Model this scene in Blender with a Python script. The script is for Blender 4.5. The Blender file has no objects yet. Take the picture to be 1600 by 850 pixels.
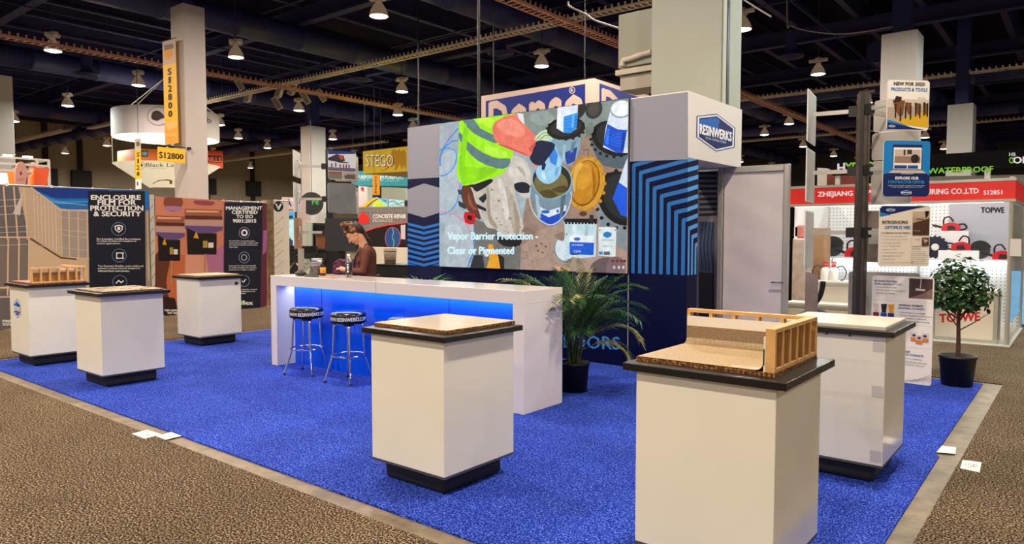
import bpy, math, random
from mathutils import Vector, Matrix
from mathutils.geometry import tessellate_polygon

# ------------------------------------------------------------------ camera, world, exposure
scene = bpy.context.scene
COL = scene.collection
F_PX, CX, CY = 1117.0, 800.0, 425.0
PITCH = math.radians(3.0236)
YAW = math.radians(38.82)
EYE = 1.6
cam_d = bpy.data.cameras.new('camera')
cam = bpy.data.objects.new('camera', cam_d)
COL.objects.link(cam)
cam.location = (0, 0, EYE)
cam.rotation_euler = (math.pi / 2 - PITCH, 0, YAW)
cam_d.sensor_width = 36.0
cam_d.sensor_fit = 'HORIZONTAL'
cam_d.lens = F_PX / 1600.0 * 36.0
cam_d.clip_start = 0.05
cam_d.clip_end = 300
scene.camera = cam

scene.view_settings.view_transform = 'Standard'
scene.view_settings.look = 'None'
scene.view_settings.gamma = 1
scene.view_settings.use_curve_mapping = False
scene.view_settings.exposure = 0.0

world = bpy.data.worlds.new('hall_air')
scene.world = world
world.use_nodes = True
WORLD_STRENGTH = 0.30
bg = world.node_tree.nodes['Background']
bg.inputs[0].default_value = (1.0, 0.92, 0.84, 1)
bg.inputs[1].default_value = WORLD_STRENGTH

LAMP_W = 345.0          # radiant power of each high-bay lamp
LAMP_Z = 7.0

# ------------------------------------------------------------------ geometry helpers
def lin(c):
    c = c / 255.0
    return c / 12.92 if c <= 0.04045 else ((c + 0.055) / 1.055) ** 2.4

def rgb(r, g, b):
    return (lin(r), lin(g), lin(b), 1.0)

_fw = Vector((-math.sin(YAW) * math.cos(PITCH), math.cos(YAW) * math.cos(PITCH), -math.sin(PITCH)))
_rt = Vector((math.cos(YAW), math.sin(YAW), 0))
_up = _rt.cross(_fw)
CAMP = Vector((0, 0, EYE))

def ray(px, py):
    return _fw + _rt * ((px - CX) / F_PX) - _up * ((py - CY) / F_PX)

def atY(px, py, Y):
    d = ray(px, py); return CAMP + d * (Y / d.y)

def atX(px, py, X):
    d = ray(px, py); return CAMP + d * (X / d.x)

def atZ(px, py, Z=0.0):
    d = ray(px, py); return CAMP + d * ((Z - EYE) / d.z)

def atP(px, py, p0, n):
    d = ray(px, py); return CAMP + d * ((p0 - CAMP).dot(n) / d.dot(n))

MATS = {}
def mat(name, col, rough=0.5, metal=0.0, spec=0.5, emit=0.0, ecol=None, var=0.0, vscale=8.0, bump=0.0, bscale=60.0, coat=0.0, alpha=1.0, trans=0.0):
    if name in MATS: return MATS[name]
    m = bpy.data.materials.new(name); m.use_nodes = True
    nt = m.node_tree; b = nt.nodes['Principled BSDF']
    c = rgb(*col)
    b.inputs['Base Color'].default_value = c
    b.inputs['Roughness'].default_value = rough
    b.inputs['Metallic'].default_value = metal
    b.inputs['Specular IOR Level'].default_value = spec
    b.inputs['Coat Weight'].default_value = coat
    b.inputs['Coat Roughness'].default_value = 0.08
    b.inputs['Alpha'].default_value = alpha
    b.inputs['Transmission Weight'].default_value = trans
    if emit > 0:
        b.inputs['Emission Color'].default_value = rgb(*(ecol or col))
        b.inputs['Emission Strength'].default_value = emit
    if var > 0 or bump > 0:
        tc = nt.nodes.new('ShaderNodeTexCoord')
    if var > 0:
        n = nt.nodes.new('ShaderNodeTexNoise'); n.inputs['Scale'].default_value = vscale; n.inputs['Detail'].default_value = 4
        nt.links.new(tc.outputs['Object'], n.inputs['Vector'])
        r = nt.nodes.new('ShaderNodeValToRGB')
        r.color_ramp.elements[0].position = 0.3; r.color_ramp.elements[1].position = 0.7
        r.color_ramp.elements[0].color = tuple(x * (1 - var) for x in c[:3]) + (1,)
        r.color_ramp.elements[1].color = tuple(min(1, x * (1 + var)) for x in c[:3]) + (1,)
        nt.links.new(n.outputs['Fac'], r.inputs['Fac']); nt.links.new(r.outputs['Color'], b.inputs['Base Color'])
    if bump > 0:
        n2 = nt.nodes.new('ShaderNodeTexNoise'); n2.inputs['Scale'].default_value = bscale; n2.inputs['Detail'].default_value = 3
        nt.links.new(tc.outputs['Object'], n2.inputs['Vector'])
        bp = nt.nodes.new('ShaderNodeBump'); bp.inputs['Strength'].default_value = bump; bp.inputs['Distance'].default_value = 0.01
        nt.links.new(n2.outputs['Fac'], bp.inputs['Height']); nt.links.new(bp.outputs['Normal'], b.inputs['Normal'])
    MATS[name] = m
    return m

def speckle(name, stops, scale, rough=0.6, spec=0.3, big=None, bump=0.0, detail=2.0, coat=0.0):
    """several colours of fine grain from one noise, with an optional slow drift of tone"""
    if name in MATS: return MATS[name]
    m = bpy.data.materials.new(name); m.use_nodes = True
    nt = m.node_tree; b = nt.nodes['Principled BSDF']
    b.inputs['Roughness'].default_value = rough; b.inputs['Specular IOR Level'].default_value = spec
    b.inputs['Coat Weight'].default_value = coat; b.inputs['Coat Roughness'].default_value = 0.06
    tc = nt.nodes.new('ShaderNodeTexCoord')
    n = nt.nodes.new('ShaderNodeTexNoise'); n.inputs['Scale'].default_value = scale; n.inputs['Detail'].default_value = detail
    n.inputs['Roughness'].default_value = 0.65
    nt.links.new(tc.outputs['Object'], n.inputs['Vector'])
    r = nt.nodes.new('ShaderNodeValToRGB'); cr = r.color_ramp
    while len(cr.elements) < len(stops): cr.elements.new(0.5)
    for e, (p, c) in zip(cr.elements, stops): e.position = p; e.color = rgb(*c)
    nt.links.new(n.outputs['Fac'], r.inputs['Fac'])
    out = r.outputs['Color']
    if big:
        n3 = nt.nodes.new('ShaderNodeTexNoise'); n3.inputs['Scale'].default_value = big[0]; n3.inputs['Detail'].default_value = 3
        nt.links.new(tc.outputs['Object'], n3.inputs['Vector'])
        mr = nt.nodes.new('ShaderNodeMapRange'); mr.inputs[1].default_value = 0.3; mr.inputs[2].default_value = 0.7
        mr.inputs[3].default_value = 1 - big[1]; mr.inputs[4].default_value = 1 + big[1]
        nt.links.new(n3.outputs['Fac'], mr.inputs[0])
        mx = nt.nodes.new('ShaderNodeMix'); mx.data_type = 'RGBA'; mx.blend_type = 'MULTIPLY'; mx.inputs[0].default_value = 1
        nt.links.new(out, mx.inputs[6]); nt.links.new(mr.outputs[0], mx.inputs[7]); out = mx.outputs[2]
    nt.links.new(out, b.inputs['Base Color'])
    if bump > 0:
        bp = nt.nodes.new('ShaderNodeBump'); bp.inputs['Strength'].default_value = bump; bp.inputs['Distance'].default_value = 0.01
        nt.links.new(n.outputs['Fac'], bp.inputs['Height']); nt.links.new(bp.outputs['Normal'], b.inputs['Normal'])
    MATS[name] = m
    return m

def ink(r, g, b):                     # matt printed colour
    return mat('ink_%d_%d_%d' % (r, g, b), (r, g, b), 0.55, spec=0.25)

def glow(r, g, b, s=1.0):             # pixel of a lit screen
    nm = 'lit_%d_%d_%d_%d' % (r, g, b, int(s * 10))
    new = nm not in MATS
    m = mat(nm, (0, 0, 0), 0.5, spec=0.2, emit=s, ecol=(r, g, b))
    if new:                            # a little photographic mottle in the shown picture
        nt = m.node_tree; b_ = nt.nodes['Principled BSDF']
        tc = nt.nodes.new('ShaderNodeTexCoord'); n = nt.nodes.new('ShaderNodeTexNoise'); n.inputs['Scale'].default_value = 9; n.inputs['Detail'].default_value = 6; n.inputs['Roughness'].default_value = 0.65
        nt.links.new(tc.outputs['Object'], n.inputs['Vector'])
        mr = nt.nodes.new('ShaderNodeMapRange'); mr.inputs[1].default_value = 0.3; mr.inputs[2].default_value = 0.7; mr.inputs[3].default_value = 0.80 * s; mr.inputs[4].default_value = 1.14 * s
        nt.links.new(n.outputs['Fac'], mr.inputs[0]); nt.links.new(mr.outputs[0], b_.inputs['Emission Strength'])
    return m

WM = {}
def wm(o):
    return WM.get(o, Matrix.Identity(4))

class MB:
    """collects shapes into one mesh; coordinates are world unless local=True at build"""
    def __init__(s):
        s.v = []; s.f = []; s.m = []; s.s = []
    def add(s, vs, fs, m=0, smooth=False):
        b = len(s.v)
        s.v += [Vector(p) for p in vs]
        for f in fs:
            s.f.append([b + i for i in f]); s.m.append(m); s.s.append(smooth)
        return s
    def box(s, a, b, m=0):
        x0, y0, z0 = a; x1, y1, z1 = b
        return s.add([(x0, y0, z0), (x1, y0, z0), (x1, y1, z0), (x0, y1, z0), (x0, y0, z1), (x1, y0, z1), (x1, y1, z1), (x0, y1, z1)],
                     [(3, 2, 1, 0), (4, 5, 6, 7), (0, 1, 5, 4), (1, 2, 6, 5), (2, 3, 7, 6), (3, 0, 4, 7)], m)
    def obb(s, c, X, Y, Z, m=0):
        c = Vector(c); X = Vector(X); Y = Vector(Y); Z = Vector(Z)
        P = [c + X * i + Y * j + Z * k for k in (-1, 1) for (i, j) in ((-1, -1), (1, -1), (1, 1), (-1, 1))]
        return s.add(P, [(3, 2, 1, 0), (4, 5, 6, 7), (0, 1, 5, 4), (1, 2, 6, 5), (2, 3, 7, 6), (3, 0, 4, 7)], m)
    def bar(s, p, q, w, h, m=0):
        p = Vector(p); q = Vector(q); d = (q - p).normalized()
        u = Vector((0, 0, 1)) if abs(d.z) < 0.9 else Vector((1, 0, 0))
        a = d.cross(u).normalized(); b = a.cross(d).normalized()
        return s.obb((p + q) / 2, (q - p) / 2, a * w / 2, b * h / 2, m)
    def tube(s, pts, r, n=8, m=0, cap=True, closed=False):
        pts = [Vector(p) for p in pts]; N = len(pts)
        rs = r if isinstance(r, (list, tuple)) else [r] * N
        rings = []; pa = None
        for i, p in enumerate(pts):
            if closed: d = pts[(i + 1) % N] - pts[i - 1]
            else: d = pts[min(i + 1, N - 1)] - pts[max(i - 1, 0)]
            d.normalize()
            if pa is None:
                u = Vector((0, 0, 1)) if abs(d.z) < 0.9 else Vector((1, 0, 0))
                pa = d.cross(u).normalized()
            a = (pa - d * pa.dot(d)).normalized(); b = d.cross(a); pa = a
            rings.append([p + a * (rs[i] * math.cos(2 * math.pi * k / n)) + b * (rs[i] * math.sin(2 * math.pi * k / n)) for k in range(n)])
        vs = [v for g in rings for v in g]; fs = []
        for i in range(N if closed else N - 1):
            j = (i + 1) % N
            for k in range(n):
                fs.append((i * n + k, i * n + (k + 1) % n, j * n + (k + 1) % n, j * n + k))
        s.add(vs, fs, m, True)
        if cap and not closed:
            s.add(rings[0], [tuple(range(n))[::-1]], m); s.add(rings[-1], [tuple(range(n))], m)
        return s
    def lathe(s, prof, n=24, c=(0, 0, 0), m=0, smooth=True):
        c = Vector(c); vs = []; fs = []
        for (r, z) in prof:
            for k in range(n):
                a = 2 * math.pi * k / n
                vs.append(c + Vector((r * math.cos(a), r * math.sin(a), z)))
        for i in range(len(prof) - 1):
            for k in range(n):
                fs.append((i * n + k, i * n + (k + 1) % n, (i + 1) * n + (k + 1) % n, (i + 1) * n + k))
        return s.add(vs, fs, m, smooth)
    def ell(s, c, rad, n=14, m=0, rot=None):
        c = Vector(c); vs = []; fs = []; h = n // 2
        for i in range(h + 1):
            t = math.pi * i / h
            for k in range(n):
                a = 2 * math.pi * k / n
                p = Vector((rad[0] * math.sin(t) * math.cos(a), rad[1] * math.sin(t) * math.sin(a), rad[2] * math.cos(t)))
                if rot: p = rot @ p
                vs.append(c + p)
        for i in range(h):
            for k in range(n):
                fs.append((i * n + k, (i + 1) * n + k, (i + 1) * n + (k + 1) % n, i * n + (k + 1) % n))
        return s.add(vs, fs, m, True)
    def cap(s, p, q, r0, r1, n=12, m=0):     # tapered capsule
        p = Vector(p); q = Vector(q); d = (q - p); L = d.length; d.normalize()
        pts = []; rs = []
        for i in range(5):
            t = math.pi / 2 * i / 4
            pts.append(p - d * r0 * math.cos(t)); rs.append(max(1e-4, r0 * math.sin(t)))
        for i in range(5):
            t = math.pi / 2 * i / 4
            pts.append(q + d * r1 * math.sin(t)); rs.append(max(1e-4, r1 * math.cos(t)))
        return s.tube(pts, rs, n, m, True)
    def slab(s, poly, back, m=0, ms=None):    # 3-D planar polygon extruded by vector back
        poly = [Vector(p) for p in poly]; back = Vector(back); n = len(poly)
        tris = tessellate_polygon([poly])
        vs = poly + [p + back for p in poly]
        s.add(vs, [tuple(t) for t in tris], m)
        k = m if ms is None else ms
        s.add(vs, [tuple(n + i for i in t[::-1]) for t in tris], k)
        s.add(vs, [(i, (i + 1) % n, n + (i + 1) % n, n + i) for i in range(n)], k)
        return s
    def build(s, name, mats, parent=None, local=False, bevel=0.0, label=None, seg=2):
        me = bpy.data.meshes.new(name)
        if not isinstance(mats, (list, tuple)): mats = [mats]
        vs = s.v
        if parent is not None and not local:
            inv = wm(parent).inverted(); vs = [inv @ v for v in vs]
        me.from_pydata([tuple(v) for v in vs], [], s.f)
        for k in mats: me.materials.append(k)
        if len(mats) > 1: me.polygons.foreach_set('material_index', s.m)
        me.polygons.foreach_set('use_smooth', s.s)
        me.update()
        o = bpy.data.objects.new(name, me); COL.objects.link(o)
        if parent is not None:
            o.parent = parent; WM[o] = wm(parent)
        if bevel > 0:
            b = o.modifiers.new('bevel', 'BEVEL'); b.width = bevel; b.segments = seg; b.limit_method = 'ANGLE'
        if label: o['label'] = label
        return o

def thing(name, label, cat, loc=(0, 0, 0), rz=0.0, group=None):
    o = bpy.data.objects.new(name, None); COL.objects.link(o)
    o.empty_display_size = 0.1
    o.location = loc; o.rotation_euler = (0, 0, rz)
    WM[o] = Matrix.Translation(Vector(loc)) @ Matrix.Rotation(rz, 4, 'Z')
    o['label'] = label; o['category'] = cat
    if group: o['group'] = group
    return o

def solo(mb, name, mats, label, cat, group=None, bevel=0.0, kind=None, loc=None, seg=2):
    """a thing that is one mesh, its origin at the middle of its base"""
    xs = [v.x for v in mb.v]; ys = [v.y for v in mb.v]; zs = [v.z for v in mb.v]
    c = Vector(loc) if loc is not None else Vector(((min(xs) + max(xs)) / 2, (min(ys) + max(ys)) / 2, min(zs)))
    mb.v = [v - c for v in mb.v]
    o = mb.build(name, mats, None, True, bevel, seg=seg); o.location = c
    WM[o] = Matrix.Translation(c)
    o['label'] = label; o['category'] = cat
    if group: o['group'] = group
    if kind: o['kind'] = kind
    return o

def structure(mb, name, mats, label=None, cat=None):
    o = mb.build(name, mats, None, True); o['kind'] = 'structure'
    if label: o['label'] = label; o['category'] = cat
    return o

def children(o):
    return [c for c in bpy.data.objects if c.parent is o]

def dup(root, loc, rz=None, label=None, group=None):
    r = root.copy(); COL.objects.link(r); r.location = loc
    if rz is not None: r.rotation_euler = (0, 0, rz)
    if label: r['label'] = label
    if group: r['group'] = group
    for ch in children(root):
        c = ch.copy(); COL.objects.link(c); c.parent = r
        for g in children(ch):
            d = g.copy(); COL.objects.link(d); d.parent = c
    return r

# ------------------------------------------------------------------ flat print: lettering, emblems, pictures
_tc = {}
def glyphs(text, bold=0.0, res=2):
    k = (text, bold, res)
    if k in _tc: return _tc[k]
    cu = bpy.data.curves.new('t', 'FONT'); cu.body = text; cu.size = 1; cu.resolution_u = res; cu.offset = bold
    ob = bpy.data.objects.new('t', cu); COL.objects.link(ob)
    dg = bpy.context.evaluated_depsgraph_get()
    me = bpy.data.meshes.new_from_object(ob.evaluated_get(dg))
    V = [(v.co.x, v.co.y) for v in me.vertices]; Fc = [tuple(p.vertices) for p in me.polygons]
    bpy.data.objects.remove(ob); bpy.data.curves.remove(cu); bpy.data.meshes.remove(me)
    xs = [v[0] for v in V] or [0, 1]; ys = [v[1] for v in V] or [0, 1]
    x0, x1, y0, y1 = min(xs), max(xs), min(ys), max(ys)
    V = [((x - x0) / max(1e-6, x1 - x0), (y - y0) / max(1e-6, y1 - y0)) for x, y in V]
    _tc[k] = (V, Fc, (x1 - x0) / max(1e-6, y1 - y0))
    return _tc[k]

def spl(pts, n=4):
    out = []; N = len(pts)
    for i in range(N):
        p0, p1, p2, p3 = pts[i - 1], pts[i], pts[(i + 1) % N], pts[(i + 2) % N]
        for k in range(n):
            t = k / n
            out.append(tuple(0.5 * ((2 * p1[j]) + (-p0[j] + p2[j]) * t + (2 * p0[j] - 5 * p1[j] + 4 * p2[j] - p3[j]) * t * t + (-p0[j] + 3 * p1[j] - 3 * p2[j] + p3[j]) * t ** 3) for j in (0, 1)))
    return out

def spl_open(pts, n=6):
    out = []; N = len(pts)
    for i in range(N - 1):
        p0, p1, p2, p3 = pts[max(i - 1, 0)], pts[i], pts[i + 1], pts[min(i + 2, N - 1)]
        for k in range(n):
            t = k / n
            out.append(tuple(0.5 * ((2 * p1[j]) + (-p0[j] + p2[j]) * t + (2 * p0[j] - 5 * p1[j] + 4 * p2[j] - p3[j]) * t * t + (-p0[j] + 3 * p1[j] - 3 * p2[j] + p3[j]) * t ** 3) for j in range(len(p1))))
    out.append(tuple(pts[-1]))
    return out

def clip_poly(poly, window):
    """Sutherland-Hodgman against a convex window"""
    area = sum(window[i - 1][0] * window[i][1] - window[i][0] * window[i - 1][1] for i in range(len(window)))
    W = window if area > 0 else window[::-1]
    out = list(poly)
    for i in range(len(W)):
        a, b = W[i - 1], W[i]; inp = out; out = []
        if not inp: break
        sd = lambda p: (b[0] - a[0]) * (p[1] - a[1]) - (b[1] - a[1]) * (p[0] - a[0])
        for j in range(len(inp)):
            p, q = inp[j - 1], inp[j]; dp, dq = sd(p), sd(q)
            if dq >= 0:
                if dp < 0:
                    t = dp / (dp - dq); out.append((p[0] + (q[0] - p[0]) * t, p[1] + (q[1] - p[1]) * t))
                out.append(q)
            elif dp >= 0:
                t = dp / (dp - dq); out.append((p[0] + (q[0] - p[0]) * t, p[1] + (q[1] - p[1]) * t))
    return out

class Art:
    """flat printed shapes on a real plane; fn maps 2-D design units to a point of that plane"""
    def __init__(s, fn, n, eps=0.0012, base=0.001, mb=None, mats=None, st=None):
        s.fn = fn; s.n = Vector(n).normalized(); s.eps = eps; s.base = base
        s.mb = mb or MB(); s.mats = mats if mats is not None else []; s.win = None
        s.st = st or {'k': 0}
    def mi(s, m):
        if m not in s.mats: s.mats.append(m)
        return s.mats.index(m)
    def up(s):
        s.st['k'] += 1; return s
    def P(s, a, b):
        return Vector(s.fn(a, b)) + s.n * (s.base + s.st['k'] * s.eps + s.st.get('c', 0) * 2e-5)
    def tick(s):
        s.st['c'] = s.st.get('c', 0) + 1
    def poly(s, pts, m, smooth=0):
        if smooth: pts = spl(pts, smooth)
        if s.win: pts = clip_poly(pts, s.win)
        if len(pts) < 3: return s
        s.tick()
        v2 = [Vector((p[0], p[1], 0)) for p in pts]
        t = tessellate_polygon([v2])
        s.mb.add([s.P(*p) for p in pts], [tuple(x) for x in t], s.mi(m)); return s
    def rect(s, a0, b0, a1, b1, m):
        return s.poly([(a0, b0), (a1, b0), (a1, b1), (a0, b1)], m)
    def rrect(s, a0, b0, a1, b1, r, m):
        pts = []
        sx = 1 if a1 > a0 else -1; sy = 1 if b1 > b0 else -1
        for (cx, cy, t0) in ((a1 - sx * r, b1 - sy * r, 0), (a0 + sx * r, b1 - sy * r, 90), (a0 + sx * r, b0 + sy * r, 180), (a1 - sx * r, b0 + sy * r, 270)):
            for k in range(5):
                t = math.radians(t0 + 22.5 * k); pts.append((cx + sx * r * math.cos(t), cy + sy * r * math.sin(t)))
        return s.poly(pts, m)
    def ell(s, ca, cb, ra, rb, m, rot=0.0, n=28):
        c, d = math.cos(math.radians(rot)), math.sin(math.radians(rot)); pts = []
        for k in range(n):
            t = 2 * math.pi * k / n; x, y = ra * math.cos(t), rb * math.sin(t)
            pts.append((ca + x * c - y * d, cb + x * d + y * c))
        return s.poly(pts, m)
    def ring(s, ca, cb, ra, rb, w, m, n=32):
        pts = [(ca + ra * math.cos(2 * math.pi * k / n), cb + rb * math.sin(2 * math.pi * k / n)) for k in range(n + 1)]
        return s.stroke(pts, w, m)
    def stroke(s, pts, w, m, smooth=False):
        if smooth: pts = spl_open(pts)
        for i in range(len(pts) - 1):
            p, q = pts[i], pts[i + 1]; dx, dy = q[0] - p[0], q[1] - p[1]; L = math.hypot(dx, dy) or 1e-6
            nx, ny = -dy / L * w / 2, dx / L * w / 2; ex, ey = dx / L * w * 0.25, dy / L * w * 0.25
            s.poly([(p[0] + nx - ex, p[1] + ny - ey), (q[0] + nx + ex, q[1] + ny + ey), (q[0] - nx + ex, q[1] - ny + ey), (p[0] - nx - ex, p[1] - ny - ey)], m)
        return s
    def text(s, t, a0, b0, a1, b1, m, bold=0.0, res=2):
        """t fills the box; (a0,b0) bottom left, (a1,b1) top right in design units"""
        return s.textq(t, (a0, b0), (a1, b0), (a1, b1), (a0, b1), m, bold, res)
    def textq(s, t, bl, br, tr, tl, m, bold=0.0, res=2):
        V, Fc, asp = glyphs(t, 0.0, res)
        sh = [(0, 0)] if bold < 0.015 else [(-bold / asp * 1.1, 0), (bold / asp * 1.1, 0), (0, bold * 0.7), (0, -bold * 0.7), (0, 0)]
        for du, dv in sh: s._text(V, Fc, du, dv, bl, br, tr, tl, m)
        return s
    def _text(s, V, Fc, du, dv, bl, br, tr, tl, m):
        ps = []; s.tick()
        for u, v in V:
            u += du; v += dv
            a = (bl[0] * (1 - u) + br[0] * u) * (1 - v) + (tl[0] * (1 - u) + tr[0] * u) * v
            b = (bl[1] * (1 - u) + br[1] * u) * (1 - v) + (tl[1] * (1 - u) + tr[1] * u) * v
            ps.append(s.P(a, b))
        s.mb.add(ps, Fc, s.mi(m)); return s
    def sub(s, bl, br, tr, tl):
        """unit square (v up) inside a quad of this art"""
        def g(u, v):
            a = (bl[0] * (1 - u) + br[0] * u) * (1 - v) + (tl[0] * (1 - u) + tr[0] * u) * v
            b = (bl[1] * (1 - u) + br[1] * u) * (1 - v) + (tl[1] * (1 - u) + tr[1] * u) * v
            return s.fn(a, b)
        return Art(g, s.n, s.eps, s.base, s.mb, s.mats, s.st)
    def build(s, name, parent, label=None):
        return s.mb.build(name, s.mats, parent, label=label)

def planeY(Y, off=0.0):
    return (lambda a, b: atY(a, b, Y)), (0, -1, 0)
def planeX(X):
    return (lambda a, b: atX(a, b, X)), (1, 0, 0)
def planeV(p0, deg):
    """vertical plane through p0 running deg degrees clockwise from +Y, normal to the camera"""
    d = Vector((math.sin(math.radians(deg)), math.cos(math.radians(deg)), 0)); n = Vector((-d.y, d.x, 0))
    p0 = Vector(p0)
    if (CAMP - p0).dot(n) < 0: n = -n
    return (lambda a, b: atP(a, b, p0, n)), n

def pxslab(mb, pl, poly, thick, m=0, ms=None):
    fn, n = pl
    return mb.slab([fn(*p) for p in poly], -Vector(n) * thick, m, ms)

def rpoly(x0, y0, x1, y1, r, k=4):
    pts = []
    for (cx, cy, t0) in ((x1 - r, y1 - r, 0), (x0 + r, y1 - r, 90), (x0 + r, y0 + r, 180), (x1 - r, y0 + r, 270)):
        for i in range(k + 1):
            t = math.radians(t0 + 90 * i / k); pts.append((cx + r * math.cos(t), cy + r * math.sin(t)))
    return pts

def hex_logo(a, hexa=None, dark=(16, 40, 100), mid=(20, 110, 200), word=True, strap=True):
    """six-sided flooring emblem in the unit square: navy rim, white line, blue field, white name"""
    H = [(0.0, 0.74), (0.5, 1.0), (1.0, 0.74), (1.0, 0.26), (0.5, 0.0), (0.0, 0.26)]
    sc = lambda k, ky: [(0.5 + (x - 0.5) * k, 0.5 + (y - 0.5) * ky) for x, y in H]
    a.up().poly(sc(1, 1), ink(*dark)); a.up().poly(sc(0.94, 0.9), ink(240, 240, 245)); a.up().poly(sc(0.86, 0.78), ink(*dark))
    a.up().poly([(0.07, 0.62), (0.45, 0.88), (0.62, 0.88), (0.5, 0.55), (0.07, 0.5)], ink(*mid))
    if word:
        a.up().text('RESINWERKS', 0.07, 0.37, 0.93, 0.62, ink(248, 248, 250), 0.03)
    if strap:
        a.text('FLOOR COATING SYSTEMS', 0.22, 0.25, 0.78, 0.32, ink(225, 230, 240), 0.01, 1)

# ------------------------------------------------------------------ shared materials
M_white = mat('white_gloss_laminate', (224, 221, 208), 0.13, spec=0.5, var=0.02, vscale=3)
M_bar = mat('bar_gloss_laminate', (226, 220, 216), 0.12, spec=0.5, var=0.015, vscale=2)
M_black = mat('black_laminate', (16, 15, 15), 0.32)
M_slabtop = mat('charcoal_laminate_top', (40, 37, 36), 0.28)
M_rubber = mat('black_plinth', (8, 8, 8), 0.6)
M_chrome = mat('chrome', (225, 228, 232), 0.06, metal=1.0)
M_alu = mat('brushed_aluminium', (190, 187, 178), 0.35, metal=0.4)
M_blackmetal = mat('black_painted_metal', (18, 18, 18), 0.45)
M_navy = mat('navy_panel', (4, 10, 50), 0.5, spec=0.12)
M_grey = mat('grey_lilac_panel', (176, 168, 172), 0.5)
M_offwhite = mat('off_white_panel', (226, 220, 212), 0.5)
M_col = mat('column_paint', (188, 180, 172), 0.6, var=0.03, vscale=1.5)
M_pine = mat('pine_wood', (208, 162, 100), 0.5, var=0.14, vscale=14)
M_ply = mat('plywood_backing', (150, 100, 52), 0.6, var=0.2, vscale=9)
M_osb = speckle('chipboard_edge', [(0.35, (30, 16, 8)), (0.5, (96, 58, 26)), (0.62, (176, 122, 62))], 90, 0.7)
M_terrazzo = speckle('cream_flake_coating', [(0.28, (92, 66, 40)), (0.36, (212, 196, 164)), (0.6, (226, 212, 182)), (0.72, (240, 232, 214))], 160, 0.12, 0.5, detail=3)
M_sand = speckle('sand_quartz_coating', [(0.3, (112, 90, 62)), (0.45, (162, 138, 102)), (0.6, (186, 164, 126)), (0.75, (208, 190, 156))], 190, 0.4, 0.4, detail=3)
M_cove = speckle('tan_quartz_cove', [(0.3, (76, 58, 42)), (0.45, (128, 106, 80)), (0.6, (156, 132, 104)), (0.75, (186, 164, 134))], 170, 0.5, 0.3, detail=3)
M_red = mat('salmon_coating', (196, 84, 66), 0.35, var=0.1, vscale=40)
M_deck = mat('ceiling_navy_black', (20, 19, 34), 0.9, spec=0.1, var=0.25, vscale=1.2)
M_beam = mat('ceiling_beam_paint', (56, 54, 96), 0.7, spec=0.2, var=0.12, vscale=2)
M_duct = mat('duct_navy_paint', (46, 48, 96), 0.5, spec=0.3, var=0.1, vscale=1.5)
M_tray = mat('cable_tray_steel', (222, 206, 182), 0.5, metal=0.1)
M_trayred = mat('cable_tray_copper', (196, 146, 124), 0.5, metal=0.1)

# ================================================================== THE HALL
M_concrete = speckle('bare_concrete', [(0.3, (96, 84, 66)), (0.55, (128, 114, 92)), (0.75, (146, 132, 110))], 7, 0.45, 0.4, big=(1.1, 0.2), detail=6)
M_aisle = speckle('brown_carpet_pile', [(0.38, (10, 7, 4)), (0.46, (50, 38, 27)), (0.54, (100, 84, 64)), (0.64, (182, 162, 134))], 88, 0.95, 0.1, big=(1.4, 0.16), bump=0.8, detail=2)
M_blue = speckle('blue_carpet_pile', [(0.36, (10, 20, 100)), (0.47, (22, 46, 150)), (0.55, (42, 72, 186)), (0.66, (112, 138, 230))], 100, 0.95, 0.1, big=(1.6, 0.16), bump=0.7, detail=2)

structure(MB().box((-75, -25, -0.3), (30, 80, -0.012)), 'floor', M_concrete, 'bare concrete hall floor showing as a strip between the carpets', 'floor')

def carpet(x0, y0, x1, y1, label, top=-0.001):
    return solo(MB().box((x0, y0, -0.012), (x1, y1, top)), 'aisle_carpet', M_aisle, label, 'carpet', loc=(0, 0, -0.012))
carpet(-70, -20, 25, 2.585, 'brown speckled aisle carpet running along the near left edge of the booth')
carpet(-0.655, 2.585, 25, 70, 'brown speckled aisle carpet to the right of the concrete strip')
carpet(-70, 2.585, -10.86, 70, 'brown speckled aisle carpet between the far left booth edge and the banner walls')
carpet(-10.86, 9.19, -0.655, 70, 'brown speckled aisle carpet behind the booth in front of the red fascia stand')
mb = MB().slab([(-10.73, 2.725, 0), (-0.762, 2.725, 0), (-0.785, 5.9, 0), (-0.815, 5.93, 0), (-0.825, 9.07, 0), (-10.70, 9.07, 0)], (0, 0, -0.012))
solo(mb, 'booth_carpet', M_blue, 'bright blue carpet covering the booth floor', 'carpet', loc=(0, 0, -0.012))

def note(pts, label, marks):
    mb = MB().slab([(x, y, 0.001) for x, y in pts], (0, 0, -0.0018))
    r = solo(mb, 'paper_note', mat('paper_white', (235, 230, 222), 0.7), label, 'paper')
    if marks:
        a = Art(lambda u, v: Vector((pts[0][0] * (1 - u) * (1 - v) + pts[1][0] * u * (1 - v) + pts[2][0] * u * v + pts[3][0] * (1 - u) * v,
                                     pts[0][1] * (1 - u) * (1 - v) + pts[1][1] * u * (1 - v) + pts[2][1] * u * v + pts[3][1] * (1 - u) * v, 0.0012)), (0, 0, 1), 0.0004, 0.0004)
        a.text('S1243', 0.2, 0.3, 0.8, 0.7, ink(70, 66, 62), 0, 1)
        a.build('handwriting', r)
note([(-5.93, 2.50), (-5.71, 2.50), (-5.73, 2.64), (-5.95, 2.63)], 'white paper note taped on brown carpet at the left strip, with scribbled writing', True)
note([(-5.71, 2.59), (-5.55, 2.59), (-5.56, 2.72), (-5.73, 2.72)], 'blank white paper scrap touching the blue carpet on the left strip', False)
note([(-0.815, 5.99), (-0.70, 6.03), (-0.72, 6.22), (-0.81, 6.20)], 'torn white paper scrap on the right concrete strip by the carpet jog', False)
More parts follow.
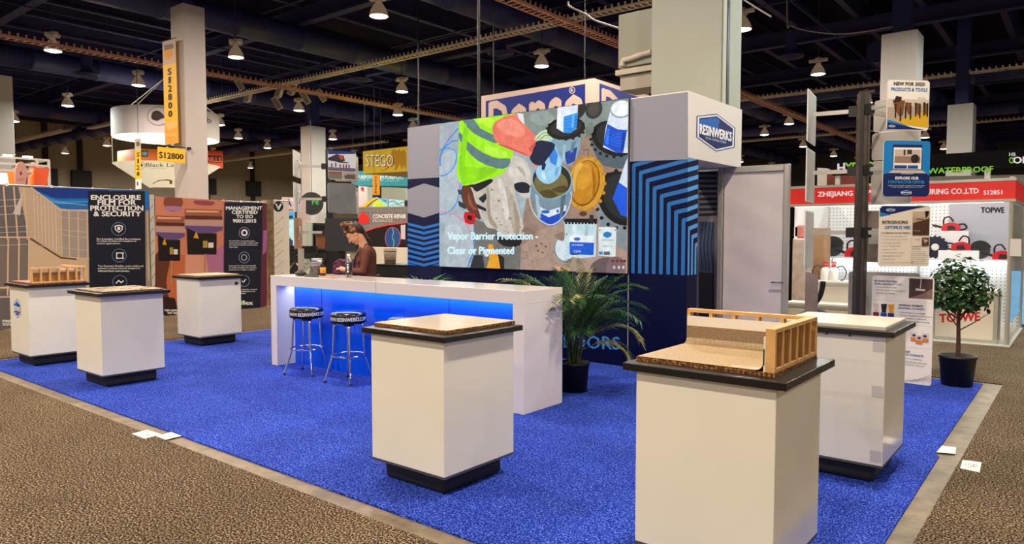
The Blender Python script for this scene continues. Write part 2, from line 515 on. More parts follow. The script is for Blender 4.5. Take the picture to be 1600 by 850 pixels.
note([(-0.63, 5.68), (-0.515, 5.66), (-0.53, 5.92), (-0.64, 5.90)], 'white paper note on brown carpet right of the concrete strip, with handwriting', True)

# far walls of the hall
M_hall = mat('hall_wall_paint', (176, 164, 140), 0.8, var=0.05, vscale=0.4)
M_pil = mat('dark_wall_pilaster', (40, 38, 38), 0.7)
structure(MB().box((-62.4, -20, 0), (-62, 72, 10.6)), 'wall_left', M_hall, 'beige far wall of the hall', 'wall')
structure(MB().box((-62, 72, 0), (25, 72.4, 10.6)), 'wall_back', mat('back_wall_paint', (70, 66, 70), 0.8), 'dim far back wall of the hall', 'wall')
structure(MB().box((-75, -25, 10.5), (30, 80, 10.7)), 'ceiling', M_deck, 'dark navy ceiling deck', 'ceiling')
for i, y in enumerate((20.2, 22.6, 33.0, 37.5, 46.0)):
    mb = MB().box((-61.99, y, 0), (-61.75, y + 0.35, 10.4)).box((-61.99, y - 0.5, 5.2), (-61.6, y + 0.9, 6.6))
    structure(mb, 'trim_%d' % (i + 1), M_pil, 'dark downpipe and grille box on the far beige wall', 'wall trim')

# ceiling steel: joists along Y, cross beams along X
for i in range(27):
    x = -58 + i * 2.13
    mb = MB().box((x - 0.11, -12, 9.55), (x + 0.11, 71, 9.62)).box((x - 0.02, -12, 9.62), (x + 0.02, 71, 10.4)).box((x - 0.11, -12, 10.4), (x + 0.11, 71, 10.5))
    o = structure(mb, 'ceiling_joist', M_beam, 'dark navy steel joist running away under the ceiling deck', 'joist'); o['group'] = 'ceiling joists'
for i in range(11):
    y = 1.8 + 6.8 * i
    mb = MB().box((-61.5, y - 0.16, 9.0), (20, y + 0.16, 9.08)).box((-61.5, y - 0.03, 9.08), (20, y + 0.03, 9.54)).box((-61.5, y - 0.16, 9.5), (20, y + 0.16, 9.55))
    o = structure(mb, 'ceiling_beam', M_beam, 'dark navy steel beam crossing under the joists', 'beam'); o['group'] = 'ceiling cross beams'

def duct(x=None, y=None, z=8.5, r=0.42, a=-10, b=70, label=''):
    mb = MB(); pts = []; rs = []; q = a + 1.2
    F = (lambda t: (x, t, z)) if x is not None else (lambda t: (t, y, z))
    pts.append(F(a)); rs.append(r)
    while q < b:
        for dq, dr in ((-0.06, 0), (-0.05, 0.025), (0.05, 0.025), (0.06, 0)): pts.append(F(q + dq)); rs.append(r + dr)
        q += 2.4
    pts.append(F(b)); rs.append(r)
    mb.tube(pts, rs, 20)
    solo(mb, 'air_duct', M_duct, label, 'duct')
duct(x=-21.9, label='round navy duct running away above the hanging speakers')
duct(x=-14.55, label='round navy duct passing behind the pale green air unit')
duct(x=-32.8, label='round navy duct behind the leftmost tall sign column')
duct(x=-45.5, label='round navy duct over the far left side of the hall')
duct(x=-6.4, a=30, label='round navy duct running away above the right hand signs')
duct(y=33.0, a=-24, b=12, z=7.75, r=0.32, label='round navy duct crossing above the right stand at upper right')
duct(y=42.4, a=-40, b=12, z=7.75, r=0.32, label='farther round navy duct crossing behind the right hand signs')
duct(y=28.0, a=-58, b=-17, z=7.75, r=0.32, label='round navy duct crossing the middle of the hall behind the lamps')
duct(y=17.9, a=-60, b=-36, z=7.75, r=0.32, label='round navy duct crossing at the far left above the hanging ring')

def tray(along, c, z, a, b, m, label, w=0.32):
    """ladder tray: two toothed side rails joined by rungs, one connected sheet given thickness"""
    t = thing('cable_tray', label, 'cable tray', ((c, (a + b) / 2, z) if along == 'y' else ((a + b) / 2, c, z)))
    f = (lambda q, s, dz: (c + s, q, z + dz)) if along == 'y' else (lambda q, s, dz: (q, c + s, z + dz))
    vs = []; fs = []; q = a; st = []
    pitch = 0.2
    while q < b:
        st.append((q, True)); st.append((q + 0.05, False)); q += pitch
    for q, _ in st:
        for s, dz in ((-w / 2, 0.06), (-w / 2, 0), (-w / 2 + 0.035, 0), (w / 2 - 0.035, 0), (w / 2, 0), (w / 2, 0.06), (-w / 2, 0.15), (w / 2, 0.15)): vs.append(f(q, s, dz))
    for i in range(len(st) - 1):
        k = 8 * i; n = k + 8
        for u, v in ((0, 1), (1, 2), (3, 4), (4, 5)): fs.append((k + u, k + v, n + v, n + u))
        if st[i][1]:
            fs.append((k + 2, k + 3, n + 3, n + 2)); fs.append((k + 6, k + 0, n + 0, n + 6)); fs.append((k + 5, k + 7, n + 7, n + 5))
    o = MB().add(vs, fs).build('ladder', m, t)
    sd = o.modifiers.new('thickness', 'SOLIDIFY'); sd.thickness = 0.012
    k = a + 0.6
    while k < b:
        MB().tube([f(k, 0, 0), f(k, 0, 9.6 - z)], 0.012, 5).build('hanger_rod', M_duct, t); k += 6.8
tray('x', 16.75, 7.5, -44, 4, M_tray, 'beige steel cable tray slanting across the upper middle, above the speakers')
tray('x', 31.4, 7.5, -34, 6, M_tray, 'beige steel cable tray crossing behind the white pillar with the framed signs')
tray('x', 45.4, 7.5, -34, 6, M_tray, 'farther beige cable tray crossing low behind the two right pillars')
tray('x', 16.0, 7.46, -61, -45, M_tray, 'beige cable tray at far left behind the hanging ring sign', w=0.5)
tray('y', -23.2, 6.95, 2, 46, M_trayred, 'copper coloured cable tray running away from the upper left corner')
tray('y', -10.57, 6.95, 6, 60, M_trayred, 'copper coloured cable tray running away above the big video screen')
tray('x', 30.0, 7.3, -61, -34, M_tray, 'beige cable tray crossing the far hall left of the yellow hanging sign')

def pipe(p, q, label, r=0.03):
    mb = MB().tube([p, q], r, 6)
    solo(mb, 'ceiling_pipe', M_beam, label, 'pipe')
pipe((-60, 13.6, 8.9), (6, 13.6, 8.9), 'thin painted pipe crossing the ceiling at the upper left')
pipe((-60, 19.2, 8.9), (6, 19.2, 8.9), 'thin painted pipe crossing the ceiling above the upper middle lamp')
pipe((-60, 19.45, 8.9), (6, 19.45, 8.9), 'thinner twin of the pipe crossing above the upper middle lamp', 0.02)
pipe((-60, 23.2, 8.9), (6, 23.2, 8.9), 'thin painted pipe crossing the ceiling behind the big grey pillar')
pipe((-40, 28.8, 9.0), (6, 28.8, 9.0), 'thin painted pipe crossing the ceiling at the upper right')
pipe((-26.8, 4, 8.9), (-26.8, 60, 8.9), 'thin painted pipe running away above the speaker cluster')
pipe((-7.6, 20, 9.0), (-7.6, 60, 9.0), 'thin painted pipe running away at upper right')

def diffuser(x, y, z, label):
    t = thing('ceiling_diffuser', label, 'air diffuser', (x, y, z))
    MB().lathe([(0.12, 0.35), (0.14, 0.1), (0.45, 0.0), (0.47, 0.03), (0.2, 0.16), (0.2, 0.35)], 24).build('cone', M_duct, t, True)
    r = MB()
    for q in (0.14, 0.24, 0.34): r.lathe([(q, 0.0), (q + 0.05, -0.03), (q + 0.06, 0.0)], 24)
    r.build('rings', M_beam, t, True)
    MB().tube([(0, 0, 0.3), (0, 0, 0.9)], 0.2, 14).build('neck', M_duct, t, True)
diffuser(-23.4, 19.2, 7.9, 'round dark ceiling diffuser left of the middle lamp')
diffuser(-16.2, 19.5, 7.9, 'round dark ceiling diffuser above the blue hanging sign')
diffuser(-30.6, 11.6, 7.8, 'round dark ceiling diffuser near the upper left lamp')
diffuser(-8.6, 26.8, 8.0, 'round dark ceiling diffuser above the right hand lamp')
diffuser(-31.8, 27.2, 7.9, 'round dark ceiling diffuser left of the screen tower')

# high-bay lamps on their grid
M_ballast = mat('lamp_ballast_white', (200, 190, 178), 0.5)
M_shade = mat('lamp_reflector', (150, 140, 128), 0.3, metal=0.3, emit=0.12, ecol=(255, 214, 170))
LENS = [mat('lamp_lens_warm', (255, 236, 214), 0.4, emit=9, ecol=(255, 226, 196)), mat('lamp_lens_cool', (244, 255, 244), 0.4, emit=9, ecol=(240, 255, 236)),
        mat('lamp_lens_pink', (255, 226, 226), 0.4, emit=9, ecol=(255, 222, 214))]
_lm = {}
def lamp(x, y, z, k, label, group, light=True):
    t = thing('high_bay_lamp', label, 'ceiling lamp', (x, y, z), 0, group)
    if not _lm:
        a = MB().lathe([(0.235, 0.0), (0.23, 0.05), (0.19, 0.17), (0.11, 0.30), (0.07, 0.34), (0.07, 0.40)], 20).build('lamp_shade', M_shade, t, True)
        b = MB().box((-0.3, -0.06, 0.42), (0.3, 0.06, 0.52)).box((-0.06, -0.2, 0.42), (0.06, 0.2, 0.52)).lathe([(0.09, 0.36), (0.09, 0.56), (0.0, 0.6)], 12).build('ballast', M_ballast, t, True, bevel=0.012)
        c = MB().tube([(0, 0, 0.58), (0, 0, 3.5)], 0.014, 6).build('hanger_rod', M_beam, t, True)
        l = []
        for q in LENS: l.append(MB().lathe([(0.0, -0.035), (0.12, -0.025), (0.222, 0.006)], 20).build('lens', q, t, True))
        _lm['p'] = [a, b, c]; _lm['l'] = l
        for i, o in enumerate(l):
            if i != k: COL.objects.unlink(o)
    else:
        for s in _lm['p'] + [_lm['l'][k]]:
            o = s.copy(); COL.objects.link(o); o.parent = t
    if light:
        d = bpy.data.lights.new('lamp_light', 'AREA'); d.shape = 'DISK'; d.size = 0.42; d.energy = LAMP_W * (0.5 if x > 3 else (1.3 if x < -6 and y < 2 else 1.0))
        d.color = [(1.0, 0.84, 0.68), (0.94, 1.0, 0.93), (1.0, 0.82, 0.74)][k]
        o = bpy.data.objects.new('lamp_light', d); COL.objects.link(o); o.parent = t; o.location = (0, 0, -0.04)
NAMED = {(-13.9, 12): 'large pink glowing lamp at the top of the picture', (-20.5, 18.8): 'greenish white lamp below the beige cable tray, upper middle',
         (-27.1, 18.8): 'warm lamp hanging just under the speaker cluster', (-13.9, 18.8): 'warm lamp above the blue hanging sign',
         (-7.3, 25.6): 'warm lamp at upper right beside the white pillar', (-20.5, 12): 'lamp just right of the tall numbered pillar',
         (-27.1, 12): 'lamp just left of the tall numbered pillar', (-33.7, 12): 'lamp at far left above the hanging ring'}
rl = random.Random(4)
for j in range(-4, 9):
    for i in range(-2, 9):
        x, y = -0.7 - 6.6 * i, 12 + 6.8 * j
        if (Vector((x, y, 0)).length > 66): continue
        near = Vector((x - 1.0, y - 1.0, 0))
        dirc = math.degrees(math.atan2(-x, y)) - 38.82
        inview = abs(dirc) < 37 and y > -5
        if not inview and Vector((x + 4, y - 5, 0)).length > 21: continue
        if inview and Vector((x, y, 0)).length < 15: pass
        k = 0 if (y < 6 or rl.random() < 0.45) else (1 if rl.random() < 0.6 else 2)
        key = (round(x, 1), round(y, 1))
        lab = None
        for kk, v in NAMED.items():
            if abs(kk[0] - x) < 0.4 and abs(kk[1] - y) < 0.4: lab = v
        if lab == NAMED[(-13.9, 12)]: k = 2
        if lab == NAMED[(-20.5, 18.8)]: k = 1
        if abs(x + 0.7) < .1 and y > 6: k = 1
        lamp(x, y, LAMP_Z, k, lab or 'small bright high-bay lamp hanging from the dark ceiling', None if lab else 'high-bay lamps of the hall')
for (x, y, k) in ((-24.0, 8.2, 1), (-24.6, 22.3, 1), (-37.5, 22.0, 0), (-11.6, 36.1, 1)):
    lamp(x, y, LAMP_Z, k, 'small bright high-bay lamp hanging from the dark ceiling', 'high-bay lamps of the hall')

# loudspeaker cluster hung below the tray
for i, (px, py, tilt, rz) in enumerate(((437, 142, 0.5, 0.3), (457, 138, 0.5, 0.5), (477, 152, -0.5, 0.6), (502, 149, -0.6, 0.8), (433, 161, -0.5, 0.2), (388, 150, 0.4, 0.2), (374, 131, -0.5, 0.1))):
    p = atY(px, py, (17.2 + 0.2 * (i % 3)) if i != 3 else 18.4)
    t = thing('hanging_loudspeaker', ['white loudspeaker tilted down, second from left in the hanging cluster', 'white loudspeaker tilted down in the middle of the hanging cluster', 'white loudspeaker leaning left in the hanging cluster',
              'rightmost white loudspeaker of the hanging cluster', 'white loudspeaker hanging lowest in the cluster', 'leftmost white loudspeaker of the hanging cluster', 'small white floodlight left of the loudspeaker cluster'][i], 'loudspeaker', p)
    R = Matrix.Rotation(YAW, 3, 'Z') @ Matrix.Rotation(tilt * 0.9, 3, 'Y') @ Matrix.Rotation(0.35, 3, 'X')
    MB().obb(p, R @ Vector((0.11, 0, 0)), R @ Vector((0, 0.15, 0)), R @ Vector((0, 0, 0.27)), 0).build('cabinet', mat('speaker_white', (216, 206, 188), 0.5), t, bevel=0.02)
    MB().tube([p + Vector((0, 0, 0.2)), p + Vector((0, 0, 10.5 - p.z))], 0.02, 6).build('hanging_pole', M_beam, t)
    MB().obb(p - R @ Vector((0, 0.155, 0)), R @ Vector((0.09, 0, 0)), R @ Vector((0, 0.006, 0)), R @ Vector((0, 0, 0.24)), 0).build('grille', mat('speaker_grille', (120, 114, 106), 0.7), t)

# pillars
def column(x0, y0, x1, y1, top, label, extra=None):
    t = thing('column', label, 'column', ((x0 + x1) / 2, (y0 + y1) / 2, 0)); t['kind'] = 'structure'
    MB().box((x0, y0, 0), (x1, y1, top)).build('column_casing', M_col, t, bevel=0.015)
    MB().box((x0 + 0.2, y0 + 0.2, top), (x1 - 0.2, y1 - 0.2, 10.5)).build('steel_core', M_duct, t)
    return t
column(-17.62, 8.60, -17.0, 9.15, 7.12, 'beige pillar with yellow number banners at the left')
M_colw = M_col; M_col = mat('grey_green_column_paint', (168, 172, 160), 0.6, var=0.03, vscale=1.5)
bigc = column(-4.99, 9.4, -3.95, 10.15, 9.4, 'wide grey green pillar rising behind the screen tower')
M_col = M_colw
MB().box((-3.945, 9.45, 0), (-3.93, 9.56, 9.3)).build('edge_strip', mat('pillar_edge', (190, 190, 176), 0.6), bigc)
MB().box((-3.948, 9.6, 0), (-3.935, 9.68, 9.3)).build('dark_slot', M_blackmetal, bigc)
column(-4.41, 21.0, -3.57, 21.9, 6.85, 'white pillar behind the framed signs at the right')
column(-4.21, 31.0, -3.40, 31.9, 6.38, 'smaller white pillar farther back at the right')
column(-30.75, 21.4, -30.0, 22.35, 6.95, 'beige pillar behind the left sign stand')
column(-35.0, 9.2, -34.0, 10.12, 7.95, 'broad pale pillar at the left edge')
column(-5.1, 40.5, -4.3, 41.3, 5.0, 'distant pale pillar right of the dark fascia')
# fire alarm on the far right pillar
solo(MB().box((-3.98, 30.94, 3.9), (-3.72, 31.0, 4.35)), 'fire_alarm', mat('alarm_red', (178, 34, 30), 0.4), 'small red alarm box on the smaller white pillar at right', 'alarm', bevel=0.01)

# pale green air unit hanging beside the wide pillar
t = thing('air_handling_unit', 'pale green air handling unit hung beside the wide pillar', 'air unit', (-5.5, 10.1, 3.9))
MB().box((-5.83, 9.9, 4.2), (-5.05, 10.4, 5.02)).build('casing', mat('unit_green_grey', (150, 152, 134), 0.45), t, bevel=0.01)
MB().box((-5.85, 9.85, 4.08), (-5.0, 10.45, 4.16)).build('drip_tray', mat('unit_tray', (200, 190, 170), 0.5), t)
MB().box((-5.8, 9.92, 3.85), (-5.0, 10.4, 4.07)).build('lower_duct', mat('unit_duct', (176, 168, 150), 0.5), t)
MB().tube([atY(972, 103, 9.86), atY(974, 94, 9.86), atY(984, 92, 9.86), atY(1000, 86, 9.86), atY(1018, 81, 9.86)], 0.045, 10).build('drain_pipe', mat('unit_pipe', (214, 202, 184), 0.4), t)

# hanging cables and rods
def rod(p, q, label, r=0.02, m=M_blackmetal):
    solo(MB().tube([p, q], r, 6), 'hanging_rod', m, label, 'rod')
rod(atY(748, 0, 7.9) + Vector((0, 0, 4.0)), atY(748, 186, 7.9) - Vector((0, 0, 0.06)), 'black vertical rod rising from the screen tower', 0.02)
rod(Vector((atY(654, 128, 14.0).x, 14.0, 10.5)), atY(654, 196, 14.0), 'thin dark rod above the left grey panel of the tower', 0.02)
def cable(pts, label, r=0.018):
    solo(MB().tube(spl_open([tuple(p) for p in pts], 6), r, 6), 'slack_cable', mat('cable_grey', (150, 146, 140), 0.5), label, 'cable')
cable([Vector((atY(1228, 30, 21.0).x, 21.0, 10.4)), atY(1230, 30, 21.0), atY(1236, 40, 21.0), atY(1262, 48, 21.0), atY(1310, 53, 21.0), atY(1360, 48, 21.0), atY(1384, 43, 21.0), atY(1400, 42, 21.3)], 'pale cable sagging across at upper right above the white pillar')
cable([atY(888, 2, 11), atY(890, 10, 11), atY(915, 22, 11), atY(930, 32, 11), atY(966, 44, 11)], 'pale cable drooping to the pale green air unit')
cable([atY(1160, -2, 14), atY(1185, 14, 14), atY(1205, 26, 14)], 'pale cable at the top right of the wide pillar')

# big blue lettered hanging sign
t = thing('hanging_box_sign', 'large hanging box sign with beige letters on blue behind the screen', 'hanging sign', (-9.2, 13.6, 3.3))
b0 = atY(752, 152, 13.0); b1 = atY(928, 122, 13.0)
x0, x1, ztop = b0.x, b1.x, b1.z
M_dense = mat('sign_beige', (206, 182, 168), 0.6)
MB().box((x0, 13.0, ztop - 1.25), (x1, 15.6, ztop)).build('sign_box', M_dense, t)
a = Art(*planeY(13.0)); NB = ink(24, 44, 128)
a.poly([(759, 158), (914.5, 131), (914.5, 215), (759, 225)], NB)
a.up().textq('D', (765, 222), (793, 218), (793, 156.5), (765, 161), ink(206, 182, 168), 0.05); a.textq('enso', (798, 217), (911, 203), (911, 147), (798, 166), ink(206, 182, 168), 0.06)
a.ring(894, 141, 4.2, 5, 1.0, ink(215, 195, 180)); a.text('R', 892, 143.8, 896.4, 138.2, ink(215, 195, 180), 0.02, 1)
a.build('front_lettering', t)
a = Art(*planeX(x1))
a.poly([(936.5, 130), (1010, 156), (1010, 215), (936.5, 215)], NB)
a.up().textq('Denso', (941, 204), (1060, 216), (1060, 176), (941, 139), ink(206, 182, 168), 0.035)
a.build('side_lettering', t)
MB().tube([(x0 + 0.3, 13.1, ztop), (x0 + 0.3, 13.1, 9.6)], 0.012, 6).tube([(x1 - 0.3, 13.1, ztop), (x1 - 0.3, 13.1, 9.6)], 0.012, 6).build('hanging_wires', M_blackmetal, t)

# ================================================================== THE BOOTH
# display pedestals: black plinth, glossy white cabinet, black counter top
M_gap = mat('shadow_gap_strip', (70, 68, 70), 0.5)
def pedestal(cx, cy, label, sx=0.76, sy=0.72, bx=0.655, by=0.64):
    t = thing('display_pedestal', label, 'pedestal', (cx, cy, 0), 0, None)
    hx, hy = bx / 2, by / 2
    MB().box((-hx + 0.055, -hy + 0.055, 0), (hx - 0.055, hy - 0.055, 0.125)).build('plinth', M_rubber, t, True, bevel=0.03, seg=3)
    MB().box((-hx, -hy, 0.122), (hx, hy, 0.136)).build('bottom_edge', M_gap, t, True)
    MB().box((-hx, -hy, 0.136), (hx, hy, 0.96)).build('cabinet', M_white, t, True, bevel=0.003)
    MB().box((-sx / 2, -sy / 2, 0.96), (sx / 2, sy / 2, 0.995)).build('counter_top', [M_black], t, True, bevel=0.003)
    return t
PED = {}
PED['center'] = pedestal(-3.295, 3.37, 'white pedestal in the middle foreground carrying a cream speckled board', 0.755, 0.745, 0.66, 0.665)
PED['fr'] = pedestal(-1.315, 3.30, 'large white pedestal at lower right carrying the wooden corner model')
PED['l1'] = pedestal(-8.21, 3.37, 'white pedestal at left carrying a thin flat sample board, front of the left pair', 0.80, 0.74)
PED['l2'] = pedestal(-10.17, 3.33, 'white pedestal at far left with hexagon sticker and wooden frame model')
PED['back'] = pedestal(-10.09, 5.40, 'white pedestal with a lock by the dark banner, left of the bar')
PED['r'] = pedestal(-1.29, 5.24, 'white pedestal at right carrying a pale grey board, behind the wooden corner model')

# details on single cabinets
o = PED['back']
MB().box((0.3275, -0.31, 0.15), (0.336, 0.31, 0.95)).build('door', M_white, o, True, bevel=0.002)
k = MB().tube([(0.334, 0.24, 0.88), (0.348, 0.24, 0.88)], 0.022, 14).build('lock', M_blackmetal, o, True)
o = PED['l2']
a = Art(lambda u, v: Vector((-10.17 - 0.2 + 0.26 * u, 3.33 - 0.32, 0.565 + 0.24 * v)), (0, -1, 0), 0.0005, 0.0005)
hex_logo(a); a.build('hexagon_sticker', o)
o = PED['r']
M_tape = mat('matte_tape', (190, 186, 182), 0.6)
for z0 in (0.86, 0.57, 0.155):
    MB().box((0.255, -0.3215, z0), (0.322, -0.3195, z0 + 0.075)).build('tape_patch', M_tape, o, True)
for px, pz in ((0.12, 0.955), (-0.02, 0.955)):
    MB().tube([(px, -0.33, 0.945), (px, -0.33, 0.962)], 0.006, 6).build('screw', M_blackmetal, o, True)

def board(cx, cy, sx, sy, label, mats, th=0.018, rz=0.0):
    t = thing('sample_board', label, 'sample board', (cx, cy, 0.995), rz)
    MB().box((-sx / 2, -sy / 2, 0), (sx / 2, sy / 2, th)).build('base_panel', mats[0], t, True, bevel=0.001)
    MB().box((-sx / 2 + 0.002, -sy / 2 + 0.002, th), (sx / 2 - 0.002, sy / 2 - 0.002, th + 0.004)).build('coating', mats[1], t, True, bevel=0.001)
    return t
board(-3.33, 3.43, 0.66, 0.665, 'cream speckled glossy board with brown chipboard edge on the middle pedestal', (M_osb, M_terrazzo), 0.02)
M_greyb = mat('pale_grey_screed', (196, 190, 172), 0.35, var=0.06, vscale=12)
M_tanb = mat('tan_screed', (206, 180, 140), 0.35, var=0.08, vscale=10)
M_graph = speckle('marbled_cream_coating', [(0.3, (92, 66, 48)), (0.42, (170, 150, 120)), (0.55, (222, 208, 182)), (0.7, (236, 226, 206))], 7, 0.18, 0.5, detail=5)
board(-1.30, 5.27, 0.66, 0.64, 'pale grey board with light edge on the right hand pedestal', (mat('pale_edge', (206, 200, 184), 0.5), M_greyb), 0.018)
board(-8.22, 3.38, 0.70, 0.62, 'thin marbled cream board on the left pedestal of the front pair', (M_osb, M_graph), 0.012)
board(-10.12, 5.41, 0.63, 0.62, 'tan board on the pedestal with the lock', (mat('tan_edge', (150, 118, 80), 0.5), M_tanb), 0.014)

# corner models: a floor panel with coved coating and two little stud walls
def corner_model(cx, cy, label, M_floor, M_cov, sheath_h, sx=0.66, sy=0.60, H=0.205):
    t = thing('corner_wall_model', label, 'wall model', (cx, cy, 0.995))
    hx, hy = sx / 2, sy / 2; z0 = 0.018; w = 0.042; s = 0.018
    MB().box((-hx, -hy, 0), (hx, hy, z0)).build('floor_panel', M_osb, t, True)
    # coating: floor sheet that curves up both walls
    R = 0.035; prof = []
    ix, iy = hx - w - 0.010, hy - w - 0.010
    mb = MB()
    vs = []; fs = []
    def hgt(d):                        # rise of the cove at distance d from the wall
        if d >= R: return 0.0
        return R - math.sqrt(max(0, R * R - (R - d) ** 2))
    ds = [0, 0.003, 0.008, 0.015, 0.024, R]
    xs = [-hx + 0.004] + [ix - d for d in reversed(ds)]; ys = [-hy + 0.004] + [iy - d for d in reversed(ds)]
    for y in ys:
        for x in xs: vs.append((x, y, z0 + 0.004 + max(hgt(ix - x), hgt(iy - y))))
    n = len(xs)
    for j in range(len(ys) - 1):
        for i in range(n - 1): fs.append((j * n + i, j * n + i + 1, (j + 1) * n + i + 1, (j + 1) * n + i))
    MB().add(vs, fs, 0, True).build('floor_coating', M_floor, t, True)
    ch = 0.098
    cv = MB().box((-hx + 0.004, iy - 0.001, z0 + R * 0.8), (ix, iy + 0.006, z0 + ch)).box((ix - 0.001, -hy + 0.004, z0 + R * 0.8), (ix + 0.006, iy, z0 + ch))
    cv.build('cove_coating', M_cov, t, True)
    M_dry = mat('drywall_white', (226, 220, 206), 0.6)
    MB().box((-hx + 0.004, iy + 0.001, z0), (ix + 0.008, iy + 0.010, z0 + 0.150)).build('drywall_strip', M_dry, t, True)
    MB().box((ix + 0.001, -hy + 0.004, z0), (ix + 0.010, iy + 0.010, z0 + 0.150)).build('drywall_strip', M_dry, t, True)
    MB().box((ix + 0.0095, -hy + 0.018, z0), (ix + 0.014, iy + 0.0, z0 + sheath_h)).build('sheathing', M_ply, t, True)
    # back wall
    y0, y1 = hy - w, hy
    MB().box((-hx, y0, H - s), (hx, y1, H)).build('top_plate', M_pine, t, True, bevel=0.001)
    MB().box((-hx, y0, z0), (hx, y1, z0 + s)).build('bottom_plate', M_pine, t, True, bevel=0.001)
    for q in (0, 1, 2, 3, 4):
        x = -hx + (sx - w) / 5 * q
        MB().box((x, y0, z0 + s), (x + s, y1, H - s)).build('stud', M_pine, t, True, bevel=0.001)
    # right wall
    x0, x1 = hx - w, hx
    MB().box((x0, -hy, H - s), (x1, hy - w, H)).build('top_plate', M_pine, t, True, bevel=0.001)
    MB().box((x0, -hy, z0), (x1, hy - w, z0 + s)).build('bottom_plate', M_pine, t, True, bevel=0.001)
    for q in range(7):
        y = -hy + (sy - s) / 6 * q
        MB().box((x0, y, z0 + s), (x1, y + s, H - s)).build('stud', M_pine, t, True, bevel=0.001)
    return t
corner_model(-1.34, 3.325, 'pine framed corner wall model with tan quartz cove on the lower right pedestal', M_sand, M_cove, 0.170)
corner_model(-10.14, 3.33, 'pine framed corner wall model with salmon floor on the far left pedestal', M_red, M_red, 0.125, sx=0.72)

# ------------------------------------------------------------------ the bar
B0, B1, BY0, BY1 = -7.77, -3.845, 4.945, 5.54
t = BAR = thing('bar_counter', 'long glossy white bar counter with blue lit knee space', 'bar counter', ((B0 + B1) / 2, 5.24, 0))
MB().box((B0, BY0, 0.98), (B1, BY1, 1.10)).build('bar_top', M_bar, t, bevel=0.003)
MB().box((B0, BY0, 0), (B0 + 0.12, BY1, 0.98)).build('end_panel', M_bar, t, bevel=0.002)
MB().box((B1 - 0.125, BY0, 0), (B1, BY1, 0.98)).build('end_panel', M_bar, t, bevel=0.002)
M_bluepan = mat('blue_gloss_acrylic', (8, 78, 226), 0.07, spec=0.4)
MB().box((B0 + 0.12, 5.20, 0), (B1 - 0.125, 5.24, 0.98)).build('blue_front_panel', M_bluepan, t)
MB().box((-7.10, 5.1985, 0), (-7.094, 5.2005, 0.98)).box((-5.0, 5.1985, 0), (-4.994, 5.2005, 0.98)).build('panel_joint', M_navy, t)
MB().box((-5.82, 4.9435, 0.981), (-5.817, 4.9455, 1.099)).build('top_joint', M_gap, t)
led = MB().box((B0 + 0.14, 5.165, 0.966), (B1 - 0.145, 5.185, 0.978)).build('led_strip', mat('led_strip_glow', (210, 226, 255), 0.5, emit=3, ecol=(190, 215, 255)), t)
d = bpy.data.lights.new('led_strip_light', 'AREA'); d.shape = 'RECTANGLE'; d.size = B1 - B0 - 0.3; d.size_y = 0.03; d.energy = 10; d.color = (0.78, 0.87, 1.0)
o = bpy.data.objects.new('led_strip_light', d); COL.objects.link(o); o.parent = t
o.location = (0, 5.14 - 5.24, 0.972); o.rotation_euler = (0.25, 0, 0)

# bar stools
M_vinyl = mat('black_vinyl', (8, 8, 10), 0.24, spec=0.5)
def stool(x, y, rz, label, first=None):
    if first is not None: return dup(first, (x, y, 0), rz, label)
    t = thing('bar_stool', label, 'bar stool', (0, 0, 0))
    MB().lathe([(0.0, 0.768), (0.10, 0.766), (0.155, 0.760), (0.182, 0.748), (0.19, 0.732), (0.19, 0.660), (0.184, 0.648), (0.0, 0.646)], 40).build('seat', M_vinyl, t, True)
    V, Fc, _ = glyphs('WWW.RESINWERKS.COM', 0.0, 2); mb = MB(); R = 0.1912
    arc = math.radians(150)
    vs = [(R * math.cos(-math.pi / 2 + (u - 0.5) * arc), R * math.sin(-math.pi / 2 + (u - 0.5) * arc), 0.674 + 0.040 * v) for u, v in V]
    mb.add(vs, Fc); mb.add([(x * 1.0008 - 0.0012 * y / R, y * 1.0008 + 0.0012 * x / R, z) for x, y, z in vs], Fc).build('seat_lettering', mat('white_print', (238, 238, 240), 0.5), t, True)
    MB().lathe([(0.06, 0.61), (0.06, 0.646)], 20).box((-0.15, -0.02, 0.628), (0.15, 0.02, 0.646)).box((-0.02, -0.15, 0.628), (0.02, 0.15, 0.646)).build('swivel_plate', M_blackmetal, t, True)
    for k in range(4):
        a = math.radians(10) + k * math.pi / 2; c, s = math.cos(a), math.sin(a)
        P = spl_open([(0.06 * c, 0.06 * s, 0.634), (0.125 * c, 0.125 * s, 0.628), (0.152 * c, 0.152 * s, 0.598), (0.158 * c, 0.158 * s, 0.5), (0.168 * c, 0.168 * s, 0.305), (0.175 * c, 0.175 * s, 0.27), (0.255 * c, 0.255 * s, 0.012)], 6)
        l = MB().tube(P, 0.0125, 10).build('leg', M_chrome, t, True)
        MB().tube([(0.253 * c, 0.253 * s, 0.02), (0.259 * c, 0.259 * s, 0.0)], 0.016, 10).build('rubber_foot', M_blackmetal, l, True)
    MB().tube([(0.185 * math.cos(2 * math.pi * i / 40), 0.185 * math.sin(2 * math.pi * i / 40), 0.29) for i in range(40)], 0.011, 8, closed=True).build('foot_ring', M_chrome, t, True)
    t.location = (x, y, 0); t.rotation_euler = (0, 0, rz)
    return t
s0 = stool(-6.98, 4.90, 1.0, 'black and chrome bar stool at the left end of the bar')
stool(-6.22, 4.90, 0.78, 'black and chrome bar stool second from the left end of the bar', s0)
stool(-5.36, 4.95, 0.5, 'bar stool mostly hidden behind the middle pedestal', s0)

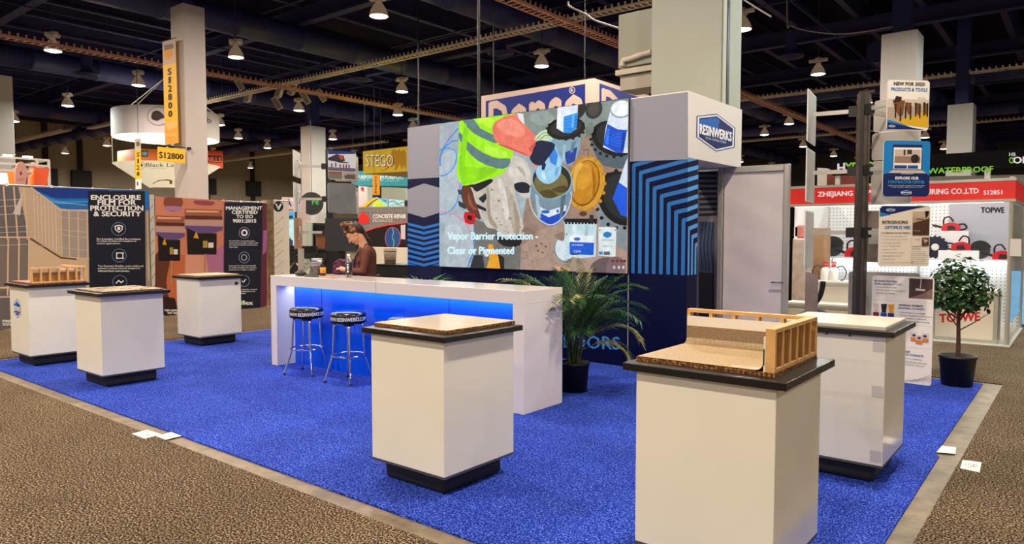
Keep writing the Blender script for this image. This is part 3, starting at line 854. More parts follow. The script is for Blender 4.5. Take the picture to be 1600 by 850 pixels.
# ------------------------------------------------------------------ screen tower
TY = 7.55
tl, tr = atY(637, 200, TY).x, -3.535
TOP = 3.205
t = TOWER = thing('video_wall_tower', 'tall navy and grey display wall with a big lit video screen', 'display wall', ((tl + tr) / 2, 7.7, 0))
MB().box((tl, TY, 0), (tr, 7.83, TOP)).build('wall_body', M_navy, t)
hx0 = atY(985, 155, TY).x
MB().box((hx0, TY - 0.004, 2.46), (tr + 0.002, 9.13, TOP)).build('header_box', M_offwhite, t, bevel=0.003)
M_lilac = ink(140, 142, 156)
sl = atY(689, 300, TY).x
a = Art(*planeY(TY), 0.0008, 0.0008)
a.rect(637, 199, 689, 450, ink(8, 15, 56))
a.up().poly([(637, 200), (689, 192.5), (689, 277), (637, 280)], M_lilac)
a.poly([(637, 296), (662.6, 286.5), (689, 294), (689, 331.5), (662.6, 340), (637, 332.5)], M_lilac)
CB = ink(40, 112, 196)
for i in range(8):
    y = 347.5 + i * 8.3
    a.poly([(637, y), (662.6, y + 6.5), (689, y), (689, y + 4.3), (662.6, y + 10.8), (637, y + 4.3)], CB)
a.poly([(637, 414), (652, 414.6), (637, 411)], CB); a.poly([(689, 411), (689, 415), (676, 414.6)], CB)
a.build('left_graphic_panel', t)
a = Art(*planeY(TY - 0.004), 0.0008, 0.0008)
a.poly([(985, 155), (1075, 143.5), (1075, 249), (985, 252.5)], M_lilac)
a.build('header_front_panel', t)
# stripes folded round the right corner
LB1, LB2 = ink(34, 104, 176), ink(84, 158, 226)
X0 = hx0; zc = 1.135; slope = 0.19
W = tr - X0
def stripe(art, k, win, m, off):
    u0 = 0.03 + 0.092 * k; w = 0.047; zb = 2.40 - 0.094 * k
    p = [(u0, zc), (u0 + w, zc), (u0 + w, zb - 0.004), (u0 + w + 2, zb - 0.004 + 2 * slope), (u0 + w + 2, zb + 0.044 + 2 * slope), (u0 + 0.012, zb + 0.044 - slope * (w - 0.012)), (u0, zb + 0.026 - slope * w)]
    q = clip_poly([p[0], p[1], p[2], (p[6][0], p[6][1])], win)
    if len(q) > 2: art.poly([(x - off, y) for x, y in q], m)
    q = clip_poly([p[6], p[2], p[3], p[4], p[5]], win)
    if len(q) > 2: art.poly([(x - off, y) for x, y in q], m)
fr = Art(lambda u, v: Vector((X0 + u, TY, v)), (0, -1, 0), 0.0008, 0.0008)
sd = Art(lambda u, v: Vector((tr, TY + u, v)), (1, 0, 0), 0.0008, 0.0008)
for k in range(-6, 11):
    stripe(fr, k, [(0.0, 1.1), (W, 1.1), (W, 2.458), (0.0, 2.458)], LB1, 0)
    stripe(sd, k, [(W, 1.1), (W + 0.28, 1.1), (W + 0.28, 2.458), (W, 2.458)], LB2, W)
fr.build('front_stripes', t); sd.build('side_stripes', t)
# emblem on the header's right side
a = Art(*planeX(tr + 0.002), 0.0012, 0.001)
H = [(1088.2, 181.3), (1120, 177.8), (1148.7, 199.9), (1147.8, 230.7), (1118.8, 237), (1087.8, 214.7)]
cxh, cyh = 1118.3, 207
sc = lambda k: [(cxh + (x - cxh) * k, cyh + (y - cyh) * k) for x, y in H]
a.poly(sc(1), ink(22, 44, 110)); a.up().poly(sc(0.95), ink(238, 238, 246)); a.up().poly(sc(0.87), ink(18, 36, 100))
a.up().poly([(1093, 187), (1119, 183.5), (1124, 187.5), (1121, 204), (1092.5, 197)], ink(20, 96, 190))
a.up().textq('RESINWERKS', (1093, 208.8), (1142.2, 221), (1142.6, 207), (1093, 193.6), ink(250, 250, 252), 0.06)
a.textq('FLOOR COATING SYSTEMS', (1102, 217), (1134, 225), (1134.2, 221.6), (1102.2, 213.4), ink(232, 236, 246), 0.01, 1)
a.build('hexagon_emblem', t)
# letters low on the navy base behind the palm
a = Art(*planeY(TY), 0.0008, 0.0012)
a.textq('FLOORS', (868, 542.5), (968, 546.5), (968, 526.5), (868, 522.5), ink(58, 132, 200), 0.02)
a.build('floor_lettering', t)
MB().box((-4.285, TY - 0.006, 0), (-4.275, TY, 2.46)).build('aluminium_seam', M_alu, t)

# grey return wall behind the tower with dark stripes
t = thing('striped_return_wall', 'grey wall with dark horizontal stripes between screen tower and white door', 'wall panel', (-3.7, 9.2, 0))
MB().box((-4.2, 9.14, 0), (-3.02, 9.2, 2.44)).build('panel', mat('return_wall_grey', (122, 116, 122), 0.6), t)
a = Art(*planeY(9.14), 0.001, 0.001)
DG = ink(44, 46, 62)
for i in range(9): a.poly([(1092, 268 + i * 8.2), (1120, 268.5 + i * 8), (1120, 272.8 + i * 8), (1092, 272.3 + i * 8.2)], DG)
a.poly([(1092, 346), (1116, 347), (1116, 425), (1092, 424)], ink(70, 84, 112))
for i in range(4):
    x = 1094 + i * 5.6
    a.up().stroke([(x + 4, 347), (x, 385), (x + 4, 424)], 1.2, DG)
a.poly([(1092, 425), (1116, 426), (1116, 560), (1092, 560)], ink(46, 46, 56))
a.build('stripe_graphic', t)

# white fabric door in an aluminium frame
p0 = atY(1122, 262, 9.0)
pl = planeV(p0, 86)
t = thing('storage_door', 'white fabric storage door in an aluminium frame', 'door', atP(1180, 500, Vector(p0), pl[1]) * Vector((1, 1, 0)) if False else Vector((atP(1180, 500, Vector(p0), pl[1]).x, atP(1180, 500, Vector(p0), pl[1]).y, 0)))
def dpt(px, py): return atP(px, py, Vector(p0), pl[1])
A_, B_ = dpt(1123, 262), dpt(1236, 262)
dirv = (B_ - A_); dirv.z = 0; Wd = dirv.length; dirv.normalize(); nrm = Vector(pl[1])
def dq(s, z, off=0.0): return Vector((A_.x, A_.y, 0)) + dirv * s + Vector((0, 0, z)) + nrm * off
DT = A_.z + 0.0
for s in (0.04, Wd - 0.04): MB().bar(dq(s, 0), dq(s, DT), 0.08, 0.06).build('frame_post', M_alu, t, bevel=0.006)
MB().bar(dq(0.08, DT - 0.04), dq(Wd - 0.08, DT - 0.04), 0.06, 0.08).build('frame_rail', M_alu, t, bevel=0.006)
MB().bar(dq(0.08, 0.04), dq(Wd - 0.08, 0.04), 0.06, 0.08).build('frame_rail', M_alu, t, bevel=0.006)
g = MB(); nx, nz = 18, 26; vs = []; fs = []; rr = random.Random(5)
for j in range(nz + 1):
    for i in range(nx + 1):
        u, v = i / nx, j / nz
        vs.append(dq(0.08 + (Wd - 0.16) * u, 0.08 + (DT - 0.16) * v, 0.006 * math.sin(9 * v + 2 * u) * math.sin(3.1 * u) + 0.004 * math.sin(31 * v + 6 * u)))
for j in range(nz):
    for i in range(nx): fs.append((j * (nx + 1) + i, j * (nx + 1) + i + 1, (j + 1) * (nx + 1) + i + 1, (j + 1) * (nx + 1) + i))
g.add(vs, fs, 0, True).build('fabric', mat('door_fabric', (224, 216, 214), 0.7), t)
MB().tube([dq(Wd - 0.06, 1.0, 0.03), dq(Wd - 0.06, 1.0, 0.07), dq(Wd - 0.2, 1.0, 0.07)], 0.011, 8).build('handle', M_chrome, t)

# ------------------------------------------------------------------ the picture on the video screen
M_bezel = mat('screen_black', (6, 6, 8), 0.4)
SY = TY - 0.03
q0, q1 = atY(689, 193, TY), atY(985, 154, TY)
MB().box((q0.x, SY, atY(689, 417, TY).z), (q1.x, TY + 0.01, atY(689, 193, TY).z)).build('screen_cabinet', M_bezel, TOWER)
sx0, sx1, sz0, sz1 = q0.x, q1.x, atY(689, 417, TY).z, atY(689, 193, TY).z
_bl, _br, _tr, _tl = (26, 780), (886, 812), (893, 12), (26, 128)
def scr(a, b):                                    # design units of the picture -> the screen's plane
    p = atY(680 + a / 2.931, 150 + b / 2.931, TY)
    return Vector((p.x, SY, p.z))
A = Art(scr, (0, -1, 0), 0.0004, 0.0006)
A.win = [_tl, _tr, _br, _bl]
R0_ = random.Random(2)
G = lambda r, g, b: glow(r, g, b, 1.0)
A.poly([(20, 100), (900, 0), (900, 830), (20, 790)], G(166, 182, 190))
A.up().poly([(26, 300), (110, 260), (120, 420), (60, 560), (26, 560)], G(182, 196, 204), 4)
A.poly([(60, 560), (160, 560), (190, 640), (150, 790), (60, 780)], G(178, 190, 196), 4)
A.up().poly([(385, 60), (900, 0), (900, 150), (720, 230), (560, 230), (430, 200)], G(134, 148, 142))
A.up().poly([(690, 180), (900, 100), (900, 830), (380, 830), (390, 660), (430, 440), (600, 300)], G(158, 132, 116))
A.up().poly([(400, 690), (560, 560), (900, 600), (900, 830), (380, 830)], G(174, 148, 132))
A.up().poly([(180, 560), (290, 600), (330, 690), (400, 690), (395, 830), (200, 830)], G(118, 116, 112))
# hoses
A.up()
for pts, c, w in (([(26, 165), (60, 158), (78, 180), (55, 205), (26, 228)], (214, 150, 190), 5), ([(112, 150), (70, 200), (36, 260), (30, 320)], (70, 150, 220), 6),
                  ([(26, 250), (70, 240), (104, 262), (96, 320), (60, 360), (26, 366)], (80, 160, 226), 6), ([(26, 545), (70, 530), (110, 480), (122, 400)], (84, 160, 220), 6),
                  ([(26, 530), (90, 540), (140, 575), (170, 620)], (222, 140, 170), 6), ([(180, 640), (186, 700), (165, 760), (156, 790)], (60, 130, 210), 6),
                  ([(118, 330), (112, 420), (120, 440)], (214, 150, 180), 5), ([(26, 300), (44, 250), (80, 212), (112, 205)], (70, 140, 220), 5)):
    A.stroke(pts, w, G(*c), True)
# trousers
A.up().poly([(150, 405), (250, 385), (330, 345), (360, 275), (420, 295), (446, 350), (452, 430), (430, 470), (395, 455), (372, 425), (385, 500), (405, 560), (412, 610), (395, 660), (330, 655), (285, 610), (245, 600), (215, 540), (175, 450)], G(206, 198, 186), 3)
A.up().poly([(340, 350), (380, 300), (420, 310), (440, 350), (430, 385), (375, 400)], G(214, 208, 198), 3)
A.poly([(180, 420), (240, 405), (262, 440), (250, 560), (225, 540)], G(196, 186, 172), 3)
A.poly([(330, 430), (350, 430), (395, 560), (385, 640), (360, 600)], G(184, 172, 156), 3)
A.up().poly([(372, 402), (415, 395), (442, 412), (446, 440), (400, 445), (374, 428)], G(26, 34, 48), 3)
A.poly([(205, 470), (240, 445), (244, 470), (228, 492)], G(30, 40, 56)); A.poly([(190, 490), (240, 515), (243, 530), (205, 515)], G(28, 36, 50))
for (x, y, r) in ((300, 480, 8), (318, 520, 6), (350, 560, 9), (290, 560, 5), (340, 500, 5), (395, 600, 8), (268, 430, 7), (310, 590, 6)): A.ell(x, y, r, r * 0.6, G(150, 138, 120), 30, 10)
A.poly([(285, 640), (330, 650), (400, 640), (395, 685), (335, 690), (300, 672)], G(34, 32, 34), 3)
# tool belt
A.up().poly([(133, 412), (170, 418), (188, 470), (218, 562), (195, 558), (150, 515), (128, 462)], G(104, 56, 38), 2)
A.poly([(112, 480), (150, 495), (148, 520), (118, 505)], G(50, 60, 64)); A.poly([(110, 430), (130, 430), (135, 455), (115, 450)], G(60, 70, 74))
A.up().poly([(142, 532), (190, 542), (186, 586), (146, 580)], G(206, 30, 34), 2); A.poly([(155, 545), (178, 550), (176, 570), (156, 566)], G(40, 20, 24))
A.poly([(160, 440), (180, 500), (205, 520), (180, 520), (158, 480)], G(150, 84, 56), 2)
A.poly([(140, 408), (190, 405), (260, 380), (270, 395), (200, 440), (180, 420)], G(30, 30, 32), 2)
# vest
A.up().poly([(122, 112), (180, 100), (375, 80), (310, 112), (275, 132), (272, 165), (292, 212), (362, 242), (358, 290), (332, 340), (300, 366), (240, 386), (182, 403), (140, 411), (112, 376), (108, 335), (117, 200)], G(164, 244, 30), 2)
A.up().poly([(135, 114), (184, 108), (215, 150), (275, 180), (292, 218), (250, 205), (185, 172)], G(96, 132, 130), 2)
A.poly([(117, 195), (121, 166), (160, 212), (230, 262), (300, 288), (351, 287), (342, 326), (290, 333), (205, 298), (150, 245)], G(96, 128, 130), 2)
A.poly([(190, 110), (260, 100), (280, 120), (270, 150), (230, 135)], G(196, 252, 60), 2); A.poly([(120, 330), (200, 330), (240, 370), (150, 400)], G(150, 228, 26), 2)
# arm, glove, bottle
A.up().poly([(385, 78), (412, 84), (418, 135), (395, 120)], G(232, 232, 236))
A.up().poly([(270, 148), (300, 108), (372, 86), (402, 118), (482, 196), (480, 225), (452, 278), (400, 266), (330, 236), (285, 206)], G(240, 124, 104), 3)
A.poly([(290, 130), (360, 105), (420, 160), (400, 190), (320, 170)], G(248, 150, 128), 3)
A.up().poly([(462, 200), (490, 166), (525, 155), (545, 168), (546, 205), (500, 214)], G(206, 228, 186), 2)
A.stroke([(472, 200), (500, 172), (530, 168)], 4, G(120, 160, 110)); A.stroke([(484, 206), (510, 182), (536, 180)], 4, G(120, 160, 110))
A.up().poly([(510, 232), (548, 200), (574, 262), (591, 330), (576, 376), (532, 405), (492, 388), (470, 345), (500, 300)], G(150, 206, 240), 3)
A.up().poly([(522, 240), (550, 206), (572, 262), (560, 320), (535, 300)], G(66, 140, 226), 2)
A.up().poly([(478, 208), (545, 214), (560, 238), (520, 292), (494, 316), (462, 312), (445, 286), (456, 262)], G(26, 34, 66), 3)
A.poly([(456, 314), (485, 312), (480, 328), (460, 332)], G(236, 150, 140), 2)
# tubs and tins at upper right
A.up().ell(640, 62, 62, 52, G(40, 40, 40), -30); A.ell(735, 62, 38, 46, G(52, 50, 48), 20); A.up().ell(735, 62, 26, 34, G(76, 72, 68), 20)
A.up().poly([(545, 200), (674, 186), (650, 300), (610, 318), (572, 260)], G(136, 170, 186), 2)
A.poly([(600, 262), (660, 234), (648, 300), (612, 316)], G(40, 66, 160))
A.up().ell(608, 150, 88, 52, G(22, 22, 26), -8); A.up().ell(608, 146, 72, 40, G(42, 42, 46), -8)
for k in range(16):
    t_ = 2 * math.pi * k / 16; A.ell(608 + 86 * math.cos(t_), 150 + 51 * math.sin(t_), 7, 6, G(16, 16, 18), 0, 8)
A.up().poly([(570, 48), (664, 40), (656, 152), (630, 170), (598, 170), (565, 150)], G(232, 240, 250)); A.up().poly([(598, 96), (664, 78), (656, 150), (630, 172), (596, 170)], G(50, 150, 236))
for k in range(4): A.stroke([(600, 108 + 14 * k), (632, 108 + 14 * k), (660, 94 + 14 * k)], 1.6, G(20, 90, 190))
A.up().poly([(735, 190), (900, 250), (900, 330), (780, 320), (735, 250)], G(84, 100, 108), 2)
A.up().ell(828, 196, 106, 78, G(18, 18, 22), 20); A.up().ell(832, 192, 88, 62, G(38, 38, 42), 20)
for k in range(20):
    t_ = 2 * math.pi * k / 20; A.ell(828 + 106 * math.cos(t_), 200 + 80 * math.sin(t_), 8, 7, G(14, 14, 16), 0, 8)
A.up().poly([(815, 55), (900, 60), (900, 262), (840, 262), (778, 236), (790, 150)], G(226, 236, 248)); A.up().poly([(798, 130), (845, 155), (892, 158), (880, 262), (840, 262), (778, 226)], G(22, 84, 214))
A.poly([(888, 160), (900, 160), (900, 262), (870, 262)], G(210, 226, 244))
for k in range(5): A.stroke([(796 - 3 * k, 150 + 14 * k), (840, 176 + 14 * k), (886, 178 + 14 * k)], 1.6, G(60, 130, 236))
A.up().ell(862, 62, 52, 42, G(150, 170, 184), -10); A.up().ell(862, 60, 46, 36, G(246, 250, 252), -10)
# right lower tub
A.up().poly([(756, 470), (900, 560), (900, 700), (850, 690), (770, 620)], G(132, 144, 150), 2)
A.up().ell(862, 470, 104, 130, G(20, 20, 24), -28); A.up().ell(868, 464, 84, 108, G(40, 42, 46), -28)
for k in range(18):
    t_ = 2 * math.pi * k / 18; A.ell(858 + 112 * math.cos(t_), 474 + 132 * math.sin(t_), 9, 9, G(12, 12, 14), 0, 8)
A.up().poly([(876, 320), (900, 260), (900, 560), (860, 540), (822, 470), (850, 400)], G(214, 228, 244)); A.up().poly([(850, 396), (900, 430), (900, 560), (860, 545), (822, 470)], G(24, 90, 220))
# gold lid
A.up().ell(702, 402, 84, 124, G(214, 154, 48), 12)
for k in range(18):
    t_ = 2 * math.pi * k / 18; A.ell(702 + 84 * math.cos(t_), 402 + 124 * math.sin(t_), 9, 9, G(198, 138, 36), 0, 8)
A.up().ell(697, 400, 66, 106, G(132, 80, 14), 12); A.up().ell(696, 398, 61, 100, G(202, 136, 30), 12); A.up().ell(690, 370, 40, 60, G(220, 156, 46), 12)
# main bucket
A.up().poly([(452, 400), (640, 400), (632, 470), (606, 560), (545, 598), (484, 566), (460, 490)], G(122, 150, 166), 2)
A.up().poly([(474, 505), (530, 530), (612, 505), (604, 560), (545, 597), (486, 564)], G(26, 74, 196)); A.poly([(474, 500), (530, 526), (612, 500), (610, 525), (532, 556), (478, 528)], G(224, 232, 242))
A.up().ell(516, 531, 20, 8, G(40, 110, 190)); A.ell(572, 528, 6, 8, G(60, 110, 190))
A.up().ell(546, 388, 95, 84, G(150, 176, 188), 8); A.up().ell(546, 386, 88, 77, G(44, 44, 34), 8); A.up().ell(542, 404, 78, 62, G(116, 108, 66), 6)
A.up().poly([(490, 440), (530, 430), (570, 450), (555, 468), (510, 465)], G(86, 74, 34), 3); A.poly([(545, 430), (600, 410), (618, 425), (590, 445)], G(82, 70, 32), 3)
A.up().poly([(520, 250), (552, 214), (576, 270), (590, 332), (576, 376), (532, 405), (492, 388), (472, 350), (490, 312)], G(158, 210, 242), 2)
A.up().poly([(528, 262), (553, 224), (574, 275), (566, 322), (540, 306)], G(60, 134, 224), 1)
A.up().poly([(478, 208), (545, 214), (560, 236), (528, 286), (500, 318), (466, 314), (445, 286), (456, 262)], G(26, 34, 66), 3)
A.poly([(500, 318), (512, 300), (520, 316), (512, 340), (500, 340)], G(30, 38, 70), 1)
A.up().stroke([(448, 420), (445, 480), (470, 545), (520, 585), (560, 585), (610, 540), (636, 470), (632, 440)], 5, G(206, 216, 222), True)
# pail, tin and lids at the bottom
A.up().ell(606, 698, 50, 62, G(120, 140, 148)); A.up().ell(607, 697, 45, 57, G(212, 226, 232))
A.up().poly([(604, 578), (752, 582), (746, 736), (680, 743), (612, 731)], G(196, 222, 228), 1); A.poly([(640, 584), (660, 584), (662, 740), (646, 738)], G(216, 236, 240))
A.up().poly([(602, 562), (754, 562), (753, 582), (604, 578)], G(20, 20, 24))
for k in range(10): A.ell(612 + 15 * k, 582, 6, 6, G(20, 20, 24), 0, 8)
A.poly([(628, 636), (742, 640), (740, 672), (628, 668)], G(232, 240, 244)); A.poly([(628, 668), (740, 672), (737, 728), (628, 724)], G(26, 92, 208))
A.up().ell(662, 655, 15, 8, G(40, 120, 196)); A.text('VAPOR BARRIER', 636, 686, 690, 678, G(225, 240, 255), 0.01, 1)
A.text('CLEAR', 644, 716, 680, 706, G(225, 240, 255), 0.01, 1); A.rect(634, 722, 668, 727, G(30, 40, 60))
A.up().poly([(760, 600), (842, 602), (838, 736), (760, 730)], G(222, 232, 232)); A.up().poly([(782, 628), (800, 620), (820, 628), (820, 642), (800, 650), (782, 642)], G(36, 124, 190))
A.text('VAPOR BARRIER', 772, 664, 830, 656, G(90, 120, 130), 0, 1); A.text('PART A', 780, 692, 822, 683, G(90, 120, 130), 0, 1); A.rect(784, 712, 812, 728, G(90, 100, 110)); A.rect(762, 712, 780, 726, G(60, 140, 200))
for (x, y) in ((766, 612), (836, 612)): A.poly([(x - 4, y + 5), (x, y - 5), (x + 4, y + 5)], G(210, 60, 60))
A.ring(490, 690, 48, 60, 2, G(150, 124, 108))
for (x, y) in ((476, 686), (500, 676), (484, 708), (520, 690), (505, 716)): A.ell(x, y, 5, 4, G(110, 66, 44), 0, 10)
A.up().ell(800, 800, 80, 62, G(104, 88, 92)); A.ell(840, 790, 46, 56, G(124, 100, 104))
A.up()
for x in (832, 854, 874): A.ell(x, 784, 6, 8, G(206, 196, 190), 0, 10)
for x in (826, 846, 866, 880): A.ell(x, 755, 7, 7, G(120, 44, 34), 0, 10)
A.stroke([(690, 250), (716, 246), (712, 280)], 3, G(90, 70, 60)); A.stroke([(396, 720), (436, 712), (438, 740), (398, 748), (396, 720)], 2.5, G(140, 118, 104))
A.ell(690, 540, 18, 12, G(96, 56, 60), 0, 12); A.rect(720, 545, 738, 585, G(46, 40, 42))
# drill
A.poly([(190, 728), (232, 730), (240, 790), (172, 790)], G(48, 52, 56), 1)
A.up().poly([(256, 680), (276, 678), (288, 720), (310, 736), (318, 790), (250, 786), (262, 745)], G(236, 166, 40), 1); A.poly([(300, 720), (330, 740), (330, 790), (312, 790)], G(40, 34, 30))
A.poly([(560, 778), (632, 790), (630, 812), (560, 808)], G(238, 176, 134))
# folds, highlights and worn spots of the shown picture
A.up()
for pts, c, sm in (([(150, 130), (165, 180), (150, 300), (160, 390), (135, 400), (125, 300)], (140, 220, 24), 3), ([(250, 230), (340, 260), (330, 285), (245, 262)], (190, 252, 70), 2), ([(215, 330), (300, 338), (250, 372), (205, 385)], (140, 214, 22), 3),
                   ([(300, 225), (400, 262), (440, 276), (430, 268), (340, 230)], (206, 92, 80), 2), ([(440, 240), (470, 215), (474, 226), (452, 262)], (206, 92, 80), 1),
                   ([(470, 450), (486, 455), (498, 560), (484, 556)], (170, 196, 208), 1), ([(590, 460), (612, 450), (596, 555), (582, 560)], (88, 114, 130), 1),
                   ([(300, 390), (318, 386), (345, 480), (350, 560), (332, 560), (318, 470)], (222, 216, 206), 3), ([(250, 430), (262, 440), (268, 540), (300, 600), (286, 606), (256, 560)], (166, 152, 134), 3), ([(385, 320), (420, 340), (428, 372), (412, 360)], (180, 172, 160), 2), ([(372, 480), (390, 520), (402, 600), (390, 640), (380, 580)], (164, 150, 132), 3),
                   ([(574, 62), (588, 60), (590, 150), (576, 150)], (250, 252, 255), 1), ([(640, 90), (652, 86), (648, 146), (636, 150)], (96, 182, 250), 1), ([(800, 150), (812, 152), (806, 228), (792, 220)], (52, 120, 244), 1), ([(870, 170), (884, 170), (876, 250), (862, 252)], (14, 56, 160), 1),
                   ([(650, 340), (676, 310), (690, 316), (660, 370), (654, 440), (644, 410)], (236, 184, 84), 3), ([(730, 330), (746, 370), (746, 430), (734, 470), (736, 400)], (166, 106, 18), 3),
                   ([(498, 352), (514, 348), (522, 384), (508, 380)], (204, 234, 250), 2), ([(566, 330), (582, 330), (572, 362), (560, 362)], (116, 172, 216), 2), ([(700, 590), (716, 592), (712, 640), (698, 640)], (168, 200, 210), 1),
                   ([(600, 226), (612, 224), (606, 300), (596, 296)], (170, 200, 214), 1), ([(640, 214), (660, 206), (644, 260), (630, 262)], (100, 132, 150), 1), ([(60, 600), (120, 590), (140, 640), (80, 660)], (192, 204, 210), 3), ([(420, 600), (470, 620), (450, 660), (410, 650)], (140, 116, 102), 3), ([(560, 640), (600, 620), (604, 660), (580, 660)], (150, 124, 108), 3),
                   ([(440, 100), (520, 70), (560, 110), (500, 140)], (150, 164, 158), 3), ([(700, 150), (730, 120), (740, 160), (712, 190)], (116, 126, 120), 3)):
    A.poly(pts, G(*c), sm)
for i in range(46):
    x, y = R0_.uniform(400, 740), R0_.uniform(470, 790); A.ell(x, y, R0_.uniform(1.5, 5), R0_.uniform(1, 3), G(126, 100, 86), R0_.uniform(0, 90), 8)
for i in range(26):
    x, y = R0_.uniform(230, 400), R0_.uniform(430, 640); A.ell(x, y, R0_.uniform(1.5, 4), R0_.uniform(1, 3), G(140, 126, 108), R0_.uniform(0, 90), 8)
# caption
A.st['k'] += 3
A.text('Vapor Barrier Protection -', 72, 668, 484, 624, G(214, 246, 255), 0.05)
A.text('Clear or Pigmented', 72, 734, 374, 690, G(214, 246, 255), 0.05)
A.build('display_picture', TOWER)

# ------------------------------------------------------------------ plants
M_leaf = mat('palm_leaf', (40, 84, 34), 0.4, var=0.35, vscale=6)
M_leaf2 = mat('palm_leaf_dry', (146, 150, 92), 0.45, var=0.2, vscale=6)
M_stem = mat('palm_stem', (78, 92, 44), 0.5)
M_pot = mat('black_nursery_pot', (9, 9, 9), 0.5)
M_soil = mat('dark_soil', (28, 20, 14), 0.95)
def frond(mb, base, az, el, L, droop, nl, lw, ll, r0=0.006):
    """one feather leaf: an arching rib with narrow leaflets along both sides"""
    d = Vector((math.cos(az), math.sin(az), 0)); pts = []
    x = 0; z = 0; e = el; N = 16; p = Vector(base)
    for i in range(N + 1):
        pts.append(p.copy()); stp = L / N
        p = p + (d * math.cos(e) + Vector((0, 0, 1)) * math.sin(e)) * stp
        e -= droop / N * (0.4 + 1.6 * i / N)
    mb.tube(pts, [r0 * (1 - 0.8 * i / N) for i in range(N + 1)], 5, 0)
    side = Vector((-d.y, d.x, 0))
    for k in range(nl):
        f = 0.32 + 0.68 * k / (nl - 1); q = f * N; i = min(int(q), N - 1); b = pts[i].lerp(pts[i + 1], q - i)
        tan = (pts[i + 1] - pts[i]).normalized()
        l = ll * (0.55 + 0.45 * math.sin(math.pi * min(1, (f - 0.2) * 1.25)))
        for sgn in (-1, 1):
            jt = R_.uniform(-0.12, 0.12)
            dirv = (tan * (0.75 + jt) + side * sgn * 0.75 + Vector((0, 0, 0.18))).normalized()
            wv = dirv.cross(Vector((0, 0, 1))).normalized() * lw
            m1 = b + dirv * l * 0.5; tip = b + dirv * l + Vector((0, 0, -l * (0.28 + jt)))
            mb.add([b, m1 + wv, tip, m1 - wv, m1 + Vector((0, 0, -lw * 0.5))], [(0, 1, 4), (1, 2, 4), (2, 3, 4), (3, 0, 4)], 1)
R_ = random.Random(11)
PX_, PY_ = -4.045, 6.05
t = thing('potted_palm', 'feathery green palm in a black pot beside the right end of the bar', 'plant', (PX_, PY_, 0))
MB().lathe([(0.0, 0.0), (0.125, 0.0), (0.148, 0.27), (0.156, 0.275), (0.156, 0.30), (0.142, 0.30), (0.138, 0.26), (0.0, 0.26)], 28, (PX_, PY_, 0)).build('pot', M_pot, t)
MB().lathe([(0.0, 0.268), (0.139, 0.262)], 24, (PX_, PY_, 0)).build('soil', M_soil, t)
for k in range(9):
    a_ = R_.uniform(0, 6.28); mb = MB()
    b = Vector((PX_ + 0.05 * math.cos(a_), PY_ + 0.05 * math.sin(a_), 0.26))
    mb.tube([b, b + Vector((0.015 * math.cos(a_), 0.015 * math.sin(a_), 0.16)), b + Vector((0.05 * math.cos(a_), 0.05 * math.sin(a_), 0.34))], [0.012, 0.009, 0.006], 6)
    mb.build('cane', M_stem, t)
for k in range(30):
    az = YAW + (k * 2.4) + R_.uniform(-0.3, 0.3)
    el = R_.uniform(1.22, 1.52) if k % 4 else R_.uniform(0.95, 1.15)
    L = R_.uniform(0.9, 1.14) if k % 4 else R_.uniform(0.6, 0.8)
    mb = MB(); b = Vector((PX_ + R_.uniform(-0.05, 0.05), PY_ + R_.uniform(-0.05, 0.05), R_.uniform(0.28, 0.42)))
    dry = k in (3, 9, 15)
    frond(mb, b, az, el, L, R_.uniform(0.8, 1.6), 26, 0.0085, 0.24)
    mb.build('frond', [M_stem, M_leaf2 if dry else M_leaf], t)
for az, el, L, dr, dry in ((YAW + 0.1, 1.0, 0.82, 1.9, True), (YAW - 0.25, 0.7, 0.66, 1.9, True), (YAW - 0.7, 1.2, 1.0, 1.7, False), (YAW + 0.35, 1.2, 1.02, 1.6, False), (YAW + 2.7, 1.2, 0.9, 1.2, False)):
    mb = MB(); frond(mb, Vector((PX_, PY_, 0.36)), az, el, L, dr, 24, 0.009, 0.25); mb.build('frond', [M_stem, M_leaf2 if dry else M_leaf], t)

M_fleaf = mat('ficus_leaf', (30, 70, 18), 0.35, var=0.4, vscale=9)
M_bark = mat('ficus_bark', (76, 50, 36), 0.75, var=0.25, vscale=30)
FX, FY = -1.035, 8.83
t = thing('potted_ficus', 'small round-headed ficus tree in a black pot at the right carpet edge', 'plant', (FX, FY, 0))
MB().lathe([(0.0, 0.0), (0.145, 0.0), (0.172, 0.29), (0.18, 0.292), (0.18, 0.32), (0.166, 0.32), (0.162, 0.27), (0.0, 0.27)], 28, (FX, FY, 0)).build('pot', M_pot, t)
MB().lathe([(0.0, 0.282), (0.163, 0.275)], 24, (FX, FY, 0)).build('soil', M_soil, t)
MB().tube([(FX + 0.005, FY, 0.27), (FX + 0.002, FY, 0.5), (FX - 0.004, FY, 0.72), (FX, FY, 0.86)], [0.024, 0.02, 0.018, 0.013], 10).build('trunk', M_bark, t)
r_ = Vector((math.cos(YAW), math.sin(YAW), 0))
for k in range(11):
    a_ = k * 2.4; e = 0.5 + 0.1 * (k % 4); z0 = 0.58 + 0.03 * k
    p0 = Vector((FX, FY, z0)); d_ = Vector((math.cos(a_) * math.cos(e), math.sin(a_) * math.cos(e), math.sin(e)))
    MB().tube([p0, p0 + d_ * 0.14 + Vector((0, 0, 0.02)), p0 + d_ * 0.3 + Vector((0, 0, 0.06))], [0.008, 0.006, 0.003], 6).build('branch', M_bark, t)
fm = MB()
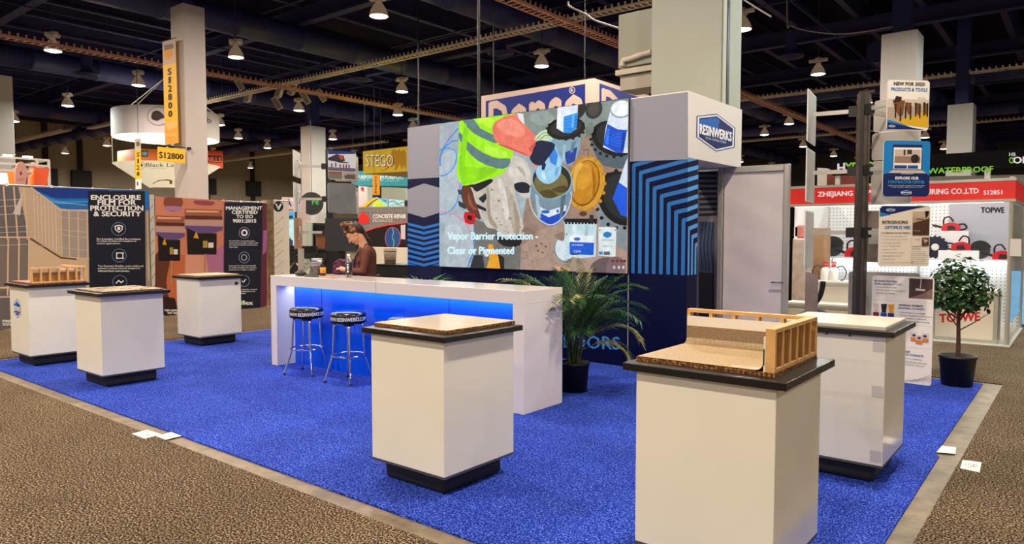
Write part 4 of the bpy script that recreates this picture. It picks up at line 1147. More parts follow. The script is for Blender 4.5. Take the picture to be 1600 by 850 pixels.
for k in range(820):
    while True:
        q = Vector((R_.uniform(-1, 1), R_.uniform(-1, 1), R_.uniform(-1, 1)))
        if 0.25 < q.length < 1: break
    c = Vector((FX, FY, 1.02)) + Vector((q.x * 0.30, q.y * 0.28, q.z * 0.36)) * (1 if R_.random() < 0.9 else 1.12)
    if q.z < -0.5: c += Vector((q.x * 0.06, q.y * 0.06, 0.08))
    n = (q + Vector((R_.uniform(-.7, .7), R_.uniform(-.7, .7), R_.uniform(0, 1.1)))).normalized()
    u = n.cross(Vector((R_.uniform(-1, 1), R_.uniform(-1, 1), R_.uniform(-1, 1)))).normalized(); v = n.cross(u)
    l, w = R_.uniform(0.03, 0.045), R_.uniform(0.014, 0.02)
    fm.add([c - u * l, c - u * l * 0.3 + v * w, c + u * l * 0.4 + v * w, c + u * l * 1.1 - n * 0.008, c + u * l * 0.4 - v * w, c - u * l * 0.3 - v * w, c + n * -0.004],
           [(0, 1, 6), (1, 2, 6), (2, 3, 6), (3, 4, 6), (4, 5, 6), (5, 0, 6)])
for k in range(7):
    c = Vector((FX, FY, 0.98)) + r_ * (0.33 + 0.015 * k) + Vector((0, 0, 0.02 * math.sin(k * 2.0)))
    u = (r_ * 0.8 + Vector((0, 0, math.sin(k * 1.7)))).normalized(); v = u.cross(Vector((0.3, -0.8, 0.4))).normalized()
    fm.add([c, c + u * 0.02 + v * 0.01, c + u * 0.055, c + u * 0.02 - v * 0.01], [(0, 1, 2, 3)])
fm.build('foliage', M_fleaf, t)['kind'] = 'stuff'

# palm tips and wooden tub behind the bar
t = thing('potted_fan_palm', 'green fan palm standing behind the bar right of the woman', 'plant', (-6.95, 6.75, 0))
MB().lathe([(0.0, 0.0), (0.14, 0.0), (0.17, 0.34), (0.0, 0.34)], 24, (-6.95, 6.75, 0)).build('pot', M_pot, t)
for k in range(11):
    az = YAW + 0.3 + k * 0.62; mb = MB()
    c = Vector((-6.95, 6.75, 0.34)); top = c + Vector((0.14 * math.cos(az), 0.14 * math.sin(az), 0.5 + 0.12 * math.sin(k * 2.3)))
    mb.tube([c, c.lerp(top, 0.6), top], 0.006, 5, 0)
    for j in range(9):
        b2 = az + (j - 4) * 0.28; dv = Vector((math.cos(b2), math.sin(b2), 0.55 - 0.1 * abs(j - 4))).normalized(); wv = dv.cross(Vector((0, 0, 1))).normalized() * 0.014
        m1 = top + dv * 0.17; tip = top + dv * 0.36 - Vector((0, 0, 0.04))
        mb.add([top, m1 + wv, tip, m1 - wv], [(0, 1, 2, 3)], 1)
    mb.build('fan_leaf', [M_stem, mat('fan_leaf_green', (66, 122, 48), 0.4, var=0.3, vscale=8)], t)

# ------------------------------------------------------------------ things on the bar
BZ = 1.10
def onbar(px, py, Y): p = atZ(px, py, BZ); return Vector((p.x, p.y, BZ))
p = Vector((-7.36, 5.33, BZ))
t = thing('candy_jar', 'clear square jar with grey label and dark contents on the bar', 'jar', p)
M_clear = mat('clear_plastic', (235, 238, 240), 0.08, spec=0.5, trans=0.9)
MB().lathe([(0.0, 0.0), (0.078, 0.0), (0.085, 0.012), (0.085, 0.15), (0.07, 0.185), (0.062, 0.19)], 20).build('jar_body', M_clear, t, True)
MB().lathe([(0.0, 0.005), (0.076, 0.006), (0.08, 0.1), (0.0, 0.11)], 18).build('dark_contents', speckle('jar_contents', [(0.35, (14, 10, 12)), (0.55, (60, 34, 40)), (0.7, (150, 120, 100))], 60), t, True)
MB().lathe([(0.065, 0.188), (0.068, 0.205), (0.0, 0.206)], 20).build('lid', mat('jar_lid', (190, 180, 176), 0.3), t, True)
a = Art(lambda u, v: p + Vector((0.0865 * math.cos(-2.2 + 2.2 * u), 0.0865 * math.sin(-2.2 + 2.2 * u), 0.115 + 0.05 * v)), (0, -1, 0), 0.0004, 0.0004)
for i in range(8): a.rect(i / 8, 0, (i + 1) / 8, 1, ink(160, 160, 164))
a.up()
for i in range(9): a.rect(0.12 + 0.085 * i, 0.35, 0.17 + 0.085 * i, 0.65, ink(84, 84, 90))
a.build('label', t)
p = Vector((-7.2, 5.30, BZ))
t = thing('small_bottle', 'small dark bottle with orange label beside the jar on the bar', 'bottle', p)
MB().lathe([(0.0, 0.0), (0.032, 0.0), (0.035, 0.01), (0.035, 0.12), (0.016, 0.15), (0.014, 0.17), (0.0, 0.17)], 16).build('glass', mat('dark_bottle', (20, 16, 14), 0.15), t, True)
MB().lathe([(0.0355, 0.03), (0.0358, 0.03), (0.0358, 0.1), (0.0355, 0.1)], 16).build('orange_label', mat('label_orange', (214, 142, 36), 0.5), t, True)
MB().lathe([(0.017, 0.165), (0.017, 0.19), (0.0, 0.19)], 12).build('cap', M_blackmetal, t, True)
p = Vector((-6.66, 5.26, BZ))
t = thing('water_bottle', 'black wrapped water bottle with white letters in front of the woman', 'bottle', p)
MB().lathe([(0.0, 0.0), (0.034, 0.0), (0.037, 0.012), (0.036, 0.05), (0.037, 0.19), (0.02, 0.235), (0.015, 0.245), (0.015, 0.25)], 20).build('bottle_body', M_clear, t, True)
MB().lathe([(0.0375, 0.035), (0.0382, 0.035), (0.0382, 0.175), (0.0375, 0.175)], 20).build('black_sleeve', mat('sleeve_black', (14, 14, 18), 0.4), t, True)
MB().lathe([(0.0165, 0.246), (0.0165, 0.27), (0.0, 0.271)], 14).build('cap', mat('cap_white', (220, 220, 222), 0.4), t, True)
g = MB()
for q_, (z_, w_) in enumerate(((0.06, 0.5), (0.088, 0.35), (0.112, 0.55), (0.14, 0.4))):
    g.add([(0.0388 * math.cos(-0.95 + w_ * c_), 0.0388 * math.sin(-0.95 + w_ * c_), z_ + d_) for d_ in (0, 0.018) for c_ in (-0.5, 0.0, 0.5)], [(0, 1, 4, 3), (1, 2, 5, 4)])
g.build('white_marks', mat('white_print', (238, 238, 240), 0.5), t, True)['kind'] = 'stuff'
def tablet(x, y, rz, sx, sy, label, nm='phone'):
    t = thing(nm, label, nm.replace('_', ' '), (x, y, BZ), rz)
    MB().box((-sx, -sy, 0), (sx, sy, 0.011)).build('case', M_blackmetal, t, True, bevel=0.003)
    MB().box((-sx + 0.006, -sy + 0.006, 0.011), (sx - 0.006, sy - 0.006, 0.0118)).build('glass', mat('phone_glass', (10, 10, 14), 0.05), t, True)
tablet(-7.52, 5.28, 0.4, 0.10, 0.07, 'black tablet lying flat at the left of the bar things', 'tablet')
tablet(-7.12, 5.08, 0.2, 0.075, 0.04, 'black phone lying in front of the jar on the bar')
mb = MB(); mb.ell((-7.40, 5.12, BZ + 0.028), (0.09, 0.06, 0.03), 14).tube([(-7.48, 5.12, BZ + 0.03), (-7.45, 5.12, BZ + 0.055), (-7.38, 5.13, BZ + 0.06), (-7.33, 5.14, BZ + 0.03)], 0.01, 8)
solo(mb, 'sunglasses_case', M_blackmetal, 'lumpy black pouch on the bar left of the jar', 'case')
# flowery purple cloth bag on a small table behind the woman's hands
bx0, bx1 = atY(527, 410, 7.0).x, atY(568, 410, 7.0).x
TZ = 0.98
tt = thing('side_table', 'small black table behind the bar carrying the purple cloth bag', 'table', ((bx0 + bx1) / 2, 7.05, 0))
MB().box((bx0 - 0.1, 6.86, TZ - 0.03), (bx1 + 0.1, 7.26, TZ)).build('table_top', M_blackmetal, tt, bevel=0.004)
for x in (bx0 - 0.06, bx1 + 0.06):
    for y in (6.9, 7.22): MB().box((x - 0.018, y - 0.018, 0), (x + 0.018, y + 0.018, TZ - 0.03)).build('leg', M_blackmetal, tt)
g = MB(); vs = []; fs = []
for j in range(13):
    for i in range(17):
        u, v = i / 16, j / 12
        vs.append((bx0 + (bx1 - bx0) * u, 6.96 + 0.03 * math.sin(8 * u) * v, TZ + 0.001 + v * (0.17 + 0.13 * u + 0.03 * math.sin(7 * u))))
for j in range(12):
    for i in range(16): fs.append((j * 17 + i, j * 17 + i + 1, (j + 1) * 17 + i + 1, (j + 1) * 17 + i))
g.add(vs, fs, 0, True)
o = solo(g, 'cloth_bag', speckle('purple_flower_cloth', [(0.36, (20, 10, 20)), (0.48, (72, 30, 62)), (0.58, (120, 44, 70)), (0.68, (60, 70, 90))], 26), 'dark purple flowered cloth bag on the small black table behind the woman', 'bag')
sd_ = o.modifiers.new('thickness', 'SOLIDIFY'); sd_.thickness = 0.12; sd_.offset = 0

solo(MB().slab([(-7.08, 5.12, BZ + 0.002), (-6.84, 5.08, BZ + 0.002), (-6.80, 5.24, BZ + 0.002), (-7.04, 5.28, BZ + 0.002)], (0, 0, -0.0015)), 'leaflet', speckle('red_leaflet', [(0.4, (150, 40, 34)), (0.55, (206, 120, 96)), (0.7, (232, 214, 196))], 30), 'red and white leaflet lying on the bar by the woman', 'paper')

# ------------------------------------------------------------------ the woman behind the bar
W0 = Vector((-7.09, 5.85, 0)); FACE = math.atan2(-0.77, -0.63)
wt = thing('person', 'woman with piled up hair in brown top looking down behind the bar', 'person', W0, FACE)
M_skin = mat('skin', (214, 158, 124), 0.5, spec=0.35, var=0.05, vscale=12)
M_hair = speckle('streaked_hair', [(0.35, (44, 24, 14)), (0.52, (92, 56, 30)), (0.64, (160, 112, 64)), (0.78, (196, 150, 94))], 22, 0.45, 0.4)
M_hair2 = mat('dark_hair', (40, 24, 18), 0.5, var=0.3, vscale=18)
M_top = mat('brown_knit', (96, 48, 32), 0.8, var=0.12, vscale=20, bump=0.2, bscale=200)
M_trous = mat('black_trousers', (14, 13, 15), 0.8)
def remesh(o, vox, sm=6):
    r = o.modifiers.new('remesh', 'REMESH'); r.mode = 'VOXEL'; r.voxel_size = vox; r.use_smooth_shade = True
    s = o.modifiers.new('smooth', 'SMOOTH'); s.iterations = sm; s.factor = 0.5
    return o
# body, local axes: x forward, y to her left, z up
HC = Vector((0.125, 0, 1.60)); HR = Matrix.Rotation(math.radians(48), 3, 'Y')
def hp(x, y, z): return HC + HR @ Vector((x, y, z))
b = MB()
b.ell(hp(-0.012, 0, 0.035), (0.098, 0.077, 0.090), 20, 0, HR)             # skull
b.ell(hp(0.022, 0, -0.025), (0.070, 0.062, 0.086), 18, 0, HR)             # face
b.cap(hp(0.045, 0, -0.085), hp(0.068, 0, -0.098), 0.030, 0.019)           # jaw, chin
b.cap(hp(0.088, 0, 0.012), hp(0.112, 0, -0.026), 0.009, 0.012)            # nose
b.cap(hp(0.082, -0.014, -0.058), hp(0.082, 0.014, -0.058), 0.012, 0.012)  # lips
b.cap(hp(0.074, 0.028, 0.028), hp(0.074, -0.028, 0.028), 0.014, 0.014)    # brow
for s in (-1, 1):
    b.ell(hp(0.058, 0.032 * s, -0.03), (0.022, 0.02, 0.026), 10, 0, HR)   # cheek
    b.ell(hp(-0.012, 0.074 * s, -0.012), (0.018, 0.009, 0.030), 10, 0, HR)
b.cap(hp(-0.03, 0, -0.06), (-0.005, 0, 1.43), 0.054, 0.060)               # neck
b.cap((-0.015, -0.10, 1.40), (-0.015, 0.10, 1.40), 0.062, 0.062)          # shoulders line
b.cap((-0.02, 0, 1.34), (-0.035, 0, 1.12), 0.118, 0.100)
b.cap((-0.035, 0, 1.12), (-0.02, 0, 0.95), 0.100, 0.130)
for s in (-1, 1):
    S = Vector((-0.03, 0.165 * s, 1.385)); E = Vector((0.02, 0.215 * s, 1.135)); Wr = Vector((0.235, 0.085 * s, 1.155))
    b.cap(S, E, 0.048, 0.038); b.cap(E, Wr, 0.038, 0.025)
    d = (Wr - E).normalized(); pc = Wr + d * 0.05 + Vector((0, -0.004 * s, 0.006))
    b.cap(Wr, pc, 0.024, 0.030)
    side = Vector((0, 0, 1)).cross(d).normalized()
    for f, (off, ln) in enumerate(((-0.024, 0.066), (-0.008, 0.074), (0.008, 0.070), (0.023, 0.056))):
        k0 = pc + d * 0.024 + side * off; k1 = k0 + d * ln * 0.5 + Vector((0, 0, 0.004)); k2 = k1 + d * ln * 0.32 + Vector((0, 0, -0.022))
        b.cap(k0, k1, 0.0095, 0.0088, 8); b.cap(k1, k2, 0.0088, 0.0075, 8)
    th = pc - side * 0.026 * (1 if s > 0 else -1); b.cap(th, th + d * 0.04 + Vector((0, -0.014 * s, 0.026)), 0.011, 0.009, 8)
    H = Vector((-0.02, 0.085 * s, 0.93)); K = Vector((0.0, 0.09 * s, 0.50)); An = Vector((-0.03, 0.09 * s, 0.09))
    b.cap(H, K, 0.082, 0.052); b.cap(K, An, 0.052, 0.036); b.cap(An + Vector((0, 0, -0.035)), An + Vector((0.13, 0.01 * s, -0.05)), 0.036, 0.028)
body = remesh(b.build('body', M_skin, wt, True), 0.0065, 5)
c = MB()
c.cap((-0.02, -0.105, 1.395), (-0.02, 0.105, 1.395), 0.068, 0.068); c.cap((-0.02, 0, 1.34), (-0.035, 0, 1.12), 0.130, 0.113); c.cap((-0.035, 0, 1.12), (-0.02, 0, 0.93), 0.113, 0.146)
for s in (-1, 1):
    S = Vector((-0.03, 0.165 * s, 1.385)); E = Vector((0.02, 0.215 * s, 1.135)); Wr = Vector((0.215, 0.095 * s, 1.153))
    c.cap(S, E, 0.059, 0.047); c.cap(E, Wr, 0.047, 0.033); c.ell((0.045, 0.055 * s, 1.275), (0.055, 0.06, 0.06), 14)
remesh(c.build('knit_top', M_top, wt, True), 0.008, 5)
c = MB()
for s in (-1, 1):
    H = Vector((-0.02, 0.085 * s, 0.93)); K = Vector((0.0, 0.09 * s, 0.50)); An = Vector((-0.03, 0.09 * s, 0.12))
    c.cap(H, K, 0.094, 0.066); c.cap(K, An, 0.066, 0.055)
c.cap((-0.02, -0.05, 0.95), (-0.02, 0.05, 0.95), 0.115, 0.115)
remesh(c.build('trousers', M_trous, wt, True), 0.011, 4)
for s in (-1, 1):
    MB().cap((-0.05, 0.09 * s, 0.045), (0.12, 0.1 * s, 0.04), 0.045, 0.04).build('shoe', M_blackmetal, wt, True)
h = MB()
h.ell(hp(-0.034, 0, 0.050), (0.098, 0.088, 0.092), 18, 0, HR)
h.cap(hp(0.062, 0.01, 0.085), hp(-0.02, 0.07, 0.035), 0.026, 0.030); h.cap(hp(0.062, -0.01, 0.085), hp(-0.02, -0.07, 0.035), 0.026, 0.030)
h.cap(hp(0.03, 0, 0.11), hp(-0.06, 0, 0.12), 0.032, 0.04)
h.cap(hp(-0.10, 0.03, 0.02), hp(-0.09, 0.02, -0.05), 0.035, 0.026)
remesh(h.build('hair', M_hair, wt, True), 0.008, 4)
h = MB()
bc = hp(-0.005, 0.02, 0.155)
h.ell(bc, (0.06, 0.056, 0.052), 14); h.cap(bc + Vector((0.02, 0.02, 0.03)), bc + Vector((-0.05, 0.03, 0.045)), 0.018, 0.016); h.cap(bc + Vector((-0.03, 0, 0.0)), bc + Vector((-0.115, 0.02, -0.035)), 0.028, 0.014)
h.cap(bc + Vector((-0.02, 0.03, 0.02)), bc + Vector((-0.10, 0.05, 0.005)), 0.02, 0.011)
remesh(h.build('hair_bun', M_hair, wt, True), 0.008, 3)
h = MB()
h.ell(hp(-0.088, 0, 0.022), (0.062, 0.086, 0.105), 14, 0, HR)
h.cap(hp(-0.11, 0.0, -0.02), (-0.075, 0.03, 1.50), 0.03, 0.014); h.cap((-0.06, 0.05, 1.55), (-0.095, 0.05, 1.46), 0.014, 0.008)
remesh(h.build('nape_hair', M_hair2, wt, True), 0.008, 3)
e = MB().tube([hp(-0.006, 0.088, -0.04) + Vector((0.001 * i, 0.004, -0.012 * i)) for i in range(4)], [0.004, 0.011, 0.013, 0.006], 8)
e.build('earring', mat('gold_earring', (222, 178, 110), 0.3, metal=0.7), wt, True)
for s in (-1, 1):
    MB().ell(hp(0.079, 0.029 * s, 0.008), (0.010, 0.013, 0.0045), 10, 0, HR).build('eyelid', mat('lash_dark', (70, 40, 32), 0.6), wt, True)
MB().ell(hp(0.0935, 0, -0.057), (0.006, 0.019, 0.008), 10, 0, HR).build('lips', mat('lip_rose', (176, 88, 82), 0.45), wt, True)
L = MB().tube(spl_open([(-0.075, 0.045, 1.46), (-0.02, 0.085, 1.475), (0.055, 0.078, 1.40), (0.118, 0.065, 1.30), (0.128, 0.02, 1.14)], 5), 0.0085, 6).tube(spl_open([(-0.075, -0.045, 1.46), (-0.02, -0.085, 1.475), (0.055, -0.078, 1.40), (0.118, -0.065, 1.30), (0.128, 0.02, 1.14)], 5), 0.0085, 6)
L.build('lanyard', M_blackmetal, wt, True)
ph = thing('phone', 'dark phone held in the hands of the woman', 'phone', W0 + Matrix.Rotation(FACE, 3, 'Z') @ Vector((0.32, 0.0, 1.155)), FACE)
MB().box((-0.075, -0.038, 0), (0.075, 0.038, 0.009)).build('case', M_blackmetal, ph, True, bevel=0.003)
MB().box((-0.07, -0.034, 0.009), (0.07, 0.034, 0.0096)).build('glass', mat('phone_glass', (10, 10, 14), 0.05), ph, True)

# black monitor on a post behind the woman
t = thing('monitor', 'back of a black monitor on a stand behind the woman', 'monitor', (-9.02, 7.0, 0))
pm = [atY(508, 341, 7.0), atY(556.5, 341, 7.0), atY(556.5, 392, 7.0), atY(508, 392, 7.0)]
MB().slab(pm, (0, 0.05, 0)).build('screen_back', mat('monitor_black', (38, 38, 42), 0.45), t, bevel=0.006)
xm = (pm[0].x + pm[1].x) / 2 - 0.1
MB().box((xm - 0.04, 7.06, 0.02), (xm + 0.04, 7.14, 1.7)).build('post', M_blackmetal, t)
MB().lathe([(0.0, 0.0), (0.26, 0.0), (0.26, 0.015), (0.0, 0.02)], 24, (xm, 7.1, 0)).build('foot_plate', M_blackmetal, t)

# ------------------------------------------------------------------ right hand sign stand
M_back = mat('sign_board_back', (176, 172, 164), 0.5)
M_edge = mat('sign_board_edge', (206, 204, 200), 0.5)
M_steel = mat('weathered_steel_post', (72, 62, 54), 0.4, metal=0.6, var=0.35, vscale=7)
RP = atY(1346, 320, 8.62); RPx, RPy = RP.x, RP.y
t = thing('sign_stand', 'tall dark steel post with arms for framed signs at the right', 'sign stand', (RPx, RPy, 0))
MB().lathe([(0.0, 0.0), (0.2, 0.0), (0.2, 0.012), (0.0, 0.014)], 28, (RPx, RPy, 0.0)).build('foot_plate', M_steel, t)
MB().box((RPx - 0.06, RPy - 0.06, 0.012), (RPx + 0.06, RPy + 0.06, atY(1350, 147, 8.62).z)).build('post', M_steel, t, bevel=0.01)
MB().box((RPx - 0.018, RPy - 0.066, 0.012), (RPx + 0.018, RPy - 0.058, atY(1350, 147, 8.62).z - 0.01)).build('slot', M_blackmetal, t)
nA = Vector((math.cos(math.radians(45)), -math.sin(math.radians(45)), 0)); dA = Vector((nA.y * -1, nA.x, 0))
nB = Vector((-math.cos(math.radians(8)), -math.sin(math.radians(8)), 0)); dB = Vector((-nB.y, nB.x, 0))
nC = Vector((math.sin(math.radians(15)), math.cos(math.radians(15)), 0)); dC = Vector((-nC.y, nC.x, 0))
cA = Vector((RPx, RPy, 0)) + nA * 0.72; cB = Vector((RPx, RPy, 0)) + nB * 0.53; cC = Vector((RPx, RPy, 0)) + nC * 0.55
for z in (2.96, 2.30, 1.62):
    for n_ in (nA, nB, nC):
        R0 = Vector((RPx, RPy, z)); k_ = {id(nA): 0.70, id(nB): 0.51, id(nC): 0.53}[id(n_)]
        MB().bar(R0 + n_ * 0.1, R0 + n_ * k_, 0.02, 0.045).build('arm', M_alu, t)
        MB().bar(R0 + n_ * 0.055, R0 + n_ * 0.15, 0.06, 0.11).build('clamp', M_blackmetal, t)

def board_sign(c, d, n, quad, label, name='framed_sign', r=0.035, drop=None):
    """rounded board in the vertical plane through c; quad in photo pixels (left, top, right, bottom)"""
    pl = ((lambda a, b: atP(a, b, c, n)), n if (CAMP - c).dot(n) > 0 else -n)
    nn = Vector(pl[1]).normalized()
    x0, y0, x1, y1 = quad
    tl, br = pl[0](x0, y0), pl[0](x1, y1)
    tr_, bl_ = pl[0](x1, y0), pl[0](x0, y1)
    ztop, zbot = (tl.z + tr_.z) / 2, (br.z + bl_.z) / 2
    h = (Vector((tr_.x, tr_.y, 0)) - Vector((tl.x, tl.y, 0))); Wd = h.length; h.normalize()
    base = Vector((tl.x, tl.y, 0)); Hh = ztop - zbot
    if drop is not None: zbot = drop; Hh = ztop - zbot
    fn = lambda u, v: base + h * (Wd * u) + Vector((0, 0, zbot + Hh * v))
    poly = rpoly(0, 0, 1, 1, 0.06)
    sxr = Hh / Wd
    pts = []
    for (cx, cy, t0) in ((Wd - r, Hh - r, 0), (r, Hh - r, 90), (r, r, 180), (Wd - r, r, 270)):
        for i in range(5):
            q = math.radians(t0 + 22.5 * i); pts.append(fn((cx + r * math.cos(q)) / Wd, (cy + r * math.sin(q)) / Hh))
    loc = fn(0.5, 0)
    t = thing(name, label, 'sign', loc)
    MB().slab(pts, nn * -0.012).build('board', [M_edge], t)
    a = Art(fn, nn, 0.0006, 0.0006)
    return t, a, fn, nn, Wd, Hh
def back_clip(t, fn, nn, label=None):
    MB().slab([fn(0.35, 0.35), fn(0.65, 0.35), fn(0.65, 0.65), fn(0.35, 0.65)], nn * 0.01).build('mounting_plate', M_alu, t)

CREAM = ink(226, 216, 198)
NAVY = ink(14, 36, 92); SKY = ink(28, 122, 200); TXT = ink(40, 38, 36); TXT2 = ink(92, 88, 84)
# NEW FOR 2025
t, a, fn, nn, Wd, Hh = board_sign(cA, dA, nA, (1387.3, 125, 1453, 204), 'framed sign at upper right reading NEW FOR 2025! above yellow floor photo')
a.rrect(0.01, 0.01, 0.99, 0.99, 0.05, ink(236, 232, 224))
a.up().rect(0.01, 0.15, 0.99, 0.62, ink(176, 160, 140)); a.up().poly([(0.01, 0.15), (0.99, 0.06), (0.99, 0.42), (0.3, 0.2)], ink(214, 170, 36)); a.poly([(0.01, 0.45), (0.99, 0.50), (0.99, 0.62), (0.01, 0.62)], ink(206, 198, 184))
a.up().poly([(0.01, 0.02), (0.9, 0.02), (0.6, 0.06), (0.01, 0.19)], NAVY); a.poly([(0.01, 0.16), (0.6, 0.06), (0.3, 0.15), (0.01, 0.21)], SKY)
a.up()
for (x, y, w, h2) in ((0.12, 0.5, 0.3, 0.2), (0.42, 0.46, 0.16, 0.13), (0.64, 0.45, 0.16, 0.13), (0.84, 0.45, 0.14, 0.12)):
    a.poly([(x, y + 0.1), (x + w, y + 0.09), (x + w * 0.85, y - h2), (x + w * 0.55, y - h2 * 1.1), (x + w * 0.2, y - h2 * 0.4)], ink(120, 76, 40))
a.up()
for (x, y) in ((0.18, 0.25), (0.3, 0.18), (0.42, 0.24), (0.54, 0.22), (0.66, 0.28), (0.76, 0.25), (0.86, 0.3), (0.94, 0.28)): a.rect(x, y, x + 0.035, y + 0.27, ink(34, 28, 24))
a.poly([(0.14, 0.54), (0.32, 0.58), (0.34, 0.66), (0.2, 0.68)], ink(54, 34, 26)); a.text('TOOLS', 0.72, 0.63, 0.9, 0.66, ink(90, 84, 60), 0, 1)
a.text('NEW FOR 2025!', 0.14, 0.89, 0.88, 0.955, ink(22, 22, 24), 0.045); a.text('PRODUCTS & TOOLS', 0.08, 0.78, 0.94, 0.845, ink(36, 122, 182), 0.04)
hex_logo(a.sub((0.04, 0.045), (0.2, 0.045), (0.2, 0.115), (0.04, 0.115)), strap=False)
a.build('printed_face', t)
# EXPLORE OUR CONTRACTOR CENTER
t, a, fn, nn, Wd, Hh = board_sign(cA, dA, nA, (1381.3, 220, 1454, 307), 'blue framed sign with laptop picture reading EXPLORE OUR CONTRACTOR CENTER')
a.rrect(0.0, 0.0, 1.0, 1.0, 0.06, ink(24, 126, 200)); a.up().poly([(0.0, 0.05), (0.06, 0.0), (0.94, 0.0), (1, 0.05), (1, 0.38), (0.9, 0.42), (0.1, 0.42), (0.0, 0.39)], NAVY)
a.up().poly([(0.2, 0.47), (0.83, 0.47), (0.82, 0.93), (0.19, 0.93)], ink(28, 28, 34)); a.up().rect(0.21, 0.49, 0.81, 0.90, ink(238, 238, 236)); a.rect(0.2, 0.88, 0.82, 0.93, ink(24, 40, 92))
a.up().rect(0.23, 0.6, 0.79, 0.84, ink(150, 124, 104)); a.rect(0.23, 0.5, 0.5, 0.56, ink(30, 70, 150)); a.rect(0.52, 0.5, 0.74, 0.56, ink(30, 80, 160)); a.rect(0.23, 0.72, 0.79, 0.84, ink(196, 186, 172)); a.up().ell(0.67, 0.68, 0.09, 0.08, ink(40, 34, 32))
a.rect(0.42, 0.74, 0.46, 0.84, ink(60, 44, 40)); a.rect(0.5, 0.76, 0.6, 0.84, ink(70, 50, 44))
a.poly([(0.2, 0.475), (0.83, 0.475), (0.92, 0.42), (0.10, 0.42)], ink(196, 188, 184)); a.rect(0.38, 0.40, 0.64, 0.42, ink(150, 146, 146))
a.up().text('EXPLORE OUR', 0.26, 0.305, 0.76, 0.355, ink(245, 245, 248), 0.045); a.text('CONTRACTOR CENTER', 0.11, 0.235, 0.89, 0.285, ink(56, 144, 216), 0.045)
a.text('GREAT PRODUCTS AND SYSTEMS FOR PROFESSIONALS', 0.1, 0.185, 0.9, 0.205, ink(215, 220, 232), 0.01, 1); a.text('ONLINE TRAINING, MARKETING AND MORE', 0.16, 0.155, 0.84, 0.175, ink(215, 220, 232), 0.01, 1)
hex_logo(a.sub((0.38, 0.02), (0.62, 0.02), (0.62, 0.115), (0.38, 0.115)), strap=False)
a.build('printed_face', t)
# INTRODUCING OPTIMUS VBE
t, a, fn, nn, Wd, Hh = board_sign(cA, dA, nA, (1375, 322, 1454, 416.5), 'cream framed sign reading INTRODUCING OPTIMUS VBE with bullet list')
a.rrect(0.0, 0.0, 1.0, 1.0, 0.04, CREAM); a.up().poly([(0.0, 0.84), (0.0, 0.96), (0.05, 1.0), (0.95, 1.0), (0.55, 0.93), (0.25, 0.87)], NAVY); a.poly([(0.0, 0.82), (0.22, 0.855), (0.0, 0.9)], SKY)
hex_logo(a.up().sub((0.12, 0.9), (0.3, 0.9), (0.3, 0.97), (0.12, 0.97)), strap=False)
a.up().text('INTRODUCING', 0.05, 0.71, 0.55, 0.76, ink(24, 24, 26), 0.045); a.text('OPTIMUS VBE', 0.1, 0.625, 0.6, 0.675, ink(30, 116, 176), 0.045)
a.text('Pore-Filling Next-Gen Vapor Mitigation', 0.04, 0.542, 0.6, 0.572, TXT, 0.03, 1)
for i, s_ in enumerate(('low-viscosity, penetrating resin', 'use with existing or new concrete', '100% solids, solvent free', 'reduces shrinkage cracks', 'apply down to 40 F', 'no additional primer required', 'highly chemical resistant', 'accepts broadcast', 'ideal for all types of commercial flooring')):
    y = 0.495 - i * 0.0545; a.rect(0.035, y + 0.004, 0.045, y + 0.014, TXT); a.text(s_, 0.075, y - 0.004, 0.075 + 0.0145 * len(s_), y + 0.022, TXT2, 0.01, 1)
a.rect(0.65, 0.52, 0.98, 0.91, ink(74, 50, 36)); a.up().rect(0.65, 0.80, 0.98, 0.91, ink(190, 170, 146)); a.poly([(0.65, 0.72), (0.98, 0.8), (0.98, 0.82), (0.65, 0.82)], ink(176, 150, 124)); a.up().poly([(0.88, 0.92), (0.97, 0.92), (0.95, 0.84), (0.9, 0.8)], ink(30, 26, 28)); a.rect(0.72, 0.775, 0.86, 0.79, ink(40, 34, 34))
a.text('Surface-View', 0.67, 0.585, 0.8, 0.605, ink(214, 200, 180), 0.01, 1); a.rect(0.64, 0.34, 0.82, 0.49, ink(222, 212, 196)); a.text('0.90', 0.7, 0.43, 0.8, 0.46, ink(190, 50, 40), 0.03, 1); a.rect(0.84, 0.34, 0.98, 0.48, ink(84, 60, 44)); a.up().poly([(0.86, 0.46), (0.97, 0.44), (0.9, 0.38)], ink(190, 160, 130))
a.text("How It Works:", 0.64, 0.285, 0.82, 0.305, TXT, 0.03, 1)
for i, s_ in enumerate(('Optimus VBE is a highly', 'chemical resistant next', 'generation resin technology', 'that penetrates into the', 'substrate, encapsulating', 'aggregates and moisture', 'while still leaving pores.')): a.text(s_, 0.63, 0.235 - i * 0.033, 0.63 + 0.0125 * len(s_), 0.255 - i * 0.033, TXT2, 0.01, 1)
a.build('printed_face', t)
# large standing board
pS = atZ(1458, 603, 0.004); nS = Vector((math.sin(math.radians(-4)), -math.cos(math.radians(-4)), 0))
t, a, fn, nn, Wd, Hh = board_sign(pS, None, nS, (1363, 432, 1460, 600), 'large white board standing on the carpet listing pigments and aggregates', 'standing_sign', drop=0.0)
a.rrect(0.0, 0.0, 1.0, 1.0, 0.03, ink(226, 222, 214)); a.up()
a.text('BIO-BASED POLYUREA', 0.04, 0.94, 0.42, 0.957, ink(24, 24, 26), 0.045); a.text('PRIMER & BROADCAST COAT', 0.04, 0.913, 0.5, 0.93, ink(30, 96, 140), 0.045)
for i, s_ in enumerate(('Unique plant-based formula', 'Primer for broadcast & other systems', 'Adjustable cure schedule')): a.text('-  ' + s_, 0.04, 0.882 - 0.0285 * i, 0.04 + 0.0143 * len(s_), 0.898 - 0.0285 * i, TXT2, 0.015, 1)
